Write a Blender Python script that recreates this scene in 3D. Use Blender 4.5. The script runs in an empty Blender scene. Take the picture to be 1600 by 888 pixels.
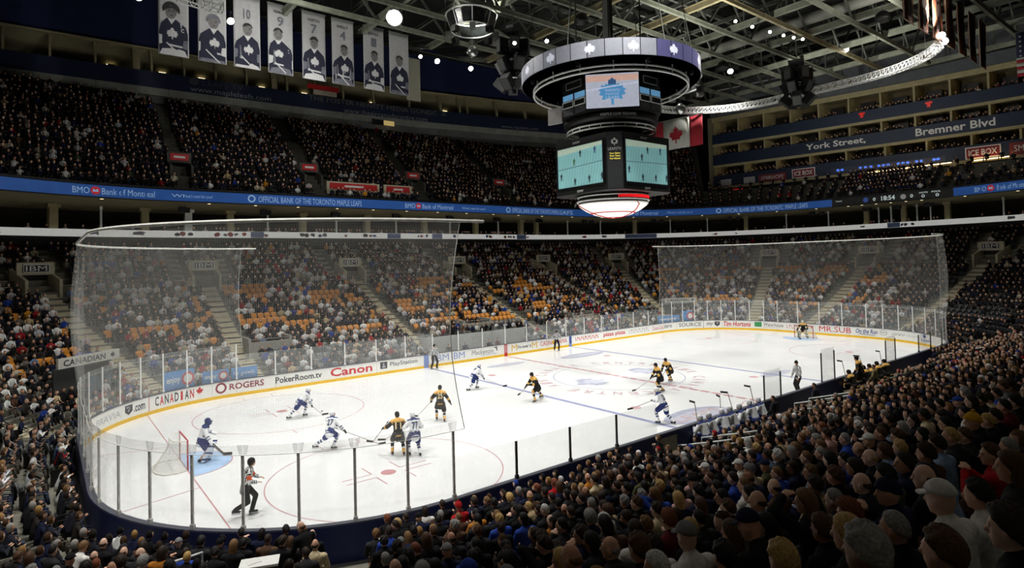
import bpy, bmesh, math, random
import numpy as np
from mathutils import Vector, Matrix
random.seed(7); RNG = np.random.default_rng(7)
PI = math.pi
SC = bpy.context.scene
COL = SC.collection
# ------------------------------------------------------------------ camera, world, lights, exposure
cd = bpy.data.cameras.new('camera'); cam = bpy.data.objects.new('camera', cd); COL.objects.link(cam)
SC.camera = cam
cd.sensor_width = 36.0; cd.lens = 928.689 / 1600 * 36; cd.shift_y = -59.126 / 1600
cd.clip_start = 0.1; cd.clip_end = 400
CP = np.array([-31.7329, -28.565, 8.1915])
def _cam_axes(yaw, pitch, roll):
    f = np.array([math.cos(yaw)*math.cos(pitch), math.sin(yaw)*math.cos(pitch), math.sin(pitch)])
    r = np.array([math.sin(yaw), -math.cos(yaw), 0]); u = np.cross(r, f)
    return r*math.cos(roll)+u*math.sin(roll), -r*math.sin(roll)+u*math.cos(roll), f
CR, CU, CF = _cam_axes(0.903271, 0.0272631, -0.0254723)
cam.matrix_world = Matrix(((CR[0], CU[0], -CF[0], CP[0]), (CR[1], CU[1], -CF[1], CP[1]), (CR[2], CU[2], -CF[2], CP[2]), (0, 0, 0, 1)))
def in_view(P, margin=40):
    """which world points fall inside the 1600x888 frame (used only to skip what the photo shows nothing of)"""
    d = np.asarray(P, float) - CP; w = d @ CF; ww = np.where(w > .3, w, 1e9)
    u = 800 + 928.689 * (d @ CR) / ww; v = 444 - 59.126 - 928.689 * (d @ CU) / ww
    return (w > .3) & (u > -margin) & (u < 1600+margin) & (v > -margin) & (v < 888+margin), u, v, w

w = bpy.data.worlds.new('World'); SC.world = w; w.use_nodes = True
w.node_tree.nodes['Background'].inputs[0].default_value = (.60, .64, .68, 1)
w.node_tree.nodes['Background'].inputs[1].default_value = 0.006
SC.view_settings.view_transform = 'Standard'; SC.view_settings.look = 'None'
SC.view_settings.gamma = 1.0; SC.view_settings.use_curve_mapping = False
SC.view_settings.exposure = 0.85
SC.cycles.max_bounces = 7; SC.cycles.diffuse_bounces = 3; SC.cycles.glossy_bounces = 3
SC.cycles.transmission_bounces = 4; SC.cycles.transparent_max_bounces = 24
SC.cycles.caustics_reflective = False; SC.cycles.caustics_refractive = False
SC.cycles.sample_clamp_indirect = 6.0

# the arena's event lights: fixtures on the lighting oval, aimed at the ice
LAMPS = []
for i in range(6):
    x = -27.5 + i*11
    for y in (-8., 8.): LAMPS.append((x, y, 29.6))
for i, (x, y, z) in enumerate(LAMPS):
    l = bpy.data.lights.new('event_light', 'SPOT'); l.energy = 5600; l.color = (1.0, .985, .94)
    l.spot_size = math.radians(97); l.spot_blend = .85; l.shadow_soft_size = .45
    o = bpy.data.objects.new('event_light', l); COL.objects.link(o); o.location = (x, y, z-.55)
    t = Vector((x*.92+1.0, y*.75+2.2, 0)) - o.location
    o.rotation_euler = t.to_track_quat('-Z', 'Y').to_euler()

# added fill spots above the stands, lifting the dark near crowd
CROWD_FILL = [(-34, -27, 33, 300), (-12, -27, 33, 260), (10, -27, 33, 220), (32, -24, 33, 200), (-45, 4, 33, 300)]
for x, y, z, e in CROWD_FILL:
    l = bpy.data.lights.new('crowd_fill_light', 'SPOT'); l.energy = e; l.color = (1, .93, .82); l.spot_size = math.radians(120); l.spot_blend = .9; l.shadow_soft_size = .4
    o = bpy.data.objects.new('crowd_fill_light', l); COL.objects.link(o); o.location = (x, y, z)
WASH = [(-22, 13, 26.6, (-22, 8, 40), 500), (22, 13, 26.2, (20, 12, 40), 2000), (-2.6, 13.2, 28.4, (4, 16, 40), 1500), (24, -13, 26.2, (22, -10, 40), 2200), (12, 0, 24.0, (14, 2, 40), 2000), (31.5, 3, 26.2, (54, 2, 33), 900), (31.5, -4, 26.2, (54, -8, 33), 900), (-18, 14.5, 26.6, (-14, 24, 28.4), 700)]  # added fill spots that brighten roof steel, end wall and banners
for x, y, z, t, e in WASH:
    l = bpy.data.lights.new('wash_fill_light', 'SPOT'); l.energy = e; l.color = (1, .98, .9); l.spot_size = math.radians(136); l.spot_blend = .9; l.shadow_soft_size = .25
    o = bpy.data.objects.new('wash_fill_light', l); COL.objects.link(o); o.location = (x, y, z); o.rotation_euler = (Vector(t)-o.location).to_track_quat('-Z', 'Y').to_euler()

for x, y in ((-34.5, -9.0), (-30.0, -17.0)):                 # added fill spots brightening the outer side of the near corner posts
    l = bpy.data.lights.new('corner_fill_light', 'SPOT'); l.energy = 3400; l.color = (1, .985, .94); l.spot_size = math.radians(52); l.spot_blend = .8; l.shadow_soft_size = .3
    o = bpy.data.objects.new('corner_fill_light', l); COL.objects.link(o); o.location = (x, y, 25.4); o.rotation_euler = (Vector((-24.5, -7.5, 0))-o.location).to_track_quat('-Z', 'Y').to_euler()

# ------------------------------------------------------------------ materials
MATS = {}
def srgb(r, g, b):
    f = lambda c: (c/255/12.92 if c/255 <= .04045 else ((c/255+.055)/1.055)**2.4)
    return (f(r), f(g), f(b), 1)
def mat(name, col=None, rough=.6, metal=0., noise=.12, scale=6., bump=0., emit=0., attr=None, spec=.5, alpha=1., objcol=False):
    if name in MATS: return MATS[name]
    m = bpy.data.materials.new(name); m.use_nodes = True; MATS[name] = m
    nt = m.node_tree; N = nt.nodes; L = nt.links; b = N['Principled BSDF']
    b.inputs['Roughness'].default_value = rough; b.inputs['Metallic'].default_value = metal
    b.inputs['Specular IOR Level'].default_value = spec
    tc = N.new('ShaderNodeTexCoord'); nz = N.new('ShaderNodeTexNoise')
    nz.inputs['Scale'].default_value = scale; nz.inputs['Detail'].default_value = 3
    L.new(tc.outputs['Object'], nz.inputs['Vector'])
    mr = N.new('ShaderNodeMapRange'); mr.inputs['From Min'].default_value = .3; mr.inputs['From Max'].default_value = .7
    mr.inputs['To Min'].default_value = 1-noise; mr.inputs['To Max'].default_value = 1+noise
    L.new(nz.outputs['Fac'], mr.inputs['Value'])
    mx = N.new('ShaderNodeMix'); mx.data_type = 'RGBA'; mx.blend_type = 'MULTIPLY'; mx.inputs[0].default_value = 1
    L.new(mr.outputs['Result'], mx.inputs[7])
    if attr:
        a = N.new('ShaderNodeAttribute'); a.attribute_name = attr; L.new(a.outputs['Color'], mx.inputs[6])
    elif objcol:
        a = N.new('ShaderNodeObjectInfo'); L.new(a.outputs['Color'], mx.inputs[6])
    else:
        mx.inputs[6].default_value = col
    L.new(mx.outputs[2], b.inputs['Base Color'])
    if bump:
        bp = N.new('ShaderNodeBump'); bp.inputs['Strength'].default_value = bump; bp.inputs['Distance'].default_value = .02
        L.new(nz.outputs['Fac'], bp.inputs['Height']); L.new(bp.outputs['Normal'], b.inputs['Normal'])
    if emit:
        L.new(mx.outputs[2], b.inputs['Emission Color']); b.inputs['Emission Strength'].default_value = emit
    if alpha < 1: b.inputs['Alpha'].default_value = alpha
    return m
def S(name, r, g, b, **k): return mat(name, srgb(r, g, b), **k)

M_ATTR = mat('painted_cloth', rough=.85, attr='Col', noise=.10, scale=9, spec=.2)
M_ATTRG = mat('printed_board', rough=.5, attr='Col', noise=.03, scale=3)
M_CLOTH = mat('clothing_fabric', rough=.9, objcol=True, noise=.25, scale=14, bump=.25, spec=.2)
M_HAIR = mat('hair_strands', rough=.6, objcol=True, noise=.35, scale=60, bump=.5, spec=.3)
M_SKIN = mat('skin', rough=.55, objcol=True, noise=.08, scale=10, spec=.35)
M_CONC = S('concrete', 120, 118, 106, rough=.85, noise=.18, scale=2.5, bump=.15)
M_STAIR = S('stair_concrete', 192, 184, 158, rough=.85, noise=.15, scale=3)
M_DARK = S('dark_wall', 26, 27, 27, rough=.9, noise=.2)
M_BLACK = S('black_metal', 18, 18, 19, rough=.5, noise=.15)
M_GREYM = S('grey_metal', 130, 132, 128, rough=.45, metal=.4, noise=.12)
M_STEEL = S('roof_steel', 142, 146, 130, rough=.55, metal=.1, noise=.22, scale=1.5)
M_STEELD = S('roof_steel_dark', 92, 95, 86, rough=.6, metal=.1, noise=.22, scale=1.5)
M_STEELY = S('ochre_beam', 150, 141, 108, rough=.6, noise=.2, scale=1.5)
M_ALU = S('aluminium', 236, 237, 234, rough=.45, metal=.05, noise=.06)
M_WHITE = S('white_board', 240, 240, 236, rough=.35, noise=.02, spec=.4)
M_YELLOW = S('yellow_kickplate', 236, 190, 26, rough=.4, noise=.04)
M_NAVY = S('navy_panel', 24, 34, 66, rough=.6, noise=.15, scale=2)
M_NAVYB = S('navy_boards', 30, 40, 92, rough=.5, noise=.1)
M_FASCIA = S('suite_fascia_blue', 14, 36, 64, rough=.55, noise=.12, scale=1.5)
M_CREAM = S('cream_wall', 172, 162, 124, rough=.8, noise=.12, scale=1.2)
M_BEAM = S('gondola_concrete', 152, 154, 146, rough=.85, noise=.2, scale=.8)
M_GPANEL = S('grey_wall_panel', 92, 97, 100, rough=.7, noise=.15, scale=1)
M_DECK = S('roof_deck', 44, 46, 44, rough=.9, noise=.3, scale=.6)
M_RED = S('sign_red', 196, 34, 38, rough=.5, noise=.05)
M_LETTER = S('sign_white_lettering', 232, 232, 228, rough=.5, noise=.02)
M_LETTERD = S('grey_lettering', 150, 154, 160, rough=.6, noise=.1)  # greyer variant of the white sign lettering
def screen(name, r, g, b, e, **k): return S(name, r, g, b, rough=.4, emit=e*(.5 if e < 2 else 1.), noise=k.pop('noise', .06), **k)
M_RIB = screen('ribbon_display_blue', 44, 88, 160, .34, scale=1.2)
M_RIBT = screen('ribbon_display_text', 160, 192, 228, .38)
M_LAMP = screen('lamp_glow', 255, 250, 238, 14)
M_LAMPS = screen('lamp_glow_strong', 255, 250, 240, 45)
M_LAMPW = screen('downlight_warm', 255, 236, 190, 1.4)

def glass_mat(name, tint=.06, rough=.02, col=(.8, .85, .85, 1)):
    m = bpy.data.materials.new(name); m.use_nodes = True; nt = m.node_tree; N = nt.nodes; L = nt.links
    N.remove(N['Principled BSDF']); out = N['Material Output']
    tr = N.new('ShaderNodeBsdfTransparent'); gl = N.new('ShaderNodeBsdfGlossy'); gl.inputs['Roughness'].default_value = rough
    df = N.new('ShaderNodeBsdfDiffuse'); df.inputs['Color'].default_value = col
    lw = N.new('ShaderNodeLayerWeight'); lw.inputs['Blend'].default_value = .5          # thin pane: facing-based reflectance
    pw = N.new('ShaderNodeMath'); pw.operation = 'POWER'; pw.inputs[1].default_value = 5; L.new(lw.outputs['Facing'], pw.inputs[0])
    fr = N.new('ShaderNodeMath'); fr.operation = 'MULTIPLY_ADD'; fr.inputs[1].default_value = .55; fr.inputs[2].default_value = .03; L.new(pw.outputs[0], fr.inputs[0])
    nz = N.new('ShaderNodeTexNoise'); nz.inputs['Scale'].default_value = 2.2
    mr = N.new('ShaderNodeMapRange'); mr.inputs['To Min'].default_value = tint*.6; mr.inputs['To Max'].default_value = tint*1.4
    L.new(nz.outputs['Fac'], mr.inputs['Value'])
    m1 = N.new('ShaderNodeMixShader'); L.new(mr.outputs['Result'], m1.inputs[0]); L.new(tr.outputs[0], m1.inputs[1]); L.new(df.outputs[0], m1.inputs[2])
    m2 = N.new('ShaderNodeMixShader'); L.new(fr.outputs[0], m2.inputs[0]); L.new(m1.outputs[0], m2.inputs[1]); L.new(gl.outputs[0], m2.inputs[2])
    L.new(m2.outputs[0], out.inputs['Surface']); MATS[name] = m; return m
M_GLASS = glass_mat('rink_glass_pane', .07)
def net_mat(name, cover, col):
    # knotted white netting: cords cover a share of every square, the rest is open
    m = bpy.data.materials.new(name); m.use_nodes = True; nt = m.node_tree; N = nt.nodes; L = nt.links
    N.remove(N['Principled BSDF']); out = N['Material Output']
    tc = N.new('ShaderNodeTexCoord'); sp = N.new('ShaderNodeSeparateXYZ'); L.new(tc.outputs['UV'], sp.inputs[0])
    facs = []
    for k in (0, 1):
        mu = N.new('ShaderNodeMath'); mu.operation = 'FRACT'; L.new(sp.outputs[k], mu.inputs[0])
        gt = N.new('ShaderNodeMath'); gt.operation = 'LESS_THAN'; gt.inputs[1].default_value = cover; L.new(mu.outputs[0], gt.inputs[0]); facs.append(gt)
    mxx = N.new('ShaderNodeMath'); mxx.operation = 'MAXIMUM'; L.new(facs[0].outputs[0], mxx.inputs[0]); L.new(facs[1].outputs[0], mxx.inputs[1])
    tr = N.new('ShaderNodeBsdfTransparent')
    df = N.new('ShaderNodeBsdfDiffuse'); df.inputs['Color'].default_value = col
    tl = N.new('ShaderNodeBsdfTranslucent'); tl.inputs['Color'].default_value = col
    m0 = N.new('ShaderNodeMixShader'); m0.inputs[0].default_value = .5; L.new(df.outputs[0], m0.inputs[1]); L.new(tl.outputs[0], m0.inputs[2])
    m1 = N.new('ShaderNodeMixShader'); L.new(mxx.outputs[0], m1.inputs[0]); L.new(tr.outputs[0], m1.inputs[1]); L.new(m0.outputs[0], m1.inputs[2])
    L.new(m1.outputs[0], out.inputs['Surface']); MATS[name] = m; return m
M_NET = net_mat('safety_netting', .062, (.82, .82, .78, 1))
M_GOALNET = net_mat('goal_netting', .22, (.86, .85, .80, 1))

# ------------------------------------------------------------------ mesh helpers
def mk(name, V, F, m, parent=None, smooth=False, mi=None, col=None, uv=None):
    me = bpy.data.meshes.new(name)
    if isinstance(F, np.ndarray):
        V = np.asarray(V, np.float32); n = len(F); k = F.shape[1]
        me.vertices.add(len(V)); me.vertices.foreach_set('co', V.ravel())
        me.loops.add(n*k); me.loops.foreach_set('vertex_index', F.ravel().astype(np.int32))
        me.polygons.add(n); me.polygons.foreach_set('loop_start', np.arange(0, n*k, k, dtype=np.int32))
        me.update(calc_edges=True)
    else:
        me.from_pydata([tuple(map(float, v)) for v in V], [], F); me.update()
    for x in (m if isinstance(m, (list, tuple)) else [m]): me.materials.append(x)
    if mi is not None: me.polygons.foreach_set('material_index', np.asarray(mi, np.int32))
    if smooth: me.polygons.foreach_set('use_smooth', np.ones(len(me.polygons), bool))
    if col is not None:                                  # one colour per face
        ca = me.color_attributes.new('Col', 'FLOAT_COLOR', 'CORNER')
        tot = np.zeros(len(me.polygons), np.int32); me.polygons.foreach_get('loop_total', tot)
        c = np.repeat(np.asarray(col, np.float32).reshape(-1, 4), tot, axis=0); ca.data.foreach_set('color', c.ravel())
    if uv is not None:
        ul = me.uv_layers.new(name='UVMap'); idx = np.zeros(len(me.loops), np.int32); me.loops.foreach_get('vertex_index', idx)
        ul.data.foreach_set('uv', np.asarray(uv, np.float32)[idx].ravel())
    o = bpy.data.objects.new(name, me); COL.objects.link(o)
    if parent is not None: o.parent = parent
    return o
class MB:
    def __init__(s): s.V = []; s.F = []; s.mi = []; s.col = []; s.cm = 0; s.cc = None
    def add(s, V, F):
        n = len(s.V); s.V += [tuple(v) for v in V]
        for f in F: s.F.append(tuple(i+n for i in f)); s.mi.append(s.cm); s.col.append(s.cc or (1, 1, 1, 1))
        return s
    def box(s, c, d, rz=0., M=None):
        x, y, z = d[0]/2, d[1]/2, d[2]/2
        V = [(-x,-y,-z),(x,-y,-z),(x,y,-z),(-x,y,-z),(-x,-y,z),(x,-y,z),(x,y,z),(-x,y,z)]
        R = M if M is not None else Matrix.Rotation(rz, 3, 'Z')
        V = [tuple((R @ Vector(v)) + Vector(c)) for v in V]
        return s.add(V, [(3,2,1,0),(4,5,6,7),(0,1,5,4),(1,2,6,5),(2,3,7,6),(3,0,4,7)])
    def beam(s, a, b, w, h=None):
        """square bar from a to b"""
        a = Vector(a); b = Vector(b); d = b-a; h = h or w
        if d.length < 1e-6: return s
        M = d.to_track_quat('X', 'Z').to_matrix()
        return s.box((a+b)/2, (d.length, w, h), M=M)
    def tube(s, P, r, n=6, close=False, cap=True):
        P = [Vector(p) for p in P]; m = len(P); V = []; rr = r if isinstance(r, (list, tuple)) else [r]*m
        up = None
        for i, p in enumerate(P):
            t = (P[(i+1) % m]-P[i-1]) if close else (P[min(i+1, m-1)]-P[max(i-1, 0)])
            t.normalize()
            if up is None:
                up = Vector((0, 0, 1)) if abs(t.z) < .9 else Vector((1, 0, 0))
            e = t.cross(up); e.normalize(); f = e.cross(t); up = f
            for k in range(n):
                a = 2*PI*k/n; V.append(p + e*(rr[i]*math.cos(a)) + f*(rr[i]*math.sin(a)))
        F = []
        for i in range(m if close else m-1):
            for k in range(n):
                j = (i+1) % m; F.append((i*n+k, i*n+(k+1) % n, j*n+(k+1) % n, j*n+k))
        if cap and not close:
            F.append(tuple(range(n-1, -1, -1))); F.append(tuple((m-1)*n+k for k in range(n)))
        return s.add(V, F)
    def lathe(s, prof, c=(0, 0, 0), n=24, M=None):
        V = []; F = []
        for r, z in prof:
            for k in range(n):
                a = 2*PI*k/n; v = Vector((r*math.cos(a), r*math.sin(a), z))
                V.append((M @ v if M is not None else v)+Vector(c))
        for i in range(len(prof)-1):
            for k in range(n): F.append((i*n+k, i*n+(k+1) % n, (i+1)*n+(k+1) % n, (i+1)*n+k))
        if prof[0][0] > 1e-4: F.append(tuple(range(n-1, -1, -1)))
        if prof[-1][0] > 1e-4: F.append(tuple((len(prof)-1)*n+k for k in range(n)))
        return s.add(V, F)
    def prism(s, poly, M, h):
        """polygon in a local xy plane (M maps local to world), thickness h along local z"""
        n = len(poly); V = [M @ Vector((x, y, 0)) for x, y in poly]+[M @ Vector((x, y, h)) for x, y in poly]
        F = [tuple(range(n-1, -1, -1)), tuple(range(n, 2*n))]+[(i, (i+1) % n, n+(i+1) % n, n+i) for i in range(n)]
        return s.add(V, F)
    def build(s, name, m, parent=None, smooth=False):
        usecol = any(c != (1, 1, 1, 1) for c in s.col)
        return mk(name, s.V, s.F, m, parent, smooth, s.mi if isinstance(m, (list, tuple)) else None, s.col if usecol else None)
def tag(o, label=None, cat=None, group=None, kind=None):
    if label: o['label'] = label
    if cat: o['category'] = cat
    if group: o['group'] = group
    if kind: o['kind'] = kind
    return o
def struct(o): o['kind'] = 'structure'; return o
def empty(name, loc=(0, 0, 0), rz=0., label=None, cat=None, group=None):
    o = bpy.data.objects.new(name, None); COL.objects.link(o); o.location = loc; o.rotation_euler = (0, 0, rz)
    o.empty_display_size = .2
    return tag(o, label, cat, group)
def copy_tree(o, parent=None, keep_label=False):
    c = o.copy(); COL.objects.link(c); c.parent = parent
    for ch in list(o.children): copy_tree(ch, c)
    return c

# ------------------------------------------------------------------ lettering: every word is set once from the built-in font
WORDS = """BRAVIA|SONY|.com|C|A|N|D|I|CANADIAN|ROGERS|PokerRoom.tv|Canon|PlayStation|IBM|Mackenzie|I'm lovin' it|M|CASINO RAMA|pizza pizza|Coca-Cola|zero|SOURCE|my|NHL|Tim Hortons|TD|Waterhouse|MR.SUB|On the Run|BMO|Bank of Montreal|What's next for you?|OFFICIAL BANK OF THE TORONTO MAPLE LEAFS|York Street,|Bremner Blvd|SMIRNOFF|ICE BOX|LEAFS TV|www.mapleleafs.com|THE FOSTER HEWITT MEDIA GONDOLA|www.theaircanadacentre.com|www.raptors.com|MAPLE LEAF SQUARE|TORONTO|MAPLE|LEAFS|27|77|22|25|7|11|18|9|4|1|10|KENNEDY|HORTON|KELLY|BOWER|CENTRE|AIR CANADA|18:54|0|SHOTS|FOUL|LEAFSTV|Your Game|Your Team|Your Channel|for growth|enjoy|T|H|E|R""".split('|')
TXT = {}
def set_words():
    obs = []
    for wd in dict.fromkeys(WORDS):
        c = bpy.data.curves.new('t', 'FONT'); c.body = wd; c.resolution_u = 2; c.offset = 0 if set(wd) & set('MWwV') else .022
        o = bpy.data.objects.new('t', c); COL.objects.link(o); obs.append((wd, o, c))
    dg = bpy.context.evaluated_depsgraph_get()
    for wd, o, c in obs:
        me = o.evaluated_get(dg).to_mesh()
        V = np.array([v.co[:2] for v in me.vertices]); F = [tuple(p.vertices) for p in me.polygons]
        lo = V.min(0); hi = V.max(0); V = (V-lo)/(hi-lo)
        TXT[wd] = (V, F, (hi[0]-lo[0])/(hi[1]-lo[1])); o.evaluated_get(dg).to_mesh_clear()
    for wd, o, c in obs: bpy.data.objects.remove(o); bpy.data.curves.remove(c)
set_words()
def word(name, wd, fn, m, parent=None, x0=0., x1=1., y0=0., y1=1., slant=0.):
    """lettering: fn(x, y) maps the letter plane (x to the right, y up) to the world"""
    V, F, _ = TXT[wd]
    P = [fn(x0+(x1-x0)*v[0]+slant*(y1-y0)*v[1], y0+(y1-y0)*v[1]) for v in V]
    return mk(name, P, F, m, parent)
def plane_fn(o, ex, ey):
    o = Vector(o); ex = Vector(ex); ey = Vector(ey)
    return lambda x, y: o+ex*x+ey*y
LEAF = [(0,1),(.12,.72),(.24,.80),(.20,.40),(.36,.56),(.42,.46),(.62,.50),(.56,.30),(.66,.22),(.36,-.06),(.40,-.22),(.05,-.16),(.06,-.50),(-.06,-.50),(-.05,-.16),(-.40,-.22),(-.36,-.06),(-.66,.22),(-.56,.30),(-.62,.50),(-.42,.46),(-.36,.56),(-.20,.40),(-.24,.80),(-.12,.72)]
CREST = [(0,1),(.14,.86),(.2,.9),(.22,.62),(.36,.68),(.38,.56),(.62,.6),(.56,.42),(.74,.34),(.62,.22),(.72,.06),(.5,.0),(.56,-.22),(.3,-.18),(.08,-.16),(.07,-.5),(-.07,-.5),(-.08,-.16),(-.3,-.18),(-.56,-.22),(-.5,0),(-.72,.06),(-.62,.22),(-.74,.34),(-.56,.42),(-.62,.6),(-.38,.56),(-.36,.68),(-.22,.62),(-.2,.9),(-.14,.86)]
def flat(name, poly, fn, m, parent=None):
    """flat print: a polygon laid on a surface through fn"""
    return mk(name, [fn(x, y) for x, y in poly], [tuple(range(len(poly)))], m, parent)
def circ(n=24, r=1., cx=0., cy=0., a0=0., a1=2*PI): return [(cx+r*math.cos(a0+(a1-a0)*k/n), cy+r*math.sin(a0+(a1-a0)*k/n)) for k in range(n)]
def rect(x0, x1, y0, y1): return [(x0, y0), (x1, y0), (x1, y1), (x0, y1)]

# ------------------------------------------------------------------ the rink outline: 60.96 x 25.91 m with 8.53 m corners
LX, LY, RC = 21.95, 4.42, 8.53
ARC = RC*PI/2
SEG = [2*LX, ARC, 2*LY, ARC, 2*LX, ARC, 2*LY, ARC]; PER = sum(SEG)
def ring(s, off=0., z=0.):
    """point at arc length s on the rink edge (s=0: far side, left end; runs clockwise), moved out by off"""
    s = s % PER; R = RC+off
    for i, L in enumerate(SEG):
        if s <= L: break
        s -= L
    c = [(-LX, LY), (LX, LY), (LX, LY), (LX, -LY), (LX, -LY), (-LX, -LY), (-LX, -LY), (-LX, LY)][i]
    if i == 0: return Vector((-LX+s, LY+R, z))
    if i == 2: return Vector((LX+R, LY-s, z))
    if i == 4: return Vector((LX-s, -LY-R, z))
    if i == 6: return Vector((-LX-R, -LY+s, z))
    a = [0, PI/2, 0, 0, 0, -PI/2, 0, PI][i] - s/RC
    return Vector((c[0]+R*math.cos(a), c[1]+R*math.sin(a), z))
def ring_n(s):
    a = ring(s, 0); b = ring(s, 1); return (b-a)
def ring_samples(s0, s1, ds=2.5, dc=.9):
    """arc lengths from s0 to s1, dense in the corners"""
    br = [0]
    for _ in range(3):
        for L in SEG: br.append(br[-1]+L)
    br = [b-PER for b in br]
    out = [s0]; 
    while out[-1] < s1-1e-6:
        c = out[-1]; k = max(i for i, b in enumerate(br) if b <= c+1e-6)
        n = (k % 8); e = br[k+1]; step = ds if n % 2 == 0 else dc
        out.append(min(c+step, e, s1))
    return out
def ring_wall(name, s0, s1, off0, off1, z0, z1, m, parent=None, ds=3., dc=.9, thick=None):
    S_ = ring_samples(s0, s1, ds, dc); V = []; F = []
    t = off1-off0
    for s in S_: V += [ring(s, off0, z0), ring(s, off0, z1), ring(s, off1, z1), ring(s, off1, z0)]
    for i in range(len(S_)-1):
        a = i*4; b = a+4
        for k in range(4): F.append((a+k, b+k, b+(k+1) % 4, a+(k+1) % 4))
    F.append((3, 2, 1, 0)); e = (len(S_)-1)*4; F.append((e, e+1, e+2, e+3))
    return mk(name, V, F, m, parent)
def ring_fn(off): return lambda s, z: ring(s, off, z)
# ================================================================== ICE
FT = .3048
m = bpy.data.materials.new('ice'); m.use_nodes = True; MATS['ice'] = m
nt = m.node_tree; N = nt.nodes; L = nt.links; b = N['Principled BSDF']
tc = N.new('ShaderNodeTexCoord'); nz = N.new('ShaderNodeTexNoise'); nz.inputs['Scale'].default_value = .35; nz.inputs['Detail'].default_value = 6
L.new(tc.outputs['Object'], nz.inputs['Vector'])
cr = N.new('ShaderNodeValToRGB'); cr.color_ramp.elements[0].position = .3; cr.color_ramp.elements[1].position = .7
cr.color_ramp.elements[0].color = (.80, .815, .82, 1); cr.color_ramp.elements[1].color = (.86, .868, .865, 1)
L.new(nz.outputs['Fac'], cr.inputs['Fac']); L.new(cr.outputs['Color'], b.inputs['Base Color'])
wv = N.new('ShaderNodeTexNoise'); wv.inputs['Scale'].default_value = 5; wv.inputs['Detail'].default_value = 8; L.new(tc.outputs['Object'], wv.inputs['Vector'])
mr = N.new('ShaderNodeMapRange'); mr.inputs['To Min'].default_value = .13; mr.inputs['To Max'].default_value = .22; L.new(wv.outputs['Fac'], mr.inputs['Value'])
L.new(mr.outputs['Result'], b.inputs['Roughness']); b.inputs['Specular IOR Level'].default_value = .35
b.inputs['IOR'].default_value = 1.31
M_ICE = m
SS = ring_samples(0, PER, 3, .6)[:-1]
V = [ring(s, 0, 0) for s in SS]
ice = struct(mk('floor', V, [tuple(range(len(V)-1, -1, -1))], M_ICE))
def onice(z=.004): return lambda x, y: Vector((x, y, z))
M_LRED = S('ice_paint_red', 204, 164, 167, rough=.35, noise=.15, scale=2, spec=.35)
M_LREDD = S('ice_paint_red_line', 200, 150, 154, rough=.35, noise=.15, scale=2, spec=.35)
M_LBLUE = S('ice_paint_blue', 158, 165, 200, rough=.35, noise=.12, scale=2, spec=.35)
M_CREASE = S('ice_paint_crease', 176, 205, 238, rough=.35, noise=.06, scale=2, spec=.35)
M_LOGO = S('ice_paint_logo', 178, 181, 200, rough=.35, noise=.12, scale=2, spec=.35)
M_LOGOL = S('ice_paint_logo_light', 196, 198, 212, rough=.35, noise=.08, scale=2, spec=.35)
def iceline(x0, x1, y0, y1, m, z=.004): return flat('ice_line', rect(x0, x1, y0, y1), onice(z), m, ice)
def icering(cx, cy, r, wd, m, z=.004, a0=0, a1=2*PI, n=64):
    V = []; F = []
    for k in range(n+1):
        a = a0+(a1-a0)*k/n
        V += [(cx+(r-wd)*math.cos(a), cy+(r-wd)*math.sin(a), z), (cx+r*math.cos(a), cy+r*math.sin(a), z)]
    F = [(2*k, 2*k+1, 2*k+3, 2*k+2) for k in range(n)]
    return mk('ice_circle', V, F, m, ice)
for sg in (-1, 1):
    iceline(sg*25*FT-(FT if sg < 0 else 0), sg*25*FT+(0 if sg < 0 else FT), -12.9, 12.9, M_LBLUE)
    g = sg*89*FT; yy = LY+math.sqrt(RC**2-(89*FT-LX)**2)
    iceline(g-.025, g+.025, -yy, yy, M_LREDD)
    for sy in (-1, 1):                                     # behind-goal restraint lines
        V = [(g, sy*11*FT), (sg*100*FT, sy*14*FT)]
        flat('ice_line', [(V[0][0], V[0][1]-.025), (V[1][0], V[1][1]-.025), (V[1][0], V[1][1]+.025), (V[0][0], V[0][1]+.025)], onice(.004), M_LREDD, ice)
    # crease
    P = [(g-sg*6*FT*math.sin(a), 6*FT*math.cos(a)*1.0) for a in np.linspace(0.0, PI, 32)]
    flat('goal_crease', P, onice(.003), M_CREASE, ice)
    icering(g, 0, 6*FT+.05, .05, M_LREDD, .005, PI/2 if sg > 0 else -PI/2, 3*PI/2 if sg > 0 else PI/2, 32)
    for sy in (-1, 1):
        cx, cy = sg*69*FT, sy*22*FT
        icering(cx, cy, 15*FT, .05, M_LRED)
        flat('faceoff_dot', circ(20, 1*FT, cx, cy), onice(), M_LREDD, ice)
        for qx in (-1, 1):                                 # hash L-marks around the dot and on the circle
            for qy in (-1, 1):
                a, bb = cx+qx*2*FT, cy+qy*.75*FT
                iceline(min(a, a+qx*4*FT), max(a, a+qx*4*FT), bb-.025, bb+.025, M_LREDD)
                iceline(a-.025, a+.025, min(bb, bb+qy*3*FT), max(bb, bb+qy*3*FT), M_LREDD)
            for qy in (-1, 1):
                hx = cx+qx*2.8*FT; hy = cy+qy*15*FT
                iceline(hx-.025, hx+.025, min(hy, hy+qy*2*FT), max(hy, hy+qy*2*FT), M_LREDD)
        flat('faceoff_dot', circ(16, 1*FT, sg*20*FT, cy), onice(), M_LRED, ice)
k = -12.9
while k < 12.9:                                            # broken centre line
    iceline(-.15, .15, k, min(k+.62, 12.9), M_LREDD, .006); k += .80
icering(0, 0, 15*FT, .05, M_LBLUE, .005)
icering(0, -12.95, 10*FT, .05, M_LRED, .004, 0, PI, 32)
for (cx, cy) in ((-1.05, -.15), (1.35, .9), ):
    pass
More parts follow.
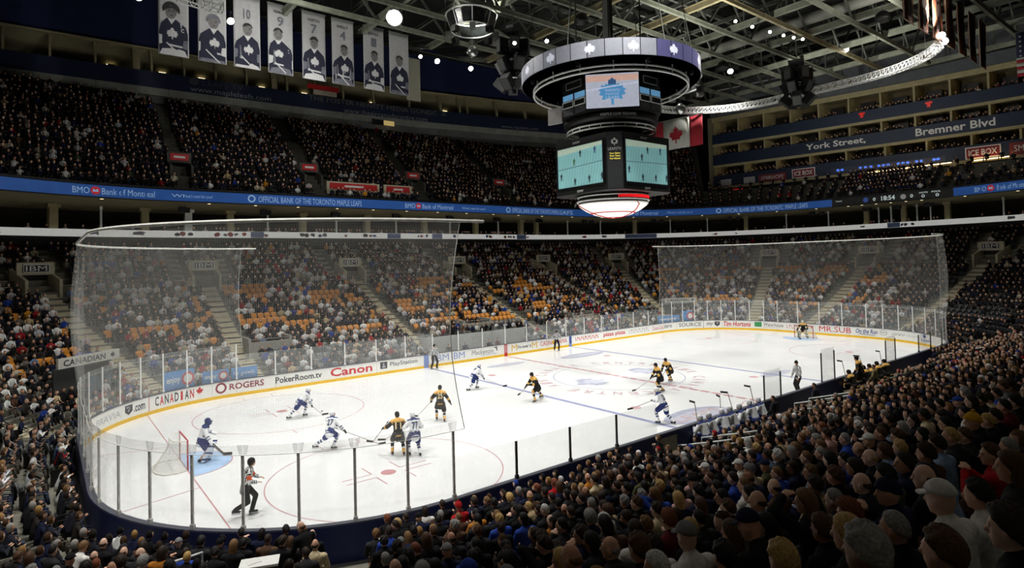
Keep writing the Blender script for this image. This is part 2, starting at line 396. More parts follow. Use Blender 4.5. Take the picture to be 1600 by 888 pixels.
def leaf_print(name, poly, cx, cy, sc, rot, m, z, parent):
    c, s_ = math.cos(rot), math.sin(rot)
    return flat(name, [(cx+sc*(x*c-y*s_), cy+sc*(x*s_+y*c)) for x, y in poly], onice(z), m, parent)
leaf_print('centre_emblem', CREST, -2.36, -.1, 1.75, PI/2, M_LOGO, .003, ice)
leaf_print('centre_emblem', CREST, 2.4, .0, 1.75, -PI/2, M_LOGO, .003, ice)
leaf_print('centre_emblem', CREST, -2.36, -.1, 1.1, PI/2, M_LOGOL, .0045, ice)
leaf_print('centre_emblem', CREST, 2.4, .0, 1.1, -PI/2, M_LOGOL, .0045, ice)
M_LETR = S('ice_paint_lettering', 198, 176, 181, rough=.35, noise=.1, scale=2, spec=.35)
def ring_word(txt, a0, a1, r, h):
    n = len(txt)
    for i, chx in enumerate(txt):
        if chx == ' ': continue
        a = a0+(a1-a0)*(i+.5)/n; wd = abs(a1-a0)/n*r*.62
        ex = Vector((math.sin(a), -math.cos(a), 0)); ey = Vector((math.cos(a), math.sin(a), 0)); o_ = ey*r-ex*wd/2
        word('ice_letter', chx, lambda x, y: o_+ex*x+ey*y+Vector((0, 0, .004)), M_LETR, ice, 0, wd, 0, h)
ring_word('AIR CANADA CENTRE ', PI*.98, -PI*.02, 5.05, .85)
ring_word('AIR CANADA CENTRE ', -PI*.02, -PI*1.02, 5.05, .85)
# oval sponsor prints near the side boards
def oval(cx, cy, rx, ry):
    flat('ice_print', [(cx+rx*math.cos(a), cy+ry*math.sin(a)) for a in np.linspace(0, 2*PI, 40)[:-1]], onice(.003), M_LOGO, ice)
    flat('ice_print', [(cx+rx*.86*math.cos(a), cy+ry*.55*math.sin(a)) for a in np.linspace(0, 2*PI, 40)[:-1]], onice(.0042), M_LOGOL, ice)
oval(4.95, 8.5, 2.5, .85); oval(-5.0, -9.9, 2.4, 1.1)
flat('ice_print', [(8.3+1.9*math.cos(a), -7.1+.55*math.sin(a)) for a in np.linspace(0, 2*PI, 40)[:-1]], onice(.003), M_LOGOL, ice)
flat('ice_print', [(-2.6+1.9*math.cos(a), 9.5+.55*math.sin(a)) for a in np.linspace(0, 2*PI, 40)[:-1]], onice(.003), M_LOGOL, ice)
word('ice_print', 'LEAFS', plane_fn((-6.8, -10.25, .0055), (1, 0, 0), (0, 1, 0)), M_LETR, ice, 0, 3.7, 0, .75)

# ================================================================== DASHER BOARDS
boards = empty('rink_boards', (0, 0, 0), 0, 'white rink boards with yellow kick plate and sponsor lettering running round the ice', 'rink boards')
BH = 1.07
# one board panel per stretch between posts
PANEL = []
def panels(s0, s1, step):
    n = max(1, round((s1-s0)/step)); return [s0+(s1-s0)*k/n for k in range(n+1)]
cum = [0]
for Lg in SEG: cum.append(cum[-1]+Lg)
POST_S = []
for i in range(8): POST_S += panels(cum[i], cum[i+1], 2.44 if i % 2 == 0 else 1.52/ (1.0))[:-1]
POST_S.append(PER)
for i in range(len(POST_S)-1):
    a, b_ = POST_S[i], POST_S[i+1]
    bd = ring_wall('dasher_panel', a+.006, b_-.006, .0, .07, .2, BH-.04, M_WHITE, boards, 3, .6)
ring_wall('kick_plate', 0, PER, -.012, .07, 0, .2, M_YELLOW, boards, 4, .6)
ring_wall('cap_rail', 0, PER, -.03, .16, BH-.04, BH, S('cap_rail_grey', 92, 94, 104, rough=.4, noise=.05), boards, 4, .6)
ring_wall('outer_skirt', 0, PER, .13, .17, 0, BH-.04, M_NAVYB, boards, 4, .6)
# sponsor lettering
AD = {n: S('ad_'+n, *c, rough=.45, noise=.03) for n, c in dict(grey=(128, 130, 134), dark=(52, 54, 62), red=(200, 28, 40), maroon=(140, 38, 62), blue=(60, 78, 150), lblue=(132, 152, 205), yellow=(224, 176, 30), black=(34, 34, 38), lgrey=(176, 178, 182), green=(52, 150, 84), pale=(205, 140, 145)).items()}
adf = ring_fn(-.006)
def ad(wd, s0, s1, c, z0=.36, z1=.88, **k): return word('sponsor_lettering', wd, adf, AD[c], boards, s0, s1, z0, z1, **k)
def admark(poly, c, off=-.006): return flat('sponsor_mark', poly, ring_fn(off), AD[c], boards)
def scrib(s0, s1, c, n, z0=.5, z1=.78):
    for k in range(n):
        a = s0+(s1-s0)*k/n; wd = (s1-s0)/n*(.62 if k % 3 else .5)
        admark([(a, z0), (a+wd*.3, z0), (a+wd*.3, z0+(z1-z0)*.6), (a+wd, z0+(z1-z0)*.6), (a+wd, z1), (a, z1)] if k % 2 else [(a, z0), (a+wd, z0), (a+wd, z0+.08), (a+wd*.4, z0+.08), (a+wd*.4, z1), (a, z1)], c)
ad('SONY', -10.9, -10.0, 'lgrey', .42, .74); ad('BRAVIA', -9.7, -7.5, 'lgrey', .44, .78)
admark([(-7.16, .9), (-6.6, .9), (-6.6, .55), (-6.88, .36), (-7.16, .55)], 'dark'); admark([(-7.08, .82), (-6.72, .82), (-6.9, .5)], 'lgrey', -.009)
ad('.com', -6.5, -5.72, 'dark', .42, .76)
admark(rect(-5.48, -5.42, .2, 1.03), 'pale')
for i, (chx, c) in enumerate(zip('CANADIAN', ['dark', 'red', 'dark', 'red', 'dark', 'red', 'dark', 'red'])):
    wd = .13 if chx == 'I' else .25
    a = -5.05+i*.315+(.06 if chx == 'I' else 0); ad(chx, a, a+wd, c, .38, .92)
admark([(-2.25+.33*x, .66+.33*y) for x, y in LEAF], 'red')
V = [ring(-1.3+.34+r*math.cos(a), -.007, .66+r*math.sin(a)) for r in (.34, .22) for a in np.linspace(0, 2*PI, 25)[:-1]]
mk('sponsor_mark', V, [(k, (k+1) % 24, 24+(k+1) % 24, 24+k) for k in range(24)], AD['maroon'], boards)
ad('ROGERS', -.45, 1.68, 'maroon', .46, .86)
ad('PokerRoom.tv', 2.42, 5.58, 'dark', .44, .86); ad('Canon', 6.2, 9.4, 'red', .36, .96)
admark(rect(10.04, 10.62, .42, .92), 'dark'); admark([(10.2, .5), (10.48, .5), (10.48, .62), (10.38, .62), (10.38, .84), (10.28, .84), (10.28, .62), (10.2, .62)], 'lgrey', -.009)
ad('PlayStation', 10.85, 13.2, 'grey', .44, .86)
admark(rect(13.78, 14.22, .0, 1.03), 'lblue', -.014)
ad('IBM', 14.75, 16.1, 'lblue', .38, .9); ad('IBM', 16.35, 17.65, 'lblue', .38, .9)
ad('Mackenzie', 18.35, 20.6, 'grey', .48, .86, slant=.1); admark([(20.6, .86), (20.98, .98), (21.05, .6), (20.95, .6), (20.9, .85)], 'dark'); scrib(19.3, 21.0, 'lblue', 14, .34, .42)
admark(rect(21.78, 22.12, .0, 1.03), 'red', -.014); admark(rect(21.82, 22.08, .3, .98), 'pale', -.017)
for a in (22.6, 24.95):
    ad('M', a, a+.62, 'yellow', .36, .9)
ad("I'm lovin' it", 23.3, 24.85, 'dark', .5, .78, slant=.1)
ad('CASINO RAMA', 25.95, 29.3, 'red', .44, .84); admark(circ(16, .19, 27.6, .64), 'yellow', -.009)
admark(rect(29.57, 29.93, .0, 1.03), 'lblue', -.014); admark(rect(29.62, 29.88, .3, .98), 'blue', -.017)
scrib(30.45, 33.75, 'red', 13, .48, .8)
ad('pizza pizza', 34.36, 37.6, 'red', .38, .86)
scrib(38.25, 41.5, 'lgrey', 11, .44, .84)
ad('Coca-Cola', 42.0, 43.9, 'pale', .42, .86, slant=.15); ad('zero', 44.0, 45.3, 'grey', .48, .8)
ad('SOURCE', 46.3, 49.1, 'grey', .44, .86)
admark(rect(49.32, 49.37, .2, 1.03), 'grey'); admark(rect(46.0, 46.03, .2, 1.03), 'lgrey')
ad('my', 49.65, 50.4, 'grey', .4, .78, slant=.2); admark([(50.6, .92), (51.15, .92), (51.15, .56), (50.88, .36), (50.6, .56)], 'black'); admark([(50.7, .84), (51.05, .84), (50.87, .52)], 'lgrey', -.009)
ad('Tim Hortons', 51.5, 54.4, 'red', .36, .92, slant=.12)
admark(rect(54.83, 55.58, .4, .92), 'green'); ad('TD', 54.98, 55.42, 'lgrey', .5, .82)
_t = [c for c in boards.children if c.name.startswith('sponsor_lettering')][-1]
_t.data.transform(Matrix.Translation(ring_n(55.2)*-.006))
ad('Waterhouse', 55.8, 57.95, 'black', .5, .86); scrib(55.8, 57.4, 'lgrey', 16, .34, .42)
scrib(58.3, 60.2, 'pale', 7, .44, .8); admark([(60.95+.22*x, .66+.22*y) for x, y in LEAF], 'red')
ad('MR.SUB', 61.7, 64.75, 'red', .38, .92)
ad('On the Run', 65.15, 67.1, 'blue', .46, .9, slant=.15); admark([(65.5, .42), (66.9, .36), (66.9, .32), (65.5, .37)], 'dark')
V = [ring(67.7+r*math.cos(a), -.007, .68+.75*r*math.sin(a)) for r in (.33, .29) for a in np.linspace(0, 2*PI, 25)[:-1]]
mk('sponsor_mark', V, [(k, (k+1) % 24, 24+(k+1) % 24, 24+k) for k in range(24)], AD['grey'], boards); scrib(67.5, 67.9, 'grey', 5, .62, .74)
scrib(68.45, 69.8, 'grey', 8, .55, .75); scrib(70.0, 71.3, 'lgrey', 9, .55, .72)
admark([(72.0+.28*x, .75+.28*y) for x, y in CREST], 'blue'); ad('LEAFS', 71.6, 72.9, 'blue', .36, .56)
# gates cut into the near-corner boards (seen from behind as a pale panel)
gate = S('gate_panel', 150, 152, 140, rough=.6)
ring_wall('gate_panel', 112.6, 113.9, .172, .19, .12, .9, gate, boards)

# ================================================================== GLASS
glass = empty('rink_glass', (0, 0, 0), 0, 'clear safety glass panes with slim metal posts standing on the rink boards', 'rink glass')
s_near0 = cum[4]
def x_of_near(s): return LX-(s-cum[4])
M_POSTD = S('dark_post', 42, 44, 46, rough=.5, noise=.1)
def gh(s):
    """glass height above the ice: tall round the ends, low along the sides"""
    p = ring(s); return 3.35 if abs(p.x) > 21.6 else 2.65
pane_no = 0
for i in range(len(POST_S)-1):
    a, b_ = POST_S[i], POST_S[i+1]; mid = ring((a+b_)/2); h = gh((a+b_)/2)
    near = cum[4] <= (a+b_)/2 <= cum[5]
    if near:
        h = 2.3
        if -13.0 < mid.x < 17.0: continue                  # players' benches: no glass in front of them
    if not near and mid.y > 12 and -7.3 < mid.x < 5: h = 2.35
    ring_wall('glass_pane', a+.03, b_-.03, .05, .062, BH+.0, h, M_GLASS, glass, 4, .8)
pm = {}
for i, s in enumerate(POST_S[:-1]):
    p = ring(s, .06); near = cum[4]-.01 <= s <= cum[5]-.5
    h = gh(s+.01)
    dark = False
    if cum[4]-.01 <= s <= cum[5]+.01:
        if -12.5 < p.x < 17.0: continue
        dark = p.x > -21.5; h = 2.3 if p.x > -21.5 else 3.1
    elif p.x < -21.6 and p.y < 0: h = 3.1
    key = (round(h, 2), dark)
    if key not in pm:
        mb = MB(); mb.box((0, 0, (h+BH)/2-.02), (.075, .05, h-BH+.02)); mb.box((0, 0, BH+.06), (.12, .09, .12))
        for zz in np.linspace(BH+.4, h-.3, 3): mb.box((.0, -.03, zz), (.03, .02, .05))
        o = mb.build('glass_post', M_POSTD if dark else M_ALU, glass); pm[key] = o.data
    else:
        o = bpy.data.objects.new('glass_post', pm[key]); COL.objects.link(o); o.parent = glass
    n = ring_n(s); o.location = p; o.rotation_euler = (0, 0, math.atan2(n.y, n.x)+PI/2)
# bench-side partitions: separate free-standing panes along the near boards
for (xa, xb, h) in ((-3.9, -2.3, 2.5), (2.2, 3.8, 2.9), (11.2, 12.8, 2.7)):
    y = -12.95-.06; mb = MB(); mb.box(((xa+xb)/2, y, (h+BH)/2), (xb-xa, .012, h-BH)); mb.build('glass_pane', M_GLASS, glass)
    for x in (xa, xb):
        mb = MB(); mb.box((x, y, (h+BH)/2-.1), (.07, .05, h-BH-.2)); mb.build('glass_post', M_POSTD, glass)
# small net brackets on top of the near corner posts
for s in POST_S[:-1]:
    p = ring(s, .05)
    if p.x < -21 and p.y < 2:
        n = ring_n(s); t = Vector((-n.y, n.x, 0)); V = []
        for (a, z) in ((-.10, 3.12), (.10, 3.12), (.15, 3.36), (-.15, 3.36)): V.append(p+t*a+Vector((0, 0, z)))
        mb = MB()
        for k in range(4): mb.tube([V[k], V[(k+1) % 4]], .009, 4)
        mb.add([v-n*.004 for v in V]+[v+n*.004 for v in V], [(0, 1, 2, 3), (7, 6, 5, 4)])
        mb.build('net_bracket', glass_mat('bracket_mesh', .14) if 'bracket_mesh' not in MATS else MATS['bracket_mesh'], glass)

# ================================================================== SAFETY NETS behind both goals
NZ = 9.5
def net(name, s0, s1, label, sg0, sg1):
    root = empty(name, (0, 0, 0), 0, label, 'safety net')
    Ss = ring_samples(s0, s1, .8, .5); nz_ = 14; V = []; UV = []
    for j in range(nz_+1):
        f = j/nz_
        for i, s in enumerate(Ss):
            t = i/(len(Ss)-1); edge = (1-min(1, t*len(Ss)/6)) - (1-min(1, (1-t)*len(Ss)/6))
            sag = (sg0 if t < .5 else sg1)*math.sin(PI*f)                     # free edges draw in
            zb_ = 3.1; z = zb_+(NZ-zb_)*f
            bulge = .10+.28*math.sin(PI*f)*(.5+.5*math.sin(s*1.7))
            q = ring(s+edge*sag, bulge, z); V.append(q); UV.append((s/.045, z/.045))
    n = len(Ss); F = [(j*n+i, j*n+i+1, (j+1)*n+i+1, (j+1)*n+i) for j in range(nz_) for i in range(n-1)]
    mk('netting', V, F, M_NET, root, True, uv=UV)
    for i in (0, n-1): mb = MB(); mb.tube([V[j*n+i] for j in range(nz_+1)], .013, 5); mb.build('edge_rope', S('net_rope', 214, 214, 206, rough=.8), root)
    mb = MB(); mb.tube([ring(s, .10, NZ+.03) for s in ring_samples(s0-.9, s1+.9, 2, .5)], .055, 6)
    mb.build('top_bar', S('net_top_bar', 226, 226, 220, rough=.5), root)
    mb = MB(); mb.tube([ring(s, .10, 3.1) for s in Ss], .009, 4); mb.build('bottom_cord', MATS['net_rope'], root)
    return root
net('safety_net', cum[1]-.4+.0, cum[4]+.4, 'white safety net hanging behind the far goal at the right end of the rink', .15, .3)
net('safety_net', cum[5]-.4, PER+.4, 'large white safety net wrapping the near left end of the rink', .6, .15)

# ================================================================== GOALS
def goal(sg, label):
    root = empty('hockey_goal', (sg*89*FT, 0, 0), 0 if sg < 0 else PI, label, 'goal')   # mouth faces +x in local axes
    mred = S('goal_red', 176, 44, 52, rough=.4); wht = S('goal_frame_white', 226, 224, 214, rough=.5)
    for y in (-.915, .915):
        mb = MB(); mb.tube([(0, y, 0), (0, y, 1.22)], .032, 8); mb.build('post', mred, root)
    mb = MB(); mb.tube([(0, -.94, 1.22), (0, .94, 1.22)], .032, 8); mb.build('crossbar', mred, root)
    base = [(0, -.915, .03), (-.45, -1.08, .03), (-.85, -.95, .03), (-1.1, -.5, .03), (-1.12, 0, .03), (-1.1, .5, .03), (-.85, .95, .03), (-.45, 1.08, .03), (0, .915, .03)]
    top = [(0, -.915, 1.22), (-.25, -.80, 1.2), (-.42, -.6, 1.2), (-.5, -.3, 1.2), (-.5, 0, 1.2), (-.5, .3, 1.2), (-.42, .6, 1.2), (-.25, .80, 1.2), (0, .915, 1.22)]
    mb = MB(); mb.tube(base, .028, 6); mb.build('base_frame', wht, root)
    mb = MB(); mb.tube(top, .022, 6); mb.tube([top[4], (-.62, 0, .8), (-1.12, 0, .03)], .018, 5); mb.build('top_frame', wht, root)
    V = []; UV = []; nn = 8
    for j in range(nn+1):
        f = j/nn
        for i in range(9):
            a = Vector(top[i]); b = Vector(base[i]); q = a.lerp(b, f); sag = .12*math.sin(PI*f)*(0 if i in (0, 8) else 1)
            q = q+Vector((sag, 0, 0)); V.append(q); UV.append((i*6.2, f*24))
    F = [(j*9+i, j*9+i+1, (j+1)*9+i+1, (j+1)*9+i) for j in range(nn) for i in range(8)]
    mk('goal_net', V, F, M_GOALNET, root, True, uv=UV)
    V = [Vector(t) for t in top]+[Vector((0, y, 1.22)) for y in np.linspace(-.915, .915, 9)]
    mk('top_net', V, [(i, i+1, 10+i, 9+i) for i in range(8)], M_GOALNET, root, True, uv=[(i*6.2, 0) for i in range(9)]+[(i*6.2, 12) for i in range(9)])
    return root
goal(-1, 'red framed hockey goal with white net beside the blue goalkeeper')
goal(1, 'red framed hockey goal at the far end in front of the sponsor boards')
mb = MB(); mb.lathe([(.0, 0), (.05, 0), (.0535, .006), (.0535, .026), (.05, .032), (0, .032)], n=20)
pk = mb.build('hockey_puck', M_BLACK); pk.location = (-19.34, 5.0, .001); tag(pk, 'small black rubber puck on the ice beside the stick', 'puck')
# ================================================================== LOWER BOWL
ROW_D = .86; NROW = 28
def zb(o): t = o-1.6; return max(.02, .3+.29*t+.0072*t*t)
ROW_O = [.45+k*ROW_D for k in range(NROW+1)]
def bowl_mesh(name, offs, zs, s0, s1, m, ds=4., dc=1.2, skirt=True):
    Ss = ring_samples(s0, s1, ds, dc); V = []; F = []; prof = []
    if skirt: prof.append((offs[0], 0.))
    for k in range(len(offs)-1):
        prof += [(offs[k], zs[k]), (offs[k+1], zs[k])]
    n = len(prof)
    for s in Ss:
        for o_, z_ in prof: V.append(ring(s, o_, z_))
    for i in range(len(Ss)-1):
        for k in range(n-1): F.append((i*n+k, (i+1)*n+k, (i+1)*n+k+1, i*n+k+1))
    return struct(mk(name, V, F, m))
LZ = [zb(o) for o in ROW_O]
bowl_mesh('stand_lower', ROW_O, LZ, 0, PER, M_CONC)
# walkway between boards and first row
ring_wall('floor_walkway', 0, PER, .17, .47, -.02, .0, M_DARK)['kind'] = 'structure'
# concourse ring, white display band, suite level
WS = ring_wall('trim_1', 0, PER, 23.2, 23.32, 11.4, 12.05, S('display_band_white', 222, 222, 218, rough=.5, emit=.22, noise=.05)); struct(WS)
ring_wall('trim_2', 0, PER, 23.32, 23.8, 10.7, 11.45, M_DARK)['kind'] = 'structure'
ring_wall('wall_concourse', 0, PER, 23.9, 24.1, 8.6, 11.45, M_DARK)['kind'] = 'structure'
ring_wall('floor_suite', 0, PER, 23.32, 29.5, 11.35, 11.5, M_DARK)['kind'] = 'structure'
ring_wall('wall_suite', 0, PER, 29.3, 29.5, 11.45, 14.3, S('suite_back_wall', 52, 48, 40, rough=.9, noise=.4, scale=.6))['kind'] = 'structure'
ring_wall('ceiling_suite', 0, PER, 16.15, 29.5, 14.2, 14.35, M_CREAM)['kind'] = 'structure'
# pictures along the white band: groups of small player figures, flat print
pc = [(srgb(60, 62, 70)), srgb(120, 124, 140), srgb(70, 84, 150), srgb(150, 110, 80), srgb(190, 60, 50), srgb(90, 92, 90)]
V = []; F = []; C = []
s = -14.
while s < 78:
    k = random.random()
    if k < .62:
        n = random.randint(5, 8); r = random.uniform(.16, .27); cz = 11.72+random.uniform(-.05, .06)
        b0 = len(V); ph = random.random()*6
        for j in range(n): a = 2*PI*j/n; rr = r*random.uniform(.6, 1.15); V.append(ring(s+rr*1.3*math.cos(a+ph), 23.185, cz+rr*math.sin(a+ph)))
        F.append(tuple(range(b0+n-1, b0-1, -1))); C.append(random.choice(pc)); s += random.uniform(.35, .8)
    elif k < .72:
        b0 = len(V); wd = random.uniform(1.2, 2.4)
        V += [ring(s, 23.19, 11.42), ring(s+wd, 23.19, 11.42), ring(s+wd, 23.19, 12.03), ring(s, 23.19, 12.03)]; F.append((b0, b0+1, b0+2, b0+3)); C.append(srgb(128, 150, 205)); s += wd+.2
    else: s += random.uniform(.8, 2.6)
mk('band_picture', V, F, M_ATTRG, WS, col=C)
# columns of the suite level
def col_obj(parent, s, wd, m, off=23.8):
    q = ring(s, off, 0); n = ring_n(s); mb = MB(); mb.box((0, 0, 12.83), (wd, wd, 2.74)); mb.box((0, 0, 14.02), (wd*1.5, wd*1.5, .3)); mb.box((0, 0, 11.62), (wd*1.15, wd*1.15, .35))
    o = mb.build('suite_column', m, parent); o.location = (q.x, q.y, 0); o.rotation_euler = (0, 0, math.atan2(n.y, n.x)); return o
suite_root = bpy.data.objects['ceiling_suite']
xs = [-31.4, -27.8, -24.3, -20.6, -16.8, -13.1, -9.4, -5.6, -1.9, 1.9, 5.8, 9.6, 13.6, 17.4, 21.4]
for k, x in enumerate(xs):
    col_obj(suite_root, x+21.95 if x > -21.95 else (x+21.95)*.26, .62 if k % 2 == 0 or k in (3,) else .16, M_CREAM if k % 2 == 0 else M_ALU)
for k, s in enumerate(np.arange(44.5, 76, 1.45)): col_obj(suite_root, s, .55 if k % 3 == 0 else .15, M_CREAM if k % 3 == 0 else M_ALU)
mb = MB()
for s in list(np.arange(-6, 44, 4.0))+list(np.arange(45, 75, 1.6)):
    q = ring(s, 17.6, 14.17); mb.lathe([(0, 0), (.13, 0), (.13, .05)], c=q, n=8)
mb.build('downlight', M_LAMPW, suite_root)
# dark wall-mounted screens hanging under the ribbon
mb = MB()
for s in list(np.arange(-7, 44, 7.1))+list(np.arange(46, 75, 3.3)):
    q = ring(s, 19.2, 13.75); n = ring_n(s); mb.box(q, (.5, .6, .5), math.atan2(n.y, n.x)); mb.box(ring(s+.35, 19.2, 13.7), (.45, .5, .45), math.atan2(n.y, n.x))
mb.build('hung_speaker', M_BLACK, suite_root)
# blue ribbon display
ribbon = empty('ribbon_display', (0, 0, 0), 0, 'long blue ribbon display with bank lettering along the upper tier', 'display')
RZ0, RZ1 = 14.2, 15.08
ring_wall('display_face', -14, 57.05, 15.9, 16.1, RZ0, RZ1, M_RIB, ribbon, 3, .6)
ring_wall('display_face', 67.28, 80, 15.9, 16.1, RZ0, RZ1, M_RIB, ribbon, 3, .6)
ring_wall('display_face_scores', 57.05, 67.28, 15.9, 16.1, RZ0, RZ1, S('ribbon_dark', 44, 46, 44, rough=.5), ribbon, 3, .6)
ring_wall('display_housing', -14, 80, 16.1, 16.4, RZ0-.06, RZ1+.25, M_BLACK, ribbon, 3, .6)
rf = ring_fn(15.885)
def rib(wd, s0, s1, a=.2, b_=.72): return word('display_text', wd, rf, M_RIBT, ribbon, s0, s1, RZ0+a*.88, RZ0+b_*.95)
mrd = screen('ribbon_emblem_red', 190, 50, 60, .4)
def bankx(a):
    """bank words at measured places: BMO, emblem, bank name, slogan"""
    rib('BMO', a[0], a[1]); k = .33*(1 if 0 < a[2] < 43.9 else .36)
    flat('display_emblem', [(a[2]+k*math.cos(t), RZ0+.45+.33*math.sin(t)) for t in np.linspace(0, 2*PI, 17)[:-1]], ring_fn(15.88), mrd, ribbon)
    flat('display_emblem', [(a[2]+k*x, RZ0+.45+.33*y) for x, y in ((-.6, -.3), (.6, -.3), (.4, .45), (0, 0), (-.4, .45))], ring_fn(15.875), M_RIBT, ribbon)
    rib('Bank of Montreal', a[3], a[4]); rib("What's next for you?", a[5], a[6], .24, .6)
bankx((-2.87, -2.47, -2.33, -2.18, -.87, -.43, 1.94)); bankx((20.91, 22.16, 22.55, 23.04, 27.04, 28.27, 31.54)); bankx((46.45, 47.0, 47.25, 47.5, 49.22, 49.66, 50.9))
for s0, s1, sx in ((5.81, 15.92, 1.), (35.63, 44.6, 1.), (52.33, 56.03, .36)):
    V = [ring(s0-.6*sx+sx*r*math.cos(a), 15.88, RZ0+.44+r*math.sin(a)) for r in (.34, .22) for a in np.linspace(0, 2*PI, 17)[:-1]]
    mk('display_emblem', V, [(k, (k+1) % 16, 16+(k+1) % 16, 16+k) for k in range(16)], M_RIBT, ribbon)
    rib('OFFICIAL BANK OF THE TORONTO MAPLE LEAFS', s0, s1, .16, .74)
def rib2(wd, s0, s1, a, b_): return word('display_text', wd, rf, screen('score_digits', 200, 214, 214, .5), ribbon, s0, s1, RZ0+a, RZ0+b_)
rib2('0', 61.3, 61.6, .25, .65); rib2('18:54', 62.2, 63.65, .2, .75); rib2('0', 65.2, 65.5, .25, .65); rib2('SHOTS', 66.1, 66.42, .62, .8); rib2('FOUL', 66.55, 66.86, .62, .8); rib2('0', 66.2, 66.32, .14, .5); rib2('0', 66.68, 66.8, .14, .5)
rib2('TORONTO', 57.2, 57.8, .5, .64)
for sx, c in ((60.5, (60, 84, 150)), (64.5, (150, 150, 150))):
    flat('display_emblem', [(sx+.3*math.cos(a), RZ0+.44+.3*math.sin(a)) for a in np.linspace(0, 2*PI, 13)[:-1]], ring_fn(15.88), screen('team_mark_%d' % c[0], *c, .4), ribbon)
bankx((67.98, 68.35, 68.5, 68.7, 69.75, 70.4, 71.3))

# ================================================================== UPPER BOWL (far side and far right corner)
UD, UR, UN = .8, .58, 21
UO = [16.4+k*UD for k in range(UN+1)]; UZ = [15.0+k*UR for k in range(UN+1)]
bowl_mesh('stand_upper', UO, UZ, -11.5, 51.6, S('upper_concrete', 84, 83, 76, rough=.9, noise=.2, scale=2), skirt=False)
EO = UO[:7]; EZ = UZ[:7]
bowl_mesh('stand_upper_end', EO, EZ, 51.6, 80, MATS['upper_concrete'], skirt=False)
ring_wall('wall_upper_back', -12, 52.4, 33.6, 33.9, 14, 27.2, M_DARK)['kind'] = 'structure'
# upper portals with red signs
def portal(name, s, off, z, wd, hgt, sign, txt, label, mi, lower):
    n = ring_n(s); a = math.atan2(n.y, n.x); q = ring(s, off, z)
    root = empty(name, q, a-PI/2, label, 'stand portal')        # local -y looks at the ice
    mc = M_STAIR if lower else MATS['upper_concrete']
    dep = 2.6
    for sx in (-1, 1):
        mb = MB(); mb.add([(sx*wd/2-.1, -.1, -.9), (sx*wd/2+.1, -.1, -.9), (sx*wd/2+.1, dep, -.9), (sx*wd/2-.1, dep, -.9), (sx*wd/2-.1, -.1, hgt*.55), (sx*wd/2+.1, -.1, hgt*.55), (sx*wd/2+.1, dep, hgt+.15), (sx*wd/2-.1, dep, hgt+.15)], [(3,2,1,0),(4,5,6,7),(0,1,5,4),(1,2,6,5),(2,3,7,6),(3,0,4,7)])
        mb.build('side_wall', mc, root)
    mb = MB(); mb.box((0, dep*.75, -.3+hgt*.5), (wd-.2, .1, hgt+1.2)); mb.build('doorway', M_BLACK, root)
    mb = MB(); mb.box((0, dep*.5, hgt+.1), (wd+.25, .16, .95)); mb.build('header', mc, root)
    if sign:
        mb = MB(); mb.box((0, dep*.5-.12, hgt+.12), (sign, .08, .62)); sg_ = mb.build('sign', mi, root)
        if txt:
            f = plane_fn((-sign*.4, dep*.5-.165, hgt-.08), (1, 0, 0), (0, 0, 1)); word('lettering', txt, f, M_LETTER, sg_, 0, sign*.8, 0, .4)
        else:
            mb = MB(); mb.box((0, dep*.5-.165, hgt+.12), (sign*.62, .015, .2)); mb.build('lettering', M_LETTER, sg_)
    return root
for s, lab in ((-5.0, 'leftmost'), (0., 'second from the left'), (11.95, 'third from the left'), (24.1, 'fourth from the left'), (36.7, 'rightmost')):
    portal('stand_portal', s, 18.6, 15.0+.725*(18.6-16.4), 1.7, 1.9, 1.5, None, 'upper stand portal under a small red sign, %s of five' % lab, M_RED, False)
# two broad red signs on the parapet of the upper deck
for s, wd, lab in ((15.7, 5.2, 'wider'), (20.8, 2.8, 'narrower')):
    n = ring_n(s); q = ring(s, 17.3, 16.3); r = empty('parapet_sign', q, math.atan2(n.y, n.x)-PI/2, 'red banner sign on the upper deck parapet, %s of the two' % lab, 'sign')
    mb = MB(); mb.box((0, 0, 0), (wd+.6, .12, 1.3)); mb.build('panel', M_STAIR, r)
    mb = MB(); mb.box((0, -.09, .18), (wd, .05, .62)); mb.build('sign_face', M_RED, r)
    mb = MB(); mb.box((0, -.125, .2), (wd*.4, .02, .2)); mb.build('lettering', M_LETTER, r)

# ================================================================== LOWER PORTALS AND AISLES
def s_at_angle(corner, deg):
    """arc length for a corner and a polar angle about that corner's centre"""
    i = {'fr': 1, 'nr': 3, 'nl': 5, 'fl': 7}[corner]; a0 = {1: 90, 3: 0, 5: -90, 7: 180}[i]
    return cum[i]+RC*math.radians(a0-deg)
AISLES = [('far', -20.2+21.95), ('far', -6.1+21.95), ('far', 7.4+21.95), ('far', 21.2+21.95), ('fr', s_at_angle('fr', 66)), ('fr', s_at_angle('fr', 21)),
          ('end', cum[2]+2.2), ('nr', s_at_angle('nr', -12)), ('nr', s_at_angle('nr', -62)),
          ('near', cum[4]+LX-6.2), ('near', cum[4]+LX+4.6), ('near', cum[4]+LX+14.0), ('nl', s_at_angle('nl', -112)), ('nl', s_at_angle('nl', -158)),
          ('left', cum[6]+LY), ('fl', s_at_angle('fl', 158)-PER), ('fl', s_at_angle('fl', 112)-PER)]
AW = .75                                                     # half width of an aisle
step_me = None
names = ['leftmost on the far side', 'second from the left on the far side', 'third from the left on the far side', 'fourth from the left on the far side', 'in the far right corner', 'left of the far goal', 'behind the far goal', 'right of the far net', 'at the far right edge']
